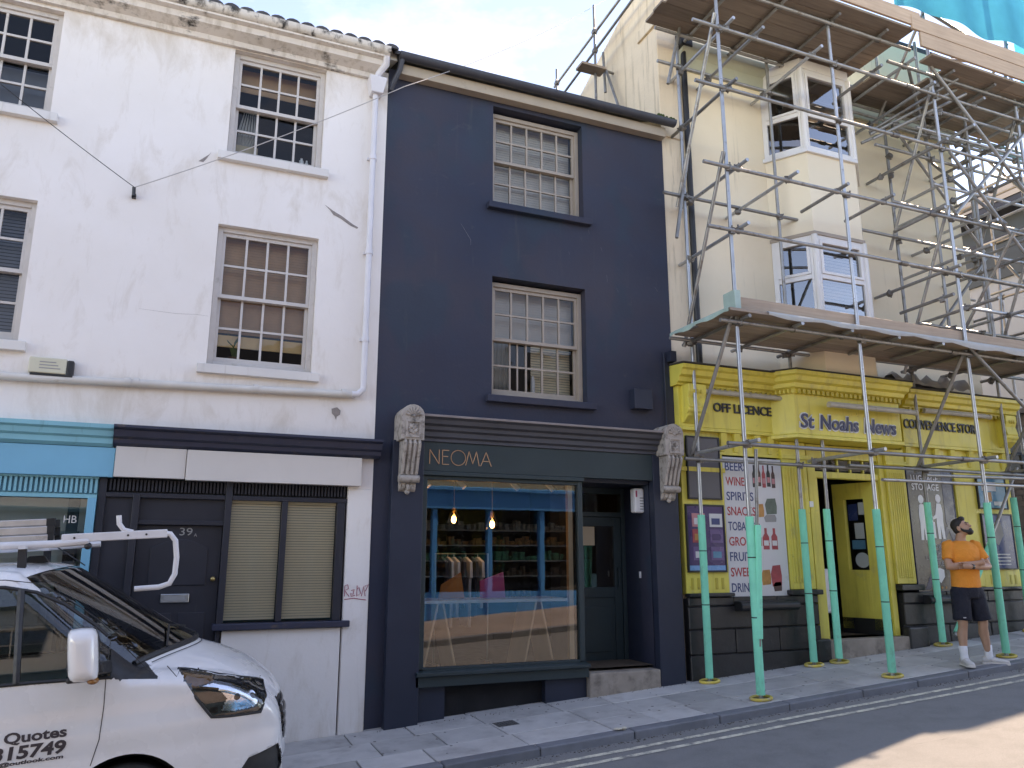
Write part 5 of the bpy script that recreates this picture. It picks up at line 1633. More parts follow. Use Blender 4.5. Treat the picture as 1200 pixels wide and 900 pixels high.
MB().box(fx - .06, fx, .35, 13, 7.75, fz + .35).build('fascia_band', 'slate_fascia', FR)
MB().box(fx - .10, fx - .06, 1.55, 13, fz + .36, fz + .50).box(fx - .10, 23, 1.5, 13, 4.70, 4.80).build('string_course', 'lead_gutter', FR)
MB().prism([0] * 3, [(fx - .45, .2, fz + 1.15), (23.4, .2, fz + 1.15), (20, .2, fz + 3.4)], [(fx - .45, 13, fz + 1.15), (23.4, 13, fz + 1.15), (20, 13, fz + 3.4)]).build('roof', 'roof_black', FR)
MB().box(fx - .42, 23.3, .25, 12.9, fz + .95, fz + 1.148).build('eaves', 'lead_gutter', FR)
MB().box(fx, 23, .4, 12.9, fz + .052, fz + .95).build('upper_band', 'slate_fascia', FR)
MB().tube((fx - .06, 4.9, 4.8), (fx - .06, 4.9, fz + .9), .05, 10).build('downpipe', 'black_plastic', FR, smooth=True)
M('shop_far', (0.02, 0.022, 0.026), 0.35, 0.1, 2, 0)
MB().box(fx - .12, fx, 1.6, 3.1, 3.5, 4.4).build('shop_fascia', 'slate_fascia', FR)
# ================================================================== scaffolding in front of the yellow shop
M('tube_steel', (0.27, 0.265, 0.255), 0.42, 0.22, 5, 0.1, 60, dirt=((0.13, 0.10, 0.075), 0.55, 0.72, (1, 1, 1), 6), metal=0.55, rand=0.22)
M('tube_bright', (0.40, 0.41, 0.42), 0.35, 0.15, 5, 0.1, 60, dirt=((0.20, 0.17, 0.14), 0.6, 0.75, (1, 1, 1), 6), metal=0.6, rand=0.15)
M('coupler_steel', (0.17, 0.155, 0.14), 0.5, 0.3, 14, 0.2, 60, metal=0.5)
M('foam_mint', (0.12, 0.68, 0.47), 0.75, 0.10, 4, 0.25, 30, dirt=((0.16, 0.36, 0.26), 0.60, 0.78, (1, 1, 0.6), 7), rand=0.1)
M('tape_black', (0.02, 0.02, 0.02), 0.6, 0.1, 4, 0)
M('pad_yellow', (0.66, 0.48, 0.10), 0.75, 0.15, 8, 0.1, 40, dirt=((0.45, 0.40, 0.33), 0.50, 0.70, (1, 1, 1), 11), rand=0.25)
def wood_mat(name, a, b, c):
    m, nt, bs_, out = _base(name)
    n1 = _noise(nt, 3.0, 8, 0.65, stretch=(0.5, 9, 9), dist=.4)
    n2 = _noise(nt, 1.2, 4, 0.6)
    oi = nt.nodes.new('ShaderNodeObjectInfo')
    col = _mix(nt, 'MIX', _ramp(nt, n1, .3, .7), a, b)
    col = _mix(nt, 'MIX', _ramp(nt, n2, .5, .8, 0, .6), col, c)
    rv = _ramp(nt, oi.outputs['Random'], 0, 1, .65, 1.3)
    g2 = nt.nodes.new('ShaderNodeCombineColor')
    for i in range(3):
        nt.links.new(rv, g2.inputs[i])
    col = _mix(nt, 'MULTIPLY', 1.0, col, g2.outputs[0])
    nt.links.new(col, bs_.inputs['Base Color'])
    bs_.inputs['Roughness'].default_value = .8
    bn = nt.nodes.new('ShaderNodeBump')
    bn.inputs['Strength'].default_value = .3
    bn.inputs['Distance'].default_value = .003
    nt.links.new(n1, bn.inputs['Height'])
    nt.links.new(bn.outputs[0], bs_.inputs['Normal'])
wood_mat('board_wood', (0.235, 0.18, 0.14), (0.35, 0.28, 0.225), (0.185, 0.15, 0.125))
wood_mat('toe_wood', (0.36, 0.255, 0.185), (0.46, 0.34, 0.25), (0.28, 0.20, 0.15))
def sheet_mat(name, col, tr=.5):
    m = bpy.data.materials.new(name)
    m.use_nodes = True
    nt = m.node_tree
    nt.nodes.clear()
    out = nt.nodes.new('ShaderNodeOutputMaterial')
    d = nt.nodes.new('ShaderNodeBsdfDiffuse')
    t = nt.nodes.new('ShaderNodeBsdfTranslucent')
    c = _mix(nt, 'MIX', _ramp(nt, _noise(nt, 3, 5), .3, .7), tuple(v * .85 for v in col), col)
    nt.links.new(c, d.inputs[0]); nt.links.new(c, t.inputs[0])
    mx = nt.nodes.new('ShaderNodeMixShader')
    mx.inputs[0].default_value = tr
    nt.links.new(d.outputs[0], mx.inputs[1]); nt.links.new(t.outputs[0], mx.inputs[2])
    nt.links.new(mx.outputs[0], out.inputs[0])
    MATS[name] = m
sheet_mat('debris_blue', (0.02, 0.42, 0.58))
sheet_mat('polythene', (0.66, 0.68, 0.66), .3)
M('polythene_green', (0.36, 0.50, 0.44), 0.4, 0.2, 4, 0)

SC = thing('scaffold', 'tube and board scaffold with mint padded poles in front of the yellow shop', 'scaffold', (9, -.8, gz(9)))
TR = .0242
def pole(name, p, q, mat='tube_steel', r=TR):
    return MB().tube(p, q, r, 12).build(name, mat, SC, smooth=True)
# one coupler mesh, shared
cm = MB()
cm.tube((0, -.034, 0), (0, .034, 0), .042, 10).tube((-.034, .0, 0), (.034, 0, 0), .040, 10).tube((.03, -.045, .03), (.03, .055, .03), .011, 6).tube((-.03, -.03, -.045), (-.03, -.03, .055), .011, 6)
_c0 = cm.build('coupler', 'coupler_steel', None, smooth=True)
COUP = _c0.data
bpy.data.objects.remove(_c0)
def coupler(p):
    o = link('coupler', COUP, SC)
    w = WLOC[SC.name]['wloc']
    o.location = (p[0] - w[0], p[1] - w[1], p[2] - w[2])
    o.rotation_euler = (rnd.uniform(-.3, .3), rnd.uniform(-.3, .3), rnd.uniform(0, 6.28))
    return o
OY, IY = -1.30, -.26
outer = [(6.0, 11.4), (7.95, 11.4), (9.95, 11.6), (11.82, 12.4)]
inner = [(6.10, 8.93), (7.74, 9.9), (10.10, 10.2), (11.98, 10.4)]
def sleeve(x, y, z0, z1, bands=(.8, 1.45)):
    s_ = MB().tube((x, y, z0), (x, y, z1), .047, 16).build('foam_sleeve', 'foam_mint', SC, smooth=True)
    for b in bands:
        if z0 + b < z1:
            MB().tube((x, y, z0 + b), (x, y, z0 + b + .012), .0485, 16).build('tape', 'tape_black', s_, smooth=True)
def foot(x, y, lean=0):
    g0 = gz(x, y)
    b = slope_block(x - .075, x + .075, y - .075, y + .075, lambda a, c: gz(a, c) + .009, .01).build('base_plate', 'coupler_steel', SC)
    ring = [(x + .115 * math.cos(2 * math.pi * k / 20), y + .10 * math.sin(2 * math.pi * k / 20)) for k in range(21)]
    MB().path([(a, c, gz(a, c) + .016) for a, c in ring], .017, 8, False).build('pad_ring', 'pad_yellow', SC, smooth=True)
for x, zt in outer:
    pole('standard', (x, OY, gz(x, OY) + .005), (x, OY, zt), 'tube_bright')
    sleeve(x, OY, gz(x, OY) + .05, gz(x, OY) + 1.96)
    foot(x, OY)
for x, zt in inner:
    pole('standard', (x, IY, gz(x, IY) + .005), (x, IY, zt), 'tube_bright' if x < 7 else 'tube_steel')
    sleeve(x, IY, gz(x, IY) + .05, gz(x, IY) + 2.0, (.85, 1.5))
    foot(x, IY)
pole('standard', (8.13, -.30, gz(8.1) + .005), (8.16, -.30, 3.42))
sleeve(8.13, -.30, gz(8.1) + .05, 2.32, (.85, 1.5))
foot(8.13, -.30)
pole('standard', (13.5, .5, gz(13.5)), (13.5, .5, 10.2))
pole('standard', (13.6, -1.14, gz(13.6)), (13.6, -1.14, 11.4))
# extra padded tube leaning on the first outer standard
MB().tube((6.004, OY - .03, .80), (6.075, OY - .04, 2.03), .040, 12).build('foam_sleeve', 'foam_mint', SC, smooth=True)
pole('brace', (6.0, OY - .03, .72), (6.12, OY - .045, 2.9), r=.02)
# ledgers
LO = [2.95, 4.42, 5.60, 6.45, 7.56, 8.44]
LI = [2.90, 4.47, 6.53, 8.55]
for z in LO:
    x0 = 5.62 if z < 5 else 5.5 + .12 * math.sin(z * 7)
    x1 = 12.35 if z > 5 else 12.2
    sp = 9.3 + .5 * math.sin(z * 3)
    pole('ledger', (x0 if z > 5 else 5.72, OY - .05, z), (sp, OY - .05, z + .005))
    pole('ledger', (sp + .003, OY - .05, z + .005), (x1, OY - .05, z + .01))
    MB().tube((sp - .06, OY - .05, z), (sp + .06, OY - .05, z), .034, 10).build('sleeve_coupler', 'coupler_steel', SC, smooth=True)
    for x, _ in outer:
        coupler((x, OY - .03, z))
for z in LI:
    pole('ledger', (5.72 if z > 3 else 5.86, IY - .05, z), (8.9, IY - .05, z))
    pole('ledger', (8.55, IY - .10, z + .03), (13.3, IY - .10, z + .04))
    for x, _ in inner:
        if z < 9:
            coupler((x, IY - .03, z))
for y, xa, xb, z in ((OY - .05, 5.5, 9.5, 9.08), (IY - .05, 5.7, 9.5, 9.08), (OY - .05, 9.0, 13.4, 8.76), (IY - .05, 9.0, 13.4, 8.76)):
    pole('ledger', (xa, y, z), (xb, y, z))
pole('ledger', (9.6, IY - .45, 2.80), (13.3, IY - .45, 2.86))
pole('ledger', (8.05, OY - .05, 2.62), (13.3, OY + .1, 2.66), r=.02)
# transoms
TS = [(8.50, [6.12, 6.60, 7.60, 8.70, 9.75, 10.8, 11.9]), (7.61, [6.10]), (6.50, [6.18, 6.98, 7.83, 8.65, 9.63, 10.7, 11.8]), (5.65, [6.13, 9.78]), (5.20, [9.57]), (7.61, [9.86]), (9.13, [6.3, 7.1, 8.0, 8.9]), (8.81, [9.4, 10.2, 11.1, 12.0, 12.9]),
      (4.46, [6.05, 6.85, 7.65, 8.45, 9.25, 10.05, 10.9, 11.8]), (2.98, [6.06, 8.0, 10.0, 11.9])]
for z, xs_ in TS:
    for x in xs_:
        in_bay = 7.8 < x < 9.75 and 4.2 < z < 8.8
        y1 = -.60 if in_bay else (.0 if z > 4.2 else -.16)
        if z < 4.6 and z > 4.2:
            y1 = -.10
            if 7.8 < x < 9.75:
                y1 = -.62
        pole('transom', (x + .02, y1, z), (x - .03, -1.52, z), 'tube_bright' if rnd.random() < .4 else 'tube_steel')
        coupler((x - .02, OY - .03, z - .02))
        if not in_bay:
            coupler((x, IY - .03, z - .02))
# bracing
for x in (6.02, 10.0, 11.9):
    for (za, zb_) in ((4.45, 3.00), (6.55, 4.50), (8.55, 6.50), (9.75, 8.70)):
        if x < 7 and zb_ > 8:
            continue
        pole('brace', (x - .07, OY - .02, za + .12), (x - .02, IY + .04, zb_ - .10))
for p, q in (((6.17, -.34, 7.35), (5.88, -.34, 5.88)), ((6.22, -.34, 9.6), (5.86, -.34, 8.20))):
    pole('brace', p, q)
pole('brace', (10.26, -.34, gz(10.26) + .12), (12.05, -.34, 3.05))
MB().tube((10.29, -.34, gz(10.26) + .16), (11.25, -.34, 1.93), .040, 12).build('foam_sleeve', 'foam_mint', SC, smooth=True)
pole('brace', (9.80, OY - .09, 4.58), (12.1, OY - .09, 2.75))
pole('brace', (9.72, OY - .10, 8.98), (12.0, OY - .10, 6.75))
pole('brace', (9.95, OY - .08, 9.03), (11.9, OY - .12, 9.45), 'tube_bright')
pole('brace', (12.05, -.34, 4.60), (13.5, .45, 7.1))
# cluster of raking tubes carrying the upper lift near the corner of the bay
for p, q in (((9.35, -.62, 8.05), (10.55, -1.25, 8.75)), ((9.30, -.70, 7.92), (10.60, -1.36, 8.62)), ((9.28, -.50, 7.95), (10.35, -1.10, 8.45)), ((9.38, -.58, 8.12), (10.4, -1.4, 8.80))):
    pole('brace', p, q)
for p in ((9.7, -.78, 8.2), (10.1, -1.02, 8.45), (10.02, -.35, 7.62), (10.1, -.3, 8.0), (10.0, -1.33, 8.62), (10.02, -1.36, 9.0), (9.98, -1.36, 9.35), (10.05, -1.28, 8.2)):
    coupler(p)
# flank return seen against the sky
for z in (5.55, 6.45, 7.5, 8.4):
    pole('ledger', (12.05, -.2, z), (12.25, 4.5, z + .02), r=.022)
    pole('ledger', (13.5, -.1, z - .15), (13.55, 4.5, z - .13), r=.022)
    pole('transom', (11.7, 1.2, z + .03), (13.7, 1.15, z + .03), r=.022)
    coupler((12.1, 1.15, z)); coupler((13.5, .5, z - .14))
for y in (1.2, 3.0):
    pole('standard', (12.12, y, gz(12)), (12.12, y, 9.6), r=.022)
pole('standard', (13.5, 2.4, gz(13.5)), (13.5, 2.4, 9.4), r=.022)
pole('brace', (12.12, 1.25, 8.3), (13.5, 1.2, 6.5), r=.022)

# the tangle of extra tubes towards the uphill corner
for x in (10.55, 11.2, 12.6):
    pole('standard', (x, -.75 + .2 * math.sin(x * 5), 4.6), (x + .02, -.75 + .2 * math.sin(x * 5), 10.0), 'tube_steel')
for z in (5.05, 5.95, 6.95, 7.85, 8.25):
    xa = 9.35 + .5 * abs(math.sin(z * 4))
    pole('ledger', (xa, IY - .42, z), (13.6, IY - .40, z + .02))
    pole('ledger', (xa + .5, OY + .28, z + .22), (13.2, OY + .28, z + .24), 'tube_bright')
    for x in (10.55, 11.2, 12.6):
        coupler((x, IY - .42, z))
for p, q in (((9.95, OY - .1, 6.5), (12.0, OY - .1, 8.4)), ((10.1, IY - .12, 4.6), (11.95, IY - .12, 6.5)), ((11.85, OY - .1, 5.6), (10.0, OY - .1, 7.5)), ((10.12, IY - .14, 8.5), (11.9, IY - .14, 6.6)), ((11.0, -.2, 4.7), (11.1, -1.45, 6.4)),
             ((10.9, -.2, 8.3), (10.95, -1.45, 6.5)), ((12.6, -.3, 6.5), (12.6, -1.45, 4.6)), ((12.5, -.3, 8.4), (12.5, -1.45, 6.6)), ((9.6, -1.2, 9.0), (10.9, -.4, 8.1)), ((9.9, -1.36, 9.9), (12.9, -1.36, 9.2)), ((10.0, -1.28, 8.1), (10.5, -.3, 8.9))):
    pole('brace', p, q)
for z in (5.25, 6.05, 6.95, 7.3, 7.95):
    for x in (10.45, 11.35, 12.45):
        pole('transom', (x, .0, z), (x - .04, -1.55, z), 'tube_bright' if rnd.random() < .4 else 'tube_steel')
        coupler((x - .03, OY + .25, z))
# decks
def deck(z, y0, y1, xcuts, skip=(), th=.038, x_jit=.06):
    w_ = .225
    n = int((y1 - y0) / (w_ + .006))
    for i in range(n):
        ya = y0 + i * (w_ + .006)
        for j, (xa, xb) in enumerate(zip(xcuts, xcuts[1:])):
            segs = [(xa + rnd.uniform(-x_jit, x_jit) * (j == 0), xb)]
            for (si, sx0, sx1) in skip:
                if si == i:
                    segs = [s2 for (a, b) in segs for s2 in ((a, min(b, sx0)), (max(a, sx1), b)) if s2[1] - s2[0] > .15]
            for a, b in segs:
                dz = rnd.uniform(-.004, .004)
                MB().box(a + .004, b - .004, ya, ya + w_, z + dz, z + th + dz).build('board', 'board_wood', SC, bevel=.004, seg=1)
deck(4.50, -1.50, -.30, [5.78, 8.9, 11.95])
deck(9.18, -1.62, -.20, [5.62, 9.30])
deck(8.86, -1.62, -.12, [9.25, 11.4, 13.1], skip=((1, 9.2, 10.1), (2, 9.2, 10.05), (0, 9.2, 9.6)))
for z, y, xa, xb, n in ((4.545, -1.255, 6.03, 10.0, 1), (4.542, -1.250, 9.99, 11.95, 1), (9.225, -1.64, 5.6, 9.4, 1), (8.91, -1.645, 9.35, 13.1, 1), (9.15, -1.65, 9.2, 13.1, 1)):
    MB().box(xa, xb, y - .019, y + .019, z, z + .235).build('toe_board', 'toe_wood', SC, bevel=.004, seg=1)
MB().box(5.90, 5.985, -1.42, -1.20, 4.54, 4.80).build('board_end', 'polythene_green', SC, bevel=.004)
# polythene under the lower deck, edge hanging out
pl_ = MB()
n = 40
for i in range(n + 1):
    x = 6.3 + 5.6 * i / n
    d = .03 + .035 * abs(math.sin(i * .55)) + (.03 if i > 22 else 0)
    pl_.v += [(x, -1.28, 4.555), (x, -1.515, 4.548), (x, -1.535, 4.535 - d * .4), (x, -1.525, 4.535 - d)]
for i in range(n):
    for k in range(3):
        a = i * 4 + k
        pl_.f.append((a, a + 4, a + 5, a + 1))
pl_.build('polythene_edge', 'polythene', SC, fix=False, smooth='full')
pe = MB()
for i in range(13):
    y = -1.5 + 1.2 * i / 12
    pe.v += [(5.75, y, 4.55), (5.725, y, 4.53), (5.73 + .01 * math.sin(i), y, 4.485 + .015 * math.sin(i * 1.3))]
for i in range(12):
    for k in range(2):
        a = i * 3 + k
        pe.f.append((a, a + 3, a + 4, a + 1))
pe.build('polythene_edge', 'polythene_green', SC, fix=False, smooth='full')
# blue debris sheeting round the top lift
def sheet(name, P, nu, nv, mat):
    mb = MB()
    for j in range(nv + 1):
        for i in range(nu + 1):
            mb.v.append(P(i / nu, j / nv))
    for j in range(nv):
        for i in range(nu):
            a = j * (nu + 1) + i
            mb.f.append((a, a + 1, a + nu + 2, a + nu + 1))
    return mb.build(name, mat, SC, fix=False, smooth='full')
sheet('debris_sheet', lambda u, v: (9.15 + 3.95 * u, -1.46 - .03 * math.sin(u * 23) * (1 - v * .3), 9.66 + .10 * abs(math.sin(u * 6.2)) * (1 - v) + 3.0 * v), 60, 14, 'debris_blue')
sheet('debris_sheet', lambda u, v: (13.6 + .012 * math.sin(u * 9 + v * 20), -1.15 + .80 * u, 2.6 + 8.4 * v), 12, 40, 'debris_blue')  # unseen sheet, added at the uphill end to cast the road's shadow edge
# fittings and rope ends, red cap plugs
for k in range(8):
    pass

# guard rail of a second small scaffold on the roof behind
RS = thing('roof_scaffold', 'short scaffold guard rail on the roof beside the cream gable', 'scaffold', (5.6, 1.3, 9.3))
def rpole(nm, p, q, r=.022):
    return MB().tube(p, q, r, 10).build(nm, 'tube_steel', RS, smooth=True)
rpole('standard', (5.6, 1.25, 8.45), (5.6, 1.25, 10.55))
rpole('standard', (5.6, 2.65, 9.2), (5.6, 2.65, 10.25))
rpole('rail', (5.6, 2.75, 9.95), (5.6, -.2, 10.10))
rpole('rail', (5.63, 2.85, 9.62), (5.63, -.2, 10.62 - .75))
rpole('rail', (5.60, 1.22, 9.38), (5.95, 1.28, 9.40))
rpole('support', (5.80, 1.25, 9.40), (5.84, .85, 8.30))
rpole('support', (5.78, 1.30, 9.75), (5.78, 1.26, 9.0))
MB().box(5.28, 5.72, 1.1, 1.32, 9.30, 9.34).build('board', 'board_wood', RS)
for p in ((5.6, 1.25, 10.05), (5.6, 1.25, 9.70), (5.6, 2.65, 9.97), (5.6, 1.25, 9.36)):
    o = link('coupler', COUP, RS)
    w = WLOC[RS.name]['wloc']
    o.location = (p[0] - w[0], p[1] - w[1], p[2] - w[2])
# overhead wire from the street to the gable
ow = thing('overhead_wire', 'thin overhead wire crossing the sky above the navy house', 'wire', (2.0, -.55, 7.05))
MB().path(wire((2.02, -.55, 7.05), (6.2, 1.6, 11.2), .12), .005, 6).build('cable', 'wire_pale', ow)
# ================================================================== white van
M('van_white', (0.80, 0.78, 0.77), 0.28, 0.02, 1, 0.0, coat=0.7, dirt=((0.70, 0.66, 0.62), 0.45, 0.95, (1, 1, 0.8), 1.6))
M('van_black', (0.018, 0.018, 0.020), 0.5, 0.1, 9, 0.15, 120)
M('van_gloss_black', (0.012, 0.012, 0.014), 0.15, 0.05, 3, 0)
M('van_seam', (0.03, 0.03, 0.032), 0.7, 0.05, 3, 0)
M('lamp_chrome', (0.75, 0.76, 0.78), 0.12, 0.1, 30, 0.2, 25, metal=1.0)
M('lamp_dark', (0.05, 0.045, 0.042), 0.2, 0.2, 20, 0)
M('lamp_amber', (0.30, 0.12, 0.03), 0.2, 0.2, 20, 0)
M('rubber', (0.018, 0.018, 0.018), 0.8, 0.1, 9, 0.2, 60)
M('van_letter', (0.05, 0.038, 0.045), 0.45, 0.05, 3, 0)
M('aluminium', (0.55, 0.52, 0.50), 0.4, 0.15, 6, 0.1, 60, metal=0.65, dirt=((0.30, 0.26, 0.24), 0.55, 0.75, (1, 1, 1), 7))
M('rack_white', (0.66, 0.65, 0.66), 0.45, 0.08, 6, 0, dirt=((0.35, 0.30, 0.27), 0.62, 0.8, (1, 1, 1), 9))
M('seat_cloth', (0.035, 0.035, 0.04), 0.9, 0.1, 8, 0)
glass_mat('van_glass', tint=(0.62, 0.66, 0.62), gain=1.7, base=0.02)
glass_mat('lamp_lens', tint=(0.96, 0.97, 0.98), gain=1.4, base=0.02)
VAN = thing('van', 'white panel van parked at the kerb with roof rack, seen from its driver side', 'van', (.80, -1.70, -.235), rot=(0, -math.atan(SL), 0), local=True)

def crom(P, n):
    out = []
    P = [P[0]] + P + [P[-1]]
    for i in range(1, len(P) - 2):
        for k in range(n[i - 1] if isinstance(n, list) else n):
            t = k / (n[i - 1] if isinstance(n, list) else n)
            q = []
            for d in range(len(P[0])):
                a, b, c, e = (P[i - 1][d], P[i][d], P[i + 1][d], P[i + 2][d])
                q.append(.5 * (2 * b + (c - a) * t + (2 * a - 5 * b + 4 * c - e) * t * t + (3 * b - a - 3 * c + e) * t ** 3))
            out.append(tuple(q))
    out.append(P[-2])
    return out
#        x      z     k(sweep) wtop   Wside  tag
prof = [(.13, .30, .22, .62, .70), (.155, .50, .22, .62, .72), (.150, .72, .22, .62, .74), (.125, .88, .22, .60, .78), (.07, .985, .24, .60, .83), (-.02, 1.075, .26, .62, .885),
        (-.14, 1.165, .30, .66, .925), (-.30, 1.245, .42, .72, .955), (-.44, 1.300, .62, .76, .970), (-.50, 1.335, .70, .77, .975), (-.90, 1.630, .62, .745, .982), (-1.26, 1.880, .50, .715, .985), (-1.36, 1.935, .42, .71, .985),
        (-1.55, 1.975, .20, .70, .985), (-1.90, 1.990, .05, .70, .985), (-3.0, 1.995, 0, .70, .985), (-4.4, 1.970, 0, .70, .98), (-4.70, 1.93, 0, .69, .96), (-4.80, 1.80, 0, .68, .94)]
dens = [8, 10, 8, 9, 10, 14, 24, 26, 10, 30, 26, 8, 12, 18, 14, 12, 4, 3]
PF = crom(prof, dens)
# index of the windscreen edges on the profile
def idx(x, z):
    return min(range(len(PF)), key=lambda i: (PF[i][0] - x) ** 2 + (PF[i][1] - z) ** 2)
iws0, iws1 = idx(-.50, 1.335), idx(-1.36, 1.935)
NT, NC, NS = 34, 8, 84
def side_y(W, z):
    y = W
    if z > 1.05:
        y = W * (1 - .20 * ((z - 1.05) / .9) ** 1.55)
    if z < .55:
        y = W * (1 - .05 * ((.55 - z) / .3) ** 2)
    # shallow swage along the flank
    return y + .006 * math.exp(-((z - .88) / .06) ** 2) - .004 * math.exp(-((z - .74) / .05) ** 2)
def ring(p):
    x, z, k, wt, W = p
    pts_ = []
    for i in range(NT + 1):
        y = wt * i / NT
        pts_.append((x - k * y * y, y, z - .035 * (y / .7) ** 2 - .02 * (y / .7) ** 6))
    ze = pts_[-1][2]
    xe = pts_[-1][0]
    zc = max(.24, ze - .10 if z > .6 else ze - .02)
    ys = side_y(W, zc)
    xs_ = xe - k * .10
    for i in range(1, NC + 1):
        a = math.pi / 2 * i / NC
        pts_.append((xe + (xs_ - xe) * (1 - math.cos(a)), wt + (ys - wt) * math.sin(a), zc + (ze - zc) * math.cos(a)))
    for i in range(1, NS + 1):
        zz = zc + (.24 - zc) * i / NS
        pts_.append((xs_, side_y(W, zz), zz))
    return pts_
RG = [ring(p) for p in PF]
NP = len(RG[0])
def in_poly(x, z, poly):
    c = False
    j = len(poly) - 1
    for i in range(len(poly)):
        (xi, zi), (xj, zj) = poly[i], poly[j]
        if (zi > z) != (zj > z) and x < (xj - xi) * (z - zi) / (zj - zi) + xi:
            c = not c
        j = i
    return c
P_win = [(-2.02, 1.245), (-1.03, 1.215), (-1.06, 1.47), (-1.13, 1.54), (-1.32, 1.69), (-1.49, 1.78), (-1.67, 1.825), (-2.02, 1.84)]
P_trim = [(-1.06, 1.205), (-.74, 1.165), (-.80, 1.22), (-1.05, 1.49)]
P_head = [(-.63, 1.205), (-.46, 1.16), (-.27, 1.105), (-.06, 1.035), (-.055, .95), (-.10, .865), (-.29, .872), (-.42, .885), (-.52, 1.02)]
P_headin = [(-.50, 1.10), (-.38, 1.115), (-.24, 1.08), (-.10, 1.02), (-.09, .95), (-.13, .905), (-.27, .90), (-.36, .91), (-.32, .99), (-.38, 1.06)]
P_amber = [(-.615, 1.195), (-.42, 1.145), (-.40, 1.118), (-.54, 1.09)]
P_fog = [(-.28, .46), (-.18, .585), (.03, .625), (.06, .48), (-.02, .36), (-.22, .38)]
def classify(x, y, z, ri, side):
    if iws0 <= ri < iws1 and side <= NT - 1:
        return 'windscreen'
    if side >= NT - 2:
        ay = abs(y)
        if in_poly(x, z, P_win):
            return 'side_window'
        if in_poly(x, z, P_trim):
            return 'mirror_panel'
    if x > -.75 and abs(y) > .42:
        if in_poly(x, z, P_head):
            if in_poly(x, z, P_amber): return 'lamp_amber'
            return 'lamp_in' if in_poly(x, z, P_headin) else 'headlight'
        if in_poly(x, z, P_fog) and side > NT - 8:
            return 'fog_surround'
    if side < NT and ri < iws0 and abs(y) < .58 and x > .0:
        if .60 < z < .90: return 'grille'
        if .30 < z < .50: return 'bumper_intake'
    for wx in (-.93, -3.86):
        if side > NT + 2 and (x - wx) ** 2 + (z - .345) ** 2 < .39 ** 2:
            return None
    if z < .36:
        return 'lower_trim'
    return 'body'
SNAP = [P_win, P_trim, P_head, P_fog, P_amber]
ARCH = [(-.93 + .39 * math.cos(2 * math.pi * k / 48), .345 + .39 * math.sin(2 * math.pi * k / 48)) for k in range(48)]
SNAP.append(ARCH)
def snap_pt(x, z, tol=.0105):
    best = None
    for poly in SNAP:
        for i in range(len(poly)):
            (ax, az), (bx_, bz_) = poly[i - 1], poly[i]
            dx, dz = bx_ - ax, bz_ - az
            t = max(0, min(1, ((x - ax) * dx + (z - az) * dz) / (dx * dx + dz * dz)))
            qx, qz = ax + t * dx, az + t * dz
            d = math.hypot(qx - x, qz - z)
            if d < tol and (best is None or d < best[0]):
                best = (d, qx, qz)
    return best
for rr in RG:
    if rr[-1][0] < -2.1:
        continue
    for j in range(NT - 9, NP):
        b_ = snap_pt(rr[j][0], rr[j][2])
        if b_:
            rr[j] = (b_[1], rr[j][1], b_[2])
parts = {}
vidx = {}
def addface(key, quad):
    parts.setdefault(key, []).append(quad)
for ri in range(len(RG) - 1):
    for s in (1, -1):
        for j in range(NP - 1):
            q = [RG[ri][j], RG[ri][j + 1], RG[ri + 1][j + 1], RG[ri + 1][j]]
            q = [(a, b * s, c) for a, b, c in q]
            cx, cy, cz = (sum(v_[i] for v_ in q) / 4 for i in range(3))
            key = classify(cx, cy, cz, ri, j)
            if key is None:
                continue
            if key in ('side_window', 'mirror_panel', 'headlight', 'lamp_in', 'lamp_amber', 'fog_surround'):
                key = (key, s)
            addface(key, q if s == 1 else q[::-1])
def mesh_from(quads, name, mat, parent, off=0.0, smooth=True):
    m = {}
    vs_, fs = [], []
    for q in quads:
        f = []
        for v_ in q:
            k = (round(v_[0], 5), round(v_[1], 5), round(v_[2], 5))
            if k not in m:
                m[k] = len(vs_)
                vs_.append(v_)
            if m[k] not in f:
                f.append(m[k])
        if len(f) > 2:
            fs.append(f)
    me = bpy.data.meshes.new(name)
    me.from_pydata(vs_, [], fs)
    bm = bmesh.new()
    bm.from_mesh(me)
    bmesh.ops.recalc_face_normals(bm, faces=bm.faces)
    bm.normal_update()
    # outward = away from the van's axis
    tot = sum((f.normal.dot(f.calc_center_median() - Vector((f.calc_center_median().x * .9 - .1, 0, .8))) for f in bm.faces))
    if tot < 0:
        bmesh.ops.reverse_faces(bm, faces=bm.faces)
        bm.normal_update()
    if off:
        for v_ in bm.verts:
            v_.co += v_.normal * off
    bm.to_mesh(me)
    bm.free()
    me.polygons.foreach_set('use_smooth', [smooth] * len(me.polygons))
    me.materials.append(MATS[mat])
    return link(name, me, parent)
body = mesh_from(parts['body'], 'body', 'van_white', VAN)
mesh_from(parts['lower_trim'], 'lower_trim', 'van_black', VAN)
ws = mesh_from(parts['windscreen'], 'windscreen', 'van_glass', VAN, -.004)
mesh_from(parts['grille'], 'grille', 'van_black', VAN, -.012)
mesh_from(parts['bumper_intake'], 'bumper_intake', 'van_black', VAN, -.012)
gb_ = MB()
for z in (.66, .72, .78, .84):
    gb_.path([(.150 - .22 * y * y - (.02 if z > .8 else 0), y, z) for y in [-.56 + 1.12 * k / 16 for k in range(17)]], .012, 6)
gb_.build('grille_bars', 'van_gloss_black', VAN, smooth=True)
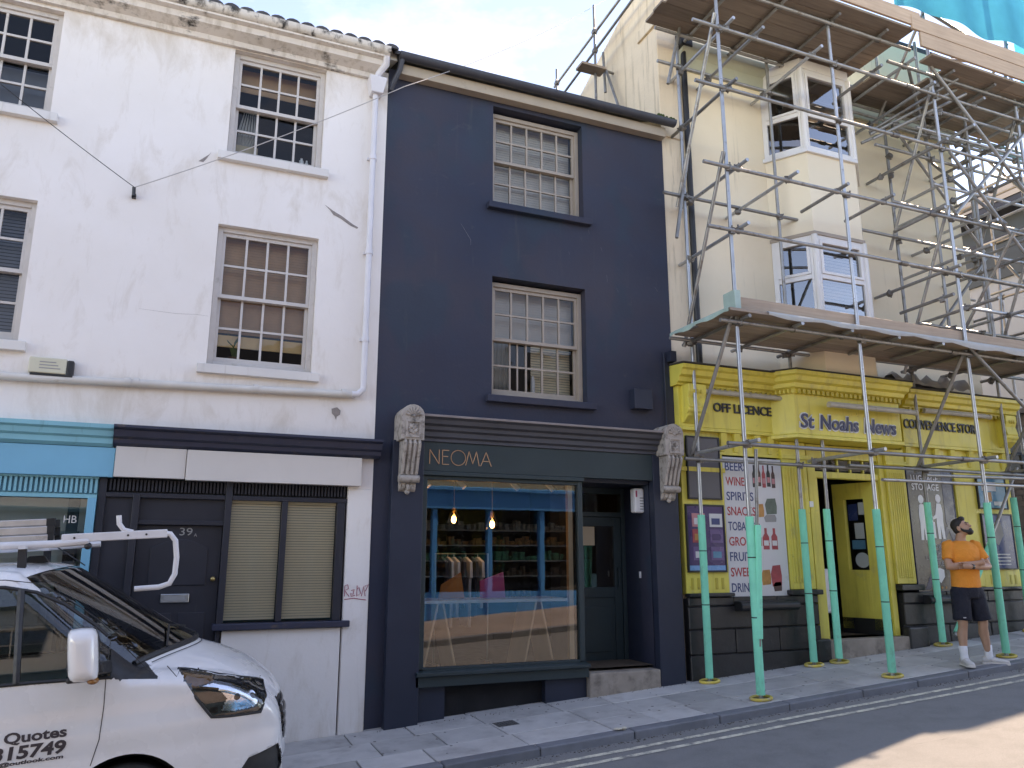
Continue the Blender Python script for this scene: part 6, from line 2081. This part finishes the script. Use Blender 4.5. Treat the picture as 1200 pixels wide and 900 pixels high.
for s in (1, -1):
    sw = mesh_from(parts[('side_window', s)], 'side_window', 'van_glass', VAN, -.003)
    mesh_from(parts[('mirror_panel', s)], 'mirror_panel', 'van_black', VAN, .002)
    hl = mesh_from(parts[('headlight', s)], 'headlight', 'lamp_dark', VAN, -.012)
    mesh_from(parts[('lamp_in', s)], 'reflector', 'lamp_chrome', hl, -.020)
    mesh_from(parts[('lamp_amber', s)], 'indicator', 'lamp_amber', hl, -.012)
    mesh_from(parts[('headlight', s)] + parts[('lamp_in', s)] + parts[('lamp_amber', s)], 'lens', 'lamp_lens', hl, .001)
    for (x, z, r_) in ((-.27, .985, .05), (-.165, .97, .045)):
        yy = .80 if x < -.2 else .76
        MB().ball((x, s * (yy + .06), z), r_, .03, r_, 14, 8).build('lamp_bowl', 'lamp_chrome', hl, smooth='full')
        MB().ball((x + .01, s * (yy + .085), z), r_ * .55, .02, r_ * .55, 12, 8).build('projector', 'lamp_dark', hl, smooth='full')
    if ('fog_surround', s) in parts:
        fg = mesh_from(parts[('fog_surround', s)], 'fog_surround', 'van_black', VAN, -.01)
        MB().ball((-.10, s * .80, .45), .055, .03, .045).build('fog_lamp', 'lamp_chrome', fg, smooth='full')
# edges: window rubbers and door seams that follow the flank
def on_side(x, z, s=-1, off=.003):
    # half width of the flank at (x, z)
    best = min(range(len(RG)), key=lambda i: abs(RG[i][NT + NC][0] - x))
    p = PF[best]
    return (x, s * (side_y(p[4], z) + off), z)
def seam(pts_, r_, mat, name, s):
    n = []
    for (a, b), (c, d) in zip(pts_, pts_[1:]):
        m_ = max(1, int(math.hypot(c - a, d - b) / .05))
        n += [(a + (c - a) * k / m_, b + (d - b) * k / m_) for k in range(m_)]
    n.append(pts_[-1])
    MB().path([on_side(x, z, s, 0.0) for x, z in n], r_, 6).build(name, mat, VAN, smooth=True)
for s in (1, -1):
    seam([(-2.02, 1.245), (-1.45, 1.235), (-1.03, 1.215)], .012, 'van_black', 'window_rubber', s)
    seam([(-1.06, 1.47), (-1.13, 1.54), (-1.32, 1.69), (-1.49, 1.78), (-1.67, 1.825), (-2.02, 1.84)], .012, 'van_black', 'window_rubber', s)
    seam([(-1.555, 1.24), (-1.575, 1.80)], .022, 'van_black', 'window_post', s)
    seam([(-.80, 1.22), (-.93, 1.36), (-1.04, 1.475), (-1.06, 1.22), (-1.065, 1.05), (-1.085, .85), (-1.13, .70)], .003, 'van_seam', 'door_seam', s)
    seam([(-1.05, 1.50), (-1.13, 1.585), (-1.32, 1.735), (-1.49, 1.835), (-1.67, 1.87), (-2.06, 1.885), (-2.08, 1.2), (-2.06, .45)], .003, 'van_seam', 'door_seam', s)
    seam([(-.70, 1.245), (-.64, 1.17), (-.62, 1.215)], .003, 'van_seam', 'bonnet_seam', s)
def on_skin(x, z, s):
    best = min(((rr[j][0] - x) ** 2 + (rr[j][2] - z) ** 2, rr[j]) for rr in RG[::2] if rr[0][0] > -.7 for j in range(NT - 12, NP, 2))[1]
    return (x, s * (best[1] + .001), z)
for s in (1, -1):
    ol = []
    for i in range(len(P_head)):
        a, b = P_head[i], P_head[(i + 1) % len(P_head)]
        for k in range(4):
            ol.append(on_skin(a[0] + (b[0] - a[0]) * k / 4, a[1] + (b[1] - a[1]) * k / 4, s))
    n_ = len(ol)
    ol = [(p[0], sum(ol[(i + d) % n_][1] for d in (-2, -1, 0, 1, 2)) / 5, p[2]) for i, p in enumerate(ol)]
    ol.append(ol[0])
    MB().path(ol, .009, 6).build('headlight_seal', 'van_black', VAN, smooth=True)
# bonnet shut line
bl = []
for k in range(21):
    y = -.70 + 1.4 * k / 20
    p = PF[idx(-.46, 1.31)]
    bl.append((p[0] - p[2] * y * y, y, p[1] - .035 * (y / .7) ** 2 - .02 * (y / .7) ** 6))
MB().path(bl, .004, 6).build('bonnet_seam', 'van_seam', VAN)
cw = []
for k in range(25):
    y = -.76 + 1.52 * k / 24
    p = PF[iws0]
    cw.append((p[0] - p[2] * y * y, y, p[1] - .035 * (y / .7) ** 2 - .02 * (y / .7) ** 6))
MB().path(cw, .022, 8).build('scuttle', 'van_black', VAN, smooth=True)
for (y0, y1, d) in ((-.55, -.02, .30), (.10, .62, .30)):
    pa, pb = PF[iws0 + 1], PF[iws0 + 13]
    f_ = lambda p, y: (p[0] - p[2] * y * y + .012, y, p[1] - .035 * (y / .7) ** 2 - .02 * (y / .7) ** 6 + .018)
    MB().path([f_(pa, y0), f_(pb, (y0 + y1) / 2), f_(PF[iws0 + 9], y1)], .008, 6).build('wiper', 'van_black', VAN)
# cab interior
MB().box(-2.20, -2.16, -.86, .86, .4, 1.92).build('bulkhead', 'seat_cloth', VAN)
MB().prof_y([(-.62, 1.02), (-1.0, 1.22), (-1.22, 1.16), (-1.25, .9), (-.8, .8)], -.82, .82).build('dashboard', 'seat_cloth', VAN)
for y in (-.45, .05, .45):
    st_ = MB().box(-2.0, -1.5, y - .2, y + .2, .70, .95).hexa([(-2.05, y - .2, .95), (-1.90, y - .2, .95), (-1.90, y + .2, .95), (-2.05, y + .2, .95), (-2.14, y - .19, 1.55), (-2.03, y - .19, 1.55), (-2.03, y + .19, 1.55), (-2.14, y + .19, 1.55)]).box(-2.14, -2.05, y - .1, y + .1, 1.58, 1.75)
    st_.build('seat', 'seat_cloth', VAN, bevel=.03)
sw_ = []
for k in range(21):
    a = 2 * math.pi * k / 20
    sw_.append((-1.32 + .09 * math.sin(a) * .5 - .0, -.42 + .18 * math.cos(a), 1.16 + .16 * math.sin(a)))
MB().path(sw_, .015, 8, False).build('steering_wheel', 'van_black', VAN, smooth=True)
MB().box(-4.78, .10, -.9, .9, .20, .26).build('floor_pan', 'van_black', VAN)
MB().add([(-4.8, y * s, z) for s in (1,) for y, z in ((-.9, .26), (.9, .26), (.9, 1.2), (.72, 1.75), (-.72, 1.75), (-.9, 1.2))], [tuple(range(6))]).build('rear_panel', 'van_white', VAN, fix=False)
# mirrors
for s in (1, -1):
    mm = MB()
    secs = []
    for t, w_, zc, zh in ((0, .02, 1.385, .10), (.03, .07, 1.39, .145), (.08, .085, 1.395, .158), (.13, .082, 1.39, .152), (.165, .066, 1.387, .138), (.183, .045, 1.385, .115), (.190, .02, 1.385, .08)):
        rr = []
        for k in range(16):
            a = 2 * math.pi * k / 16
            ca, sa = math.cos(a), math.sin(a)
            e = .36
            rr.append((-1.175 + w_ * (abs(ca) ** e) * (1 if ca > 0 else -1) - .015 * (zc - 1.39 + zh * sa) / zh, s * (1.10 + t), zc + zh * (abs(sa) ** e) * (1 if sa > 0 else -1)))
        secs.append(rr)
    o = 0
    for rr in secs:
        mm.v += rr
    for i in range(len(secs) - 1):
        for k in range(16):
            mm.f.append((i * 16 + k, i * 16 + (k + 1) % 16, (i + 1) * 16 + (k + 1) % 16, (i + 1) * 16 + k))
    mm.f.append(tuple(range(15, -1, -1)))
    mm.f.append(tuple((len(secs) - 1) * 16 + k for k in range(16)))
    mi = mm.build('mirror', 'van_white', VAN, smooth=True)
    MB().path([(-1.262, s * 1.145, 1.30), (-1.262, s * 1.145, 1.47), (-1.24, s * 1.145, 1.545), (-1.18, s * 1.145, 1.553), (-1.115, s * 1.145, 1.545), (-1.092, s * 1.145, 1.47), (-1.092, s * 1.145, 1.30)], .006, 6).build('mirror_seam', 'van_seam', mi)
    MB().box(-1.262, -1.094, s * 1.155 - .055, s * 1.155 + .055, 1.232, 1.262).build('mirror_base', 'van_black', mi, bevel=.012)
    MB().hexa([(-1.19, s * .93, 1.235), (-1.02, s * .93, 1.235), (-1.06, s * 1.18, 1.275), (-1.17, s * 1.18, 1.275), (-1.19, s * .93, 1.32), (-1.03, s * .93, 1.32), (-1.07, s * 1.18, 1.335), (-1.17, s * 1.18, 1.335)]).build('mirror_arm', 'van_black', mi, bevel=.012)
    MB().ball((-1.115, s * 1.20, 1.235), .035, .06, .022).build('mirror_indicator', 'lamp_amber', mi, smooth='full')
# wheels
for wx in (-.93, -3.86):
    for s in (1, -1):
        wl2 = MB().tube((wx, s * .72, .335), (wx, s * .93, .335), .335, 32).build('wheel', 'rubber', VAN, bevel=.03)
        MB().tube((wx, s * .90, .335), (wx, s * .938, .335), .215, 24).build('rim', 'aluminium', wl2, smooth=True)
        for k in range(5):
            a = 2 * math.pi * k / 5
            MB().tube((wx, s * .945, .335), (wx + .19 * math.cos(a), s * .942, .335 + .19 * math.sin(a)), .028, 6).build('spoke', 'aluminium', wl2)
        MB().tube((wx, s * .70, .345), (wx, s * .55, .345), .40, 24).build('arch_liner', 'van_black', VAN)
# aerial and roof pod
MB().hexa([(-1.66, -.28, 1.97), (-1.50, -.28, 1.97), (-1.50, -.20, 1.97), (-1.66, -.20, 1.97), (-1.63, -.265, 2.02), (-1.53, -.265, 2.02), (-1.53, -.215, 2.02), (-1.63, -.215, 2.02)]).build('roof_pod', 'van_black', VAN, bevel=.008)
MB().tube((-1.30, .1, 1.93), (-1.52, .1, 2.10), .005, 6).build('aerial', 'van_black', VAN)
# lettering on the door
def side_text(s_, x0, z0, w_, h, bold, slant=0.1):
    o = text_obj('lettering', s_, 'van_letter', VAN, x0, z0, w_, h, 0, .001, bold=bold, slant=slant)
    for v_ in o.data.vertices:
        d = v_.co.y
        q = on_side(v_.co.x, v_.co.z, -1, .002)
        v_.co = (v_.co.x, q[1] + d, v_.co.z)
side_text('Quotes', -1.60, .885, .335, .075, .03, .0)
side_text('315749', -1.655, .805, .385, .072, .035, .1)
side_text('@outlook.com', -1.62, .765, .34, .030, .03, .1)
# roof rack with the front roller tube
RK = MB()
RK.path([(-4.4, -.50, 2.10), (-1.7, -.50, 2.095), (-1.44, -.50, 2.09), (-1.23, -.50, 2.10)], .028, 8)
RK.box(-1.40, -.72, -.52, -.48, 2.095, 2.155)
rack = RK.build('roof_rack', 'rack_white', VAN, bevel=.006)
MB().path([(-.76, -.50, 2.13), (-.70, -.50, 2.12), (-.665, -.50, 2.07), (-.655, -.50, 1.95), (-.665, -.50, 1.83), (-.70, -.50, 1.765), (-.77, -.50, 1.745), (-.93, -.50, 1.745)], .020, 10).build('front_hoop', 'rack_white', rack, smooth=True)
MB().path([(-1.045, -.50, 2.27), (-1.04, -.50, 2.21), (-1.01, -.50, 2.165), (-.95, -.50, 2.145)], .018, 8).build('stop_arm', 'rack_white', rack, smooth=True)
MB().path([(-4.4, .50, 2.10), (-1.7, .50, 2.095), (-1.23, .50, 2.10)], .028, 8).build('rail', 'rack_white', rack, smooth=True)
for x in (-1.62, -2.8, -4.2):
    MB().box(x - .02, x + .02, -.62, .62, 2.065, 2.085).build('crossbar', 'rack_white', rack)
    for y in (-.58, .58):
        MB().box(x - .025, x + .025, y - .02, y + .02, 1.90, 2.065).build('foot', 'van_black', rack)
MB().ball((-1.235, -.50, 2.065), .025).build('clamp', 'van_black', rack, smooth=True)
for x in (-1.32, -.98, -.86):
    MB().tube((x, -.521, 2.125), (x, -.524, 2.125), .008, 8).build('bolt_hole', 'van_black', rack)
# ladder lying on the rack
LD = thing('ladder', 'three-section aluminium ladder lying on the van roof rack', 'ladder', (.80, -1.70, -.235), rot=(0, -math.atan(SL), 0), local=True)
for k, z in enumerate((2.095, 2.165, 2.225)):
    for y in (-.46 + .03 * k, -.10 - .03 * k):
        b = MB().box(-4.3, -1.48 - .01 * k, y - .014, y + .014, z, z + (.065, .055, .048)[k]).build('stile', 'aluminium', LD, bevel=.006)
        MB().box(-1.49 - .01 * k, -1.455, y - .016, y + .016, z - .002, z + (.067, .057, .05)[k]).build('rubber_end', 'rubber', b)
    for j in range(10):
        x = -1.6 - j * .26
        MB().tube((x, -.46 + .03 * k, z + .03), (x, -.10 - .03 * k, z + .03), .013, 8).build('rung', 'aluminium', LD)
MB().box(-1.56, -1.42, -.49, -.07, 2.085, 2.094).build('end_bracket', 'aluminium', LD)
# ================================================================== the man looking up
M('skin', (0.46, 0.25, 0.165), 0.5, 0.10, 14, 0.2, 60, bdist=.002)
M('hair', (0.018, 0.014, 0.012), 0.7, 0.2, 40, 0.4, 90)
M('tee_orange', (0.82, 0.27, 0.04), 0.9, 0.08, 5, 0.9, 7, bdist=.03)
M('shorts_navy', (0.010, 0.012, 0.022), 0.9, 0.12, 5, 0.9, 8, bdist=.03)
M('sock_white', (0.70, 0.70, 0.72), 0.9, 0.06, 20, 0.2, 90)
M('shoe_white', (0.58, 0.55, 0.52), 0.6, 0.1, 12, 0.15, 60)
M('shoe_sole', (0.66, 0.62, 0.58), 0.7, 0.1, 12, 0)
M('eye_dark', (0.02, 0.015, 0.012), 0.3, 0, 3, 0)
MAN = thing('person', 'man in orange T-shirt and navy shorts, arms crossed, looking up at the scaffold', 'person', (9.24, -1.40, gz(9.24, -1.40)), rot=(0, 0, R(-14)), local=True)
def organic(mb, name, mat, voxel, parent=None, smooth_it=4, extra=None):
    me = bpy.data.meshes.new(name)
    me.from_pydata(mb.v, [], mb.f)
    bm = bmesh.new(); bm.from_mesh(me)
    bmesh.ops.recalc_face_normals(bm, faces=bm.faces)
    bm.to_mesh(me); bm.free()
    tmp = bpy.data.objects.new('tmp_body', me)
    COL.objects.link(tmp)
    m1 = tmp.modifiers.new('r', 'REMESH'); m1.mode = 'VOXEL'; m1.voxel_size = voxel
    m2 = tmp.modifiers.new('s', 'SMOOTH'); m2.iterations = smooth_it; m2.factor = .5
    bpy.context.view_layer.update()
    dg = bpy.context.evaluated_depsgraph_get()
    out = bpy.data.meshes.new_from_object(tmp.evaluated_get(dg))
    bpy.data.objects.remove(tmp)
    out.name = name
    if extra:                                   # fine pieces of the same body, added after remeshing
        bm = bmesh.new(); bm.from_mesh(out)
        vs_ = [bm.verts.new(p) for p in extra.v]
        for f in extra.f:
            try: bm.faces.new([vs_[i] for i in f])
            except ValueError: pass
        bmesh.ops.recalc_face_normals(bm, faces=bm.faces)
        bm.to_mesh(out); bm.free()
    out.materials.clear()
    out.materials.append(MATS[mat])
    out.polygons.foreach_set('use_smooth', [True] * len(out.polygons))
    return link(name, out, parent)
def ell(mb, rings, n=20):
    """loft of horizontal ellipses (cx, cy, z, rx, ry)"""
    o = len(mb.v)
    for cx, cy, z, rx, ry in rings:
        for k in range(n):
            a = 2 * math.pi * k / n
            mb.v.append((cx + rx * math.cos(a), cy + ry * math.sin(a), z))
    for i in range(len(rings) - 1):
        for k in range(n):
            mb.f.append((o + i * n + k, o + i * n + (k + 1) % n, o + (i + 1) * n + (k + 1) % n, o + (i + 1) * n + k))
    mb.f.append(tuple(o + k for k in range(n - 1, -1, -1)))
    e = o + (len(rings) - 1) * n
    mb.f.append(tuple(e + k for k in range(n)))
# facing -y; his right is -x.  joints
hipR, kneeR, ankR = (-.095, 0, .92), (-.135, -.035, .50), (-.165, -.03, .10)
hipL, kneeL, ankL = (.095, 0, .92), (.16, -.015, .50), (.215, .02, .10)
shR, elR, wrR = (-.195, .0, 1.445), (-.275, -.07, 1.175), (.095, -.205, 1.235)
shL, elL, wrL = (.195, .0, 1.445), (.285, -.08, 1.18), (-.07, -.200, 1.185)
b = MB()
for h, k_, a_ in ((hipR, kneeR, ankR), (hipL, kneeL, ankL)):
    h, k_, a_ = Vector(h), Vector(k_), Vector(a_)
    b.path([h, h.lerp(k_, .5), k_ + Vector((0, .005, .06)), k_, k_ + Vector((0, .01, -.06)), k_.lerp(a_, .32) + Vector((0, .022, 0)), k_.lerp(a_, .7) + Vector((0, .008, 0)), a_ + Vector((0, 0, .02)), a_ - Vector((0, 0, .04))],
           [.098, .082, .060, .058, .054, .060, .044, .037, .040], 14)
ell(b, [(0, 0, .86, .16, .105), (0, 0, .95, .17, .11), (0, -.005, 1.10, .15, .10), (0, -.01, 1.28, .175, .115), (0, 0, 1.40, .185, .105), (0, .005, 1.47, .13, .085), (0, .0, 1.51, .06, .06)])
for s_, e_, w_ in ((shR, elR, wrR), (shL, elL, wrL)):
    s_, e_, w_ = Vector(s_), Vector(e_), Vector(w_)
    b.path([s_ + Vector((0, 0, .02)), s_, s_.lerp(e_, .4), s_.lerp(e_, .85), e_, e_.lerp(w_, .12), e_.lerp(w_, .35), e_.lerp(w_, .75), w_], [.05, .058, .052, .044, .042, .043, .046, .034, .030], 12)
b.path([(0, .01, 1.46), (0, -.005, 1.54), (.004, -.02, 1.60)], [.064, .058, .058], 14)
# head, turned to his left and tilted back
HM = Matrix.Translation((.008, -.035, 1.665)) @ Matrix.Rotation(R(32), 4, 'Z') @ Matrix.Rotation(R(-24), 4, 'X')
def H(p):
    return tuple(HM @ Vector(p))
def hb(mb, c, rx, ry, rz_, nu=16, nv=10):
    t = MB().ball((0, 0, 0), rx, ry, rz_, nu, nv)
    o = len(mb.v)
    mb.v += [H((x + c[0], y + c[1], z + c[2])) for x, y, z in t.v]
    mb.f += [tuple(i + o for i in f) for f in t.f]
hb(b, (0, .012, .03), .076, .094, .092)
hb(b, (0, -.025, -.035), .060, .066, .072)
hb(b, (0, -.052, -.085), .036, .034, .028)
hb(b, (0, -.090, .012), .030, .014, .016)
ex = MB()
hb(ex, (0, -.098, -.022), .015, .022, .016, 10, 8)      # nose
hb(ex, (0, -.090, .000), .010, .016, .030, 10, 8)
for s_ in (-1, 1):
    hb(ex, (s_ * .077, .012, -.008), .010, .022, .034, 10, 8)   # ears
# hands: palm, four fingers, thumb; right hand tucked behind the left upper arm, left hand resting on the right forearm
def hand(mb, wrist, d, up, side, size=1.0):
    d, up = Vector(d).normalized(), Vector(up).normalized()
    w_ = d.cross(up).normalized() * side
    base = Vector(wrist)
    mb.path([base - d * .02, base + d * .03, base + d * .075, base + d * .088], [.030, .036, .038, .028], 10)
    for k, ln in enumerate((.068, .078, .073, .058)):
        o_ = base + d * .075 + up * (.030 - .020 * k)
        p1 = o_ + d * ln * .45 - w_ * .006
        p2 = o_ + d * ln * .75 - w_ * .022
        p3 = o_ + d * ln * .9 - w_ * .042
        mb.path([o_, p1, p2, p3], [.0098, .0094, .0086, .0070], 8)
    t0 = base + d * .02 + up * .030
    mb.path([t0, t0 + up * .012 + d * .026, t0 + up * .012 + d * .052 - w_ * .01, t0 + up * .006 + d * .072 - w_ * .02], [.013, .0115, .010, .008], 8)
hand(ex, wrR, (.62, .75, -.05), (0, -.2, 1), -1)
hand(ex, wrL, (-.85, .35, .12), (0, -.2, 1), 1)
body_ = organic(b, 'body', 'skin', .011, MAN, 5, ex)
# face details and hair
f = MB()
for s_ in (-1, 1):
    hb(f, (s_ * .032, -.083, .012), .012, .008, .006, 10, 6)
f.build('eyes', 'eye_dark', MAN, smooth='full')
f = MB()
for s_ in (-1, 1):
    f.path([H((s_ * .016, -.094, .028)), H((s_ * .034, -.092, .034)), H((s_ * .052, -.078, .028))], [.004, .0055, .003], 6)
f.build('eyebrows', 'hair', MAN, smooth='full')
h_ = MB()
hb(h_, (0, .022, .048), .082, .095, .086)
hb(h_, (0, -.048, .100), .062, .042, .034)
hb(h_, (0, .055, -.005), .070, .055, .062)
hair = organic(h_, 'hair', 'hair', .009, MAN, 3)
br = MB()
hb(br, (0, -.062, -.088), .046, .042, .036)
for s_ in (-1, 1):
    br.path([H((s_ * .068, -.005, -.01)), H((s_ * .066, -.022, -.050)), H((s_ * .045, -.058, -.080)), H((s_ * .018, -.088, -.090))], [.012, .018, .024, .02], 8)
    br.path([H((0, -.096, -.047)), H((s_ * .024, -.090, -.052)), H((s_ * .032, -.080, -.074))], [.007, .008, .010], 8)
organic(br, 'beard', 'hair', .008, MAN, 2)
lip = MB()
lip.path([H((-.018, -.097, -.060)), H((0, -.102, -.060)), H((.018, -.097, -.060))], [.003, .0055, .003], 6)
M('lip', (0.32, 0.12, 0.10), 0.5, 0.05, 8, 0)
lip.build('lips', 'lip', MAN, smooth='full')
# T-shirt
s = MB()
ell(s, [(0, .0, .915, .188, .130), (0, -.002, .96, .186, .130), (0, -.004, 1.06, .180, .128), (0, -.010, 1.18, .186, .134), (0, -.014, 1.30, .202, .142), (0, -.008, 1.39, .208, .132), (0, .0, 1.44, .190, .112), (0, .006, 1.485, .125, .092), (0, .006, 1.505, .080, .074)], 28)
for sh, el in ((shR, elR), (shL, elL)):
    a_, c_ = Vector(sh), Vector(el)
    s.path([a_ + Vector((-.05 if a_.x > 0 else .05, 0, .012)), a_ + Vector((0, 0, .006)), a_.lerp(c_, .35), a_.lerp(c_, .66)], [.064, .070, .068, .068], 16)
tee = organic(s, 't_shirt', 'tee_orange', .012, MAN, 4)
# shorts
q = MB()
ell(q, [(0, .0, .80, .178, .125), (0, 0, .88, .190, .132), (0, 0, .955, .186, .128)], 24)
for h, k_ in ((hipR, kneeR), (hipL, kneeL)):
    h, k_ = Vector(h), Vector(k_)
    q.path([h + Vector((0, 0, -.02)), h.lerp(k_, .35), h.lerp(k_, .70), h.lerp(k_, .93)], [.112, .110, .108, .108], 18)
organic(q, 'shorts', 'shorts_navy', .012, MAN, 4)
M('grey_mark', (0.4, 0.4, 0.42), 0.6, 0, 3, 0)
MB().box(-.20, -.165, -.145, -.138, .565, .578).build('shorts_mark', 'grey_mark', MAN)
# socks and shoes
for nm, a_, fd in (('r', ankR, Vector((-.30, -1, 0))), ('l', ankL, Vector((.80, -.62, 0)))):
    a_ = Vector(a_)
    fd.normalize()
    sd_ = Vector((-fd.y, fd.x, 0))
    MB().path([a_ + Vector((0, .008, .13)), a_ + Vector((0, .004, .05)), a_ + Vector((0, 0, -.02)), a_ + fd * .02 + Vector((0, 0, -.05))], [.050, .045, .048, .045], 16).build('sock', 'sock_white', MAN, smooth='full')
    sh_ = MB()
    base = Vector((a_.x, a_.y, 0))
    prof_s = [(-.085, .030, .060), (-.070, .040, .085), (-.02, .043, .095), (.04, .045, .080), (.10, .050, .062), (.155, .049, .052), (.195, .036, .042), (.212, .015, .034)]
    n = 14
    rings = []
    for (u, w_, h) in prof_s:
        rr = []
        for k in range(n):
            a2 = 2 * math.pi * k / n
            rr.append(base + fd * u + sd_ * (w_ * math.cos(a2)) + Vector((0, 0, .012 + h * (.5 + .5 * math.sin(a2)))))
        rings.append(rr)
    for rr in rings:
        sh_.v += [tuple(p) for p in rr]
    for i in range(len(rings) - 1):
        for k in range(n):
            sh_.f.append((i * n + k, i * n + (k + 1) % n, (i + 1) * n + (k + 1) % n, (i + 1) * n + k))
    sh_.f.append(tuple(range(n - 1, -1, -1)))
    sh_.f.append(tuple((len(rings) - 1) * n + k for k in range(n)))
    shoe = sh_.build('shoe', 'shoe_white', MAN, smooth='full')
    so = []
    for sgn in (1, -1):
        for (u, w_, h) in (prof_s if sgn == 1 else prof_s[::-1]):
            p = base + fd * (u * 1.03) + sd_ * (w_ * 1.05 * sgn)
            so.append((p.x, p.y))
    MB().prof_z(so, 0.0, .026).build('sole', 'shoe_sole', shoe, bevel=.004)
    ls = MB()
    for k in range(4):
        u = .03 + .028 * k
        p = base + fd * u + Vector((0, 0, .105 - .010 * k - .006 * (k > 1)))
        ls.tube(p - sd_ * .024, p + sd_ * .024, .004, 6)
    ls.build('laces', 'sock_white', shoe)
# wristband
MB().tube(Vector(elL).lerp(Vector(wrL), .86), Vector(elL).lerp(Vector(wrL), .95), .036, 14).build('wristband', 'eye_dark', MAN, smooth=True)

# ================================================================== litter on the kerb
M('litter_paper', (0.62, 0.56, 0.46), 0.9, 0.15, 30, 0)
lt = MB()
for k in range(5):
    a, r_ = k * 1.4, .02 + .012 * (k % 3)
    lt.ball((4.12 + .035 * math.cos(a), -1.52 + .02 * math.sin(a), gz(4.12, -1.52) + .012 + .004 * k), r_, r_ * .7, .012, 7, 5)
tag(lt.build('litter', 'litter_paper', None), 'scrap of pale crumpled paper lying on the kerb by the shop', 'litter')

# grit and leaf crumbs gathered in the gutter, chewing gum trodden into the slabs
M('grit', (0.13, 0.115, 0.095), 0.95, 0.4, 30, 0)
gr_ = MB()
for k in range(520):
    x = rnd.uniform(2.3, 11.5)
    y = -1.625 - abs(rnd.gauss(0, .035))
    r_ = rnd.uniform(.003, .011)
    gr_.ball((x, y, rz(x) + r_ * .3), r_, r_ * rnd.uniform(.5, 1), r_ * .5, 5, 3)
for k in range(240):
    x = rnd.uniform(2.0, 11.5)
    r_ = rnd.uniform(.003, .009)
    gr_.ball((x, -.13 - abs(rnd.gauss(0, .03)), gz(x, -.13) + r_ * .3), r_, r_ * .7, r_ * .5, 5, 3)
tag(gr_.build('gutter_grit', 'grit', None, smooth='full'), 'brown grit and crumbs along the kerb gutter and wall foot', kind='stuff')
M('gum', (0.20, 0.195, 0.19), 0.8, 0.1, 8, 0)
gm_ = MB()
for k in range(90):
    x, y = rnd.uniform(1.5, 11.5), rnd.uniform(-1.4, -.15)
    r_ = rnd.uniform(.008, .018)
    gm_.tube((x, y, gz(x, y) + .002), (x, y, gz(x, y) + .0055), r_, 8, r_ * .8)
tag(gm_.build('chewing_gum', 'gum', None), 'dark spots of old chewing gum trodden into the paving', kind='stuff')
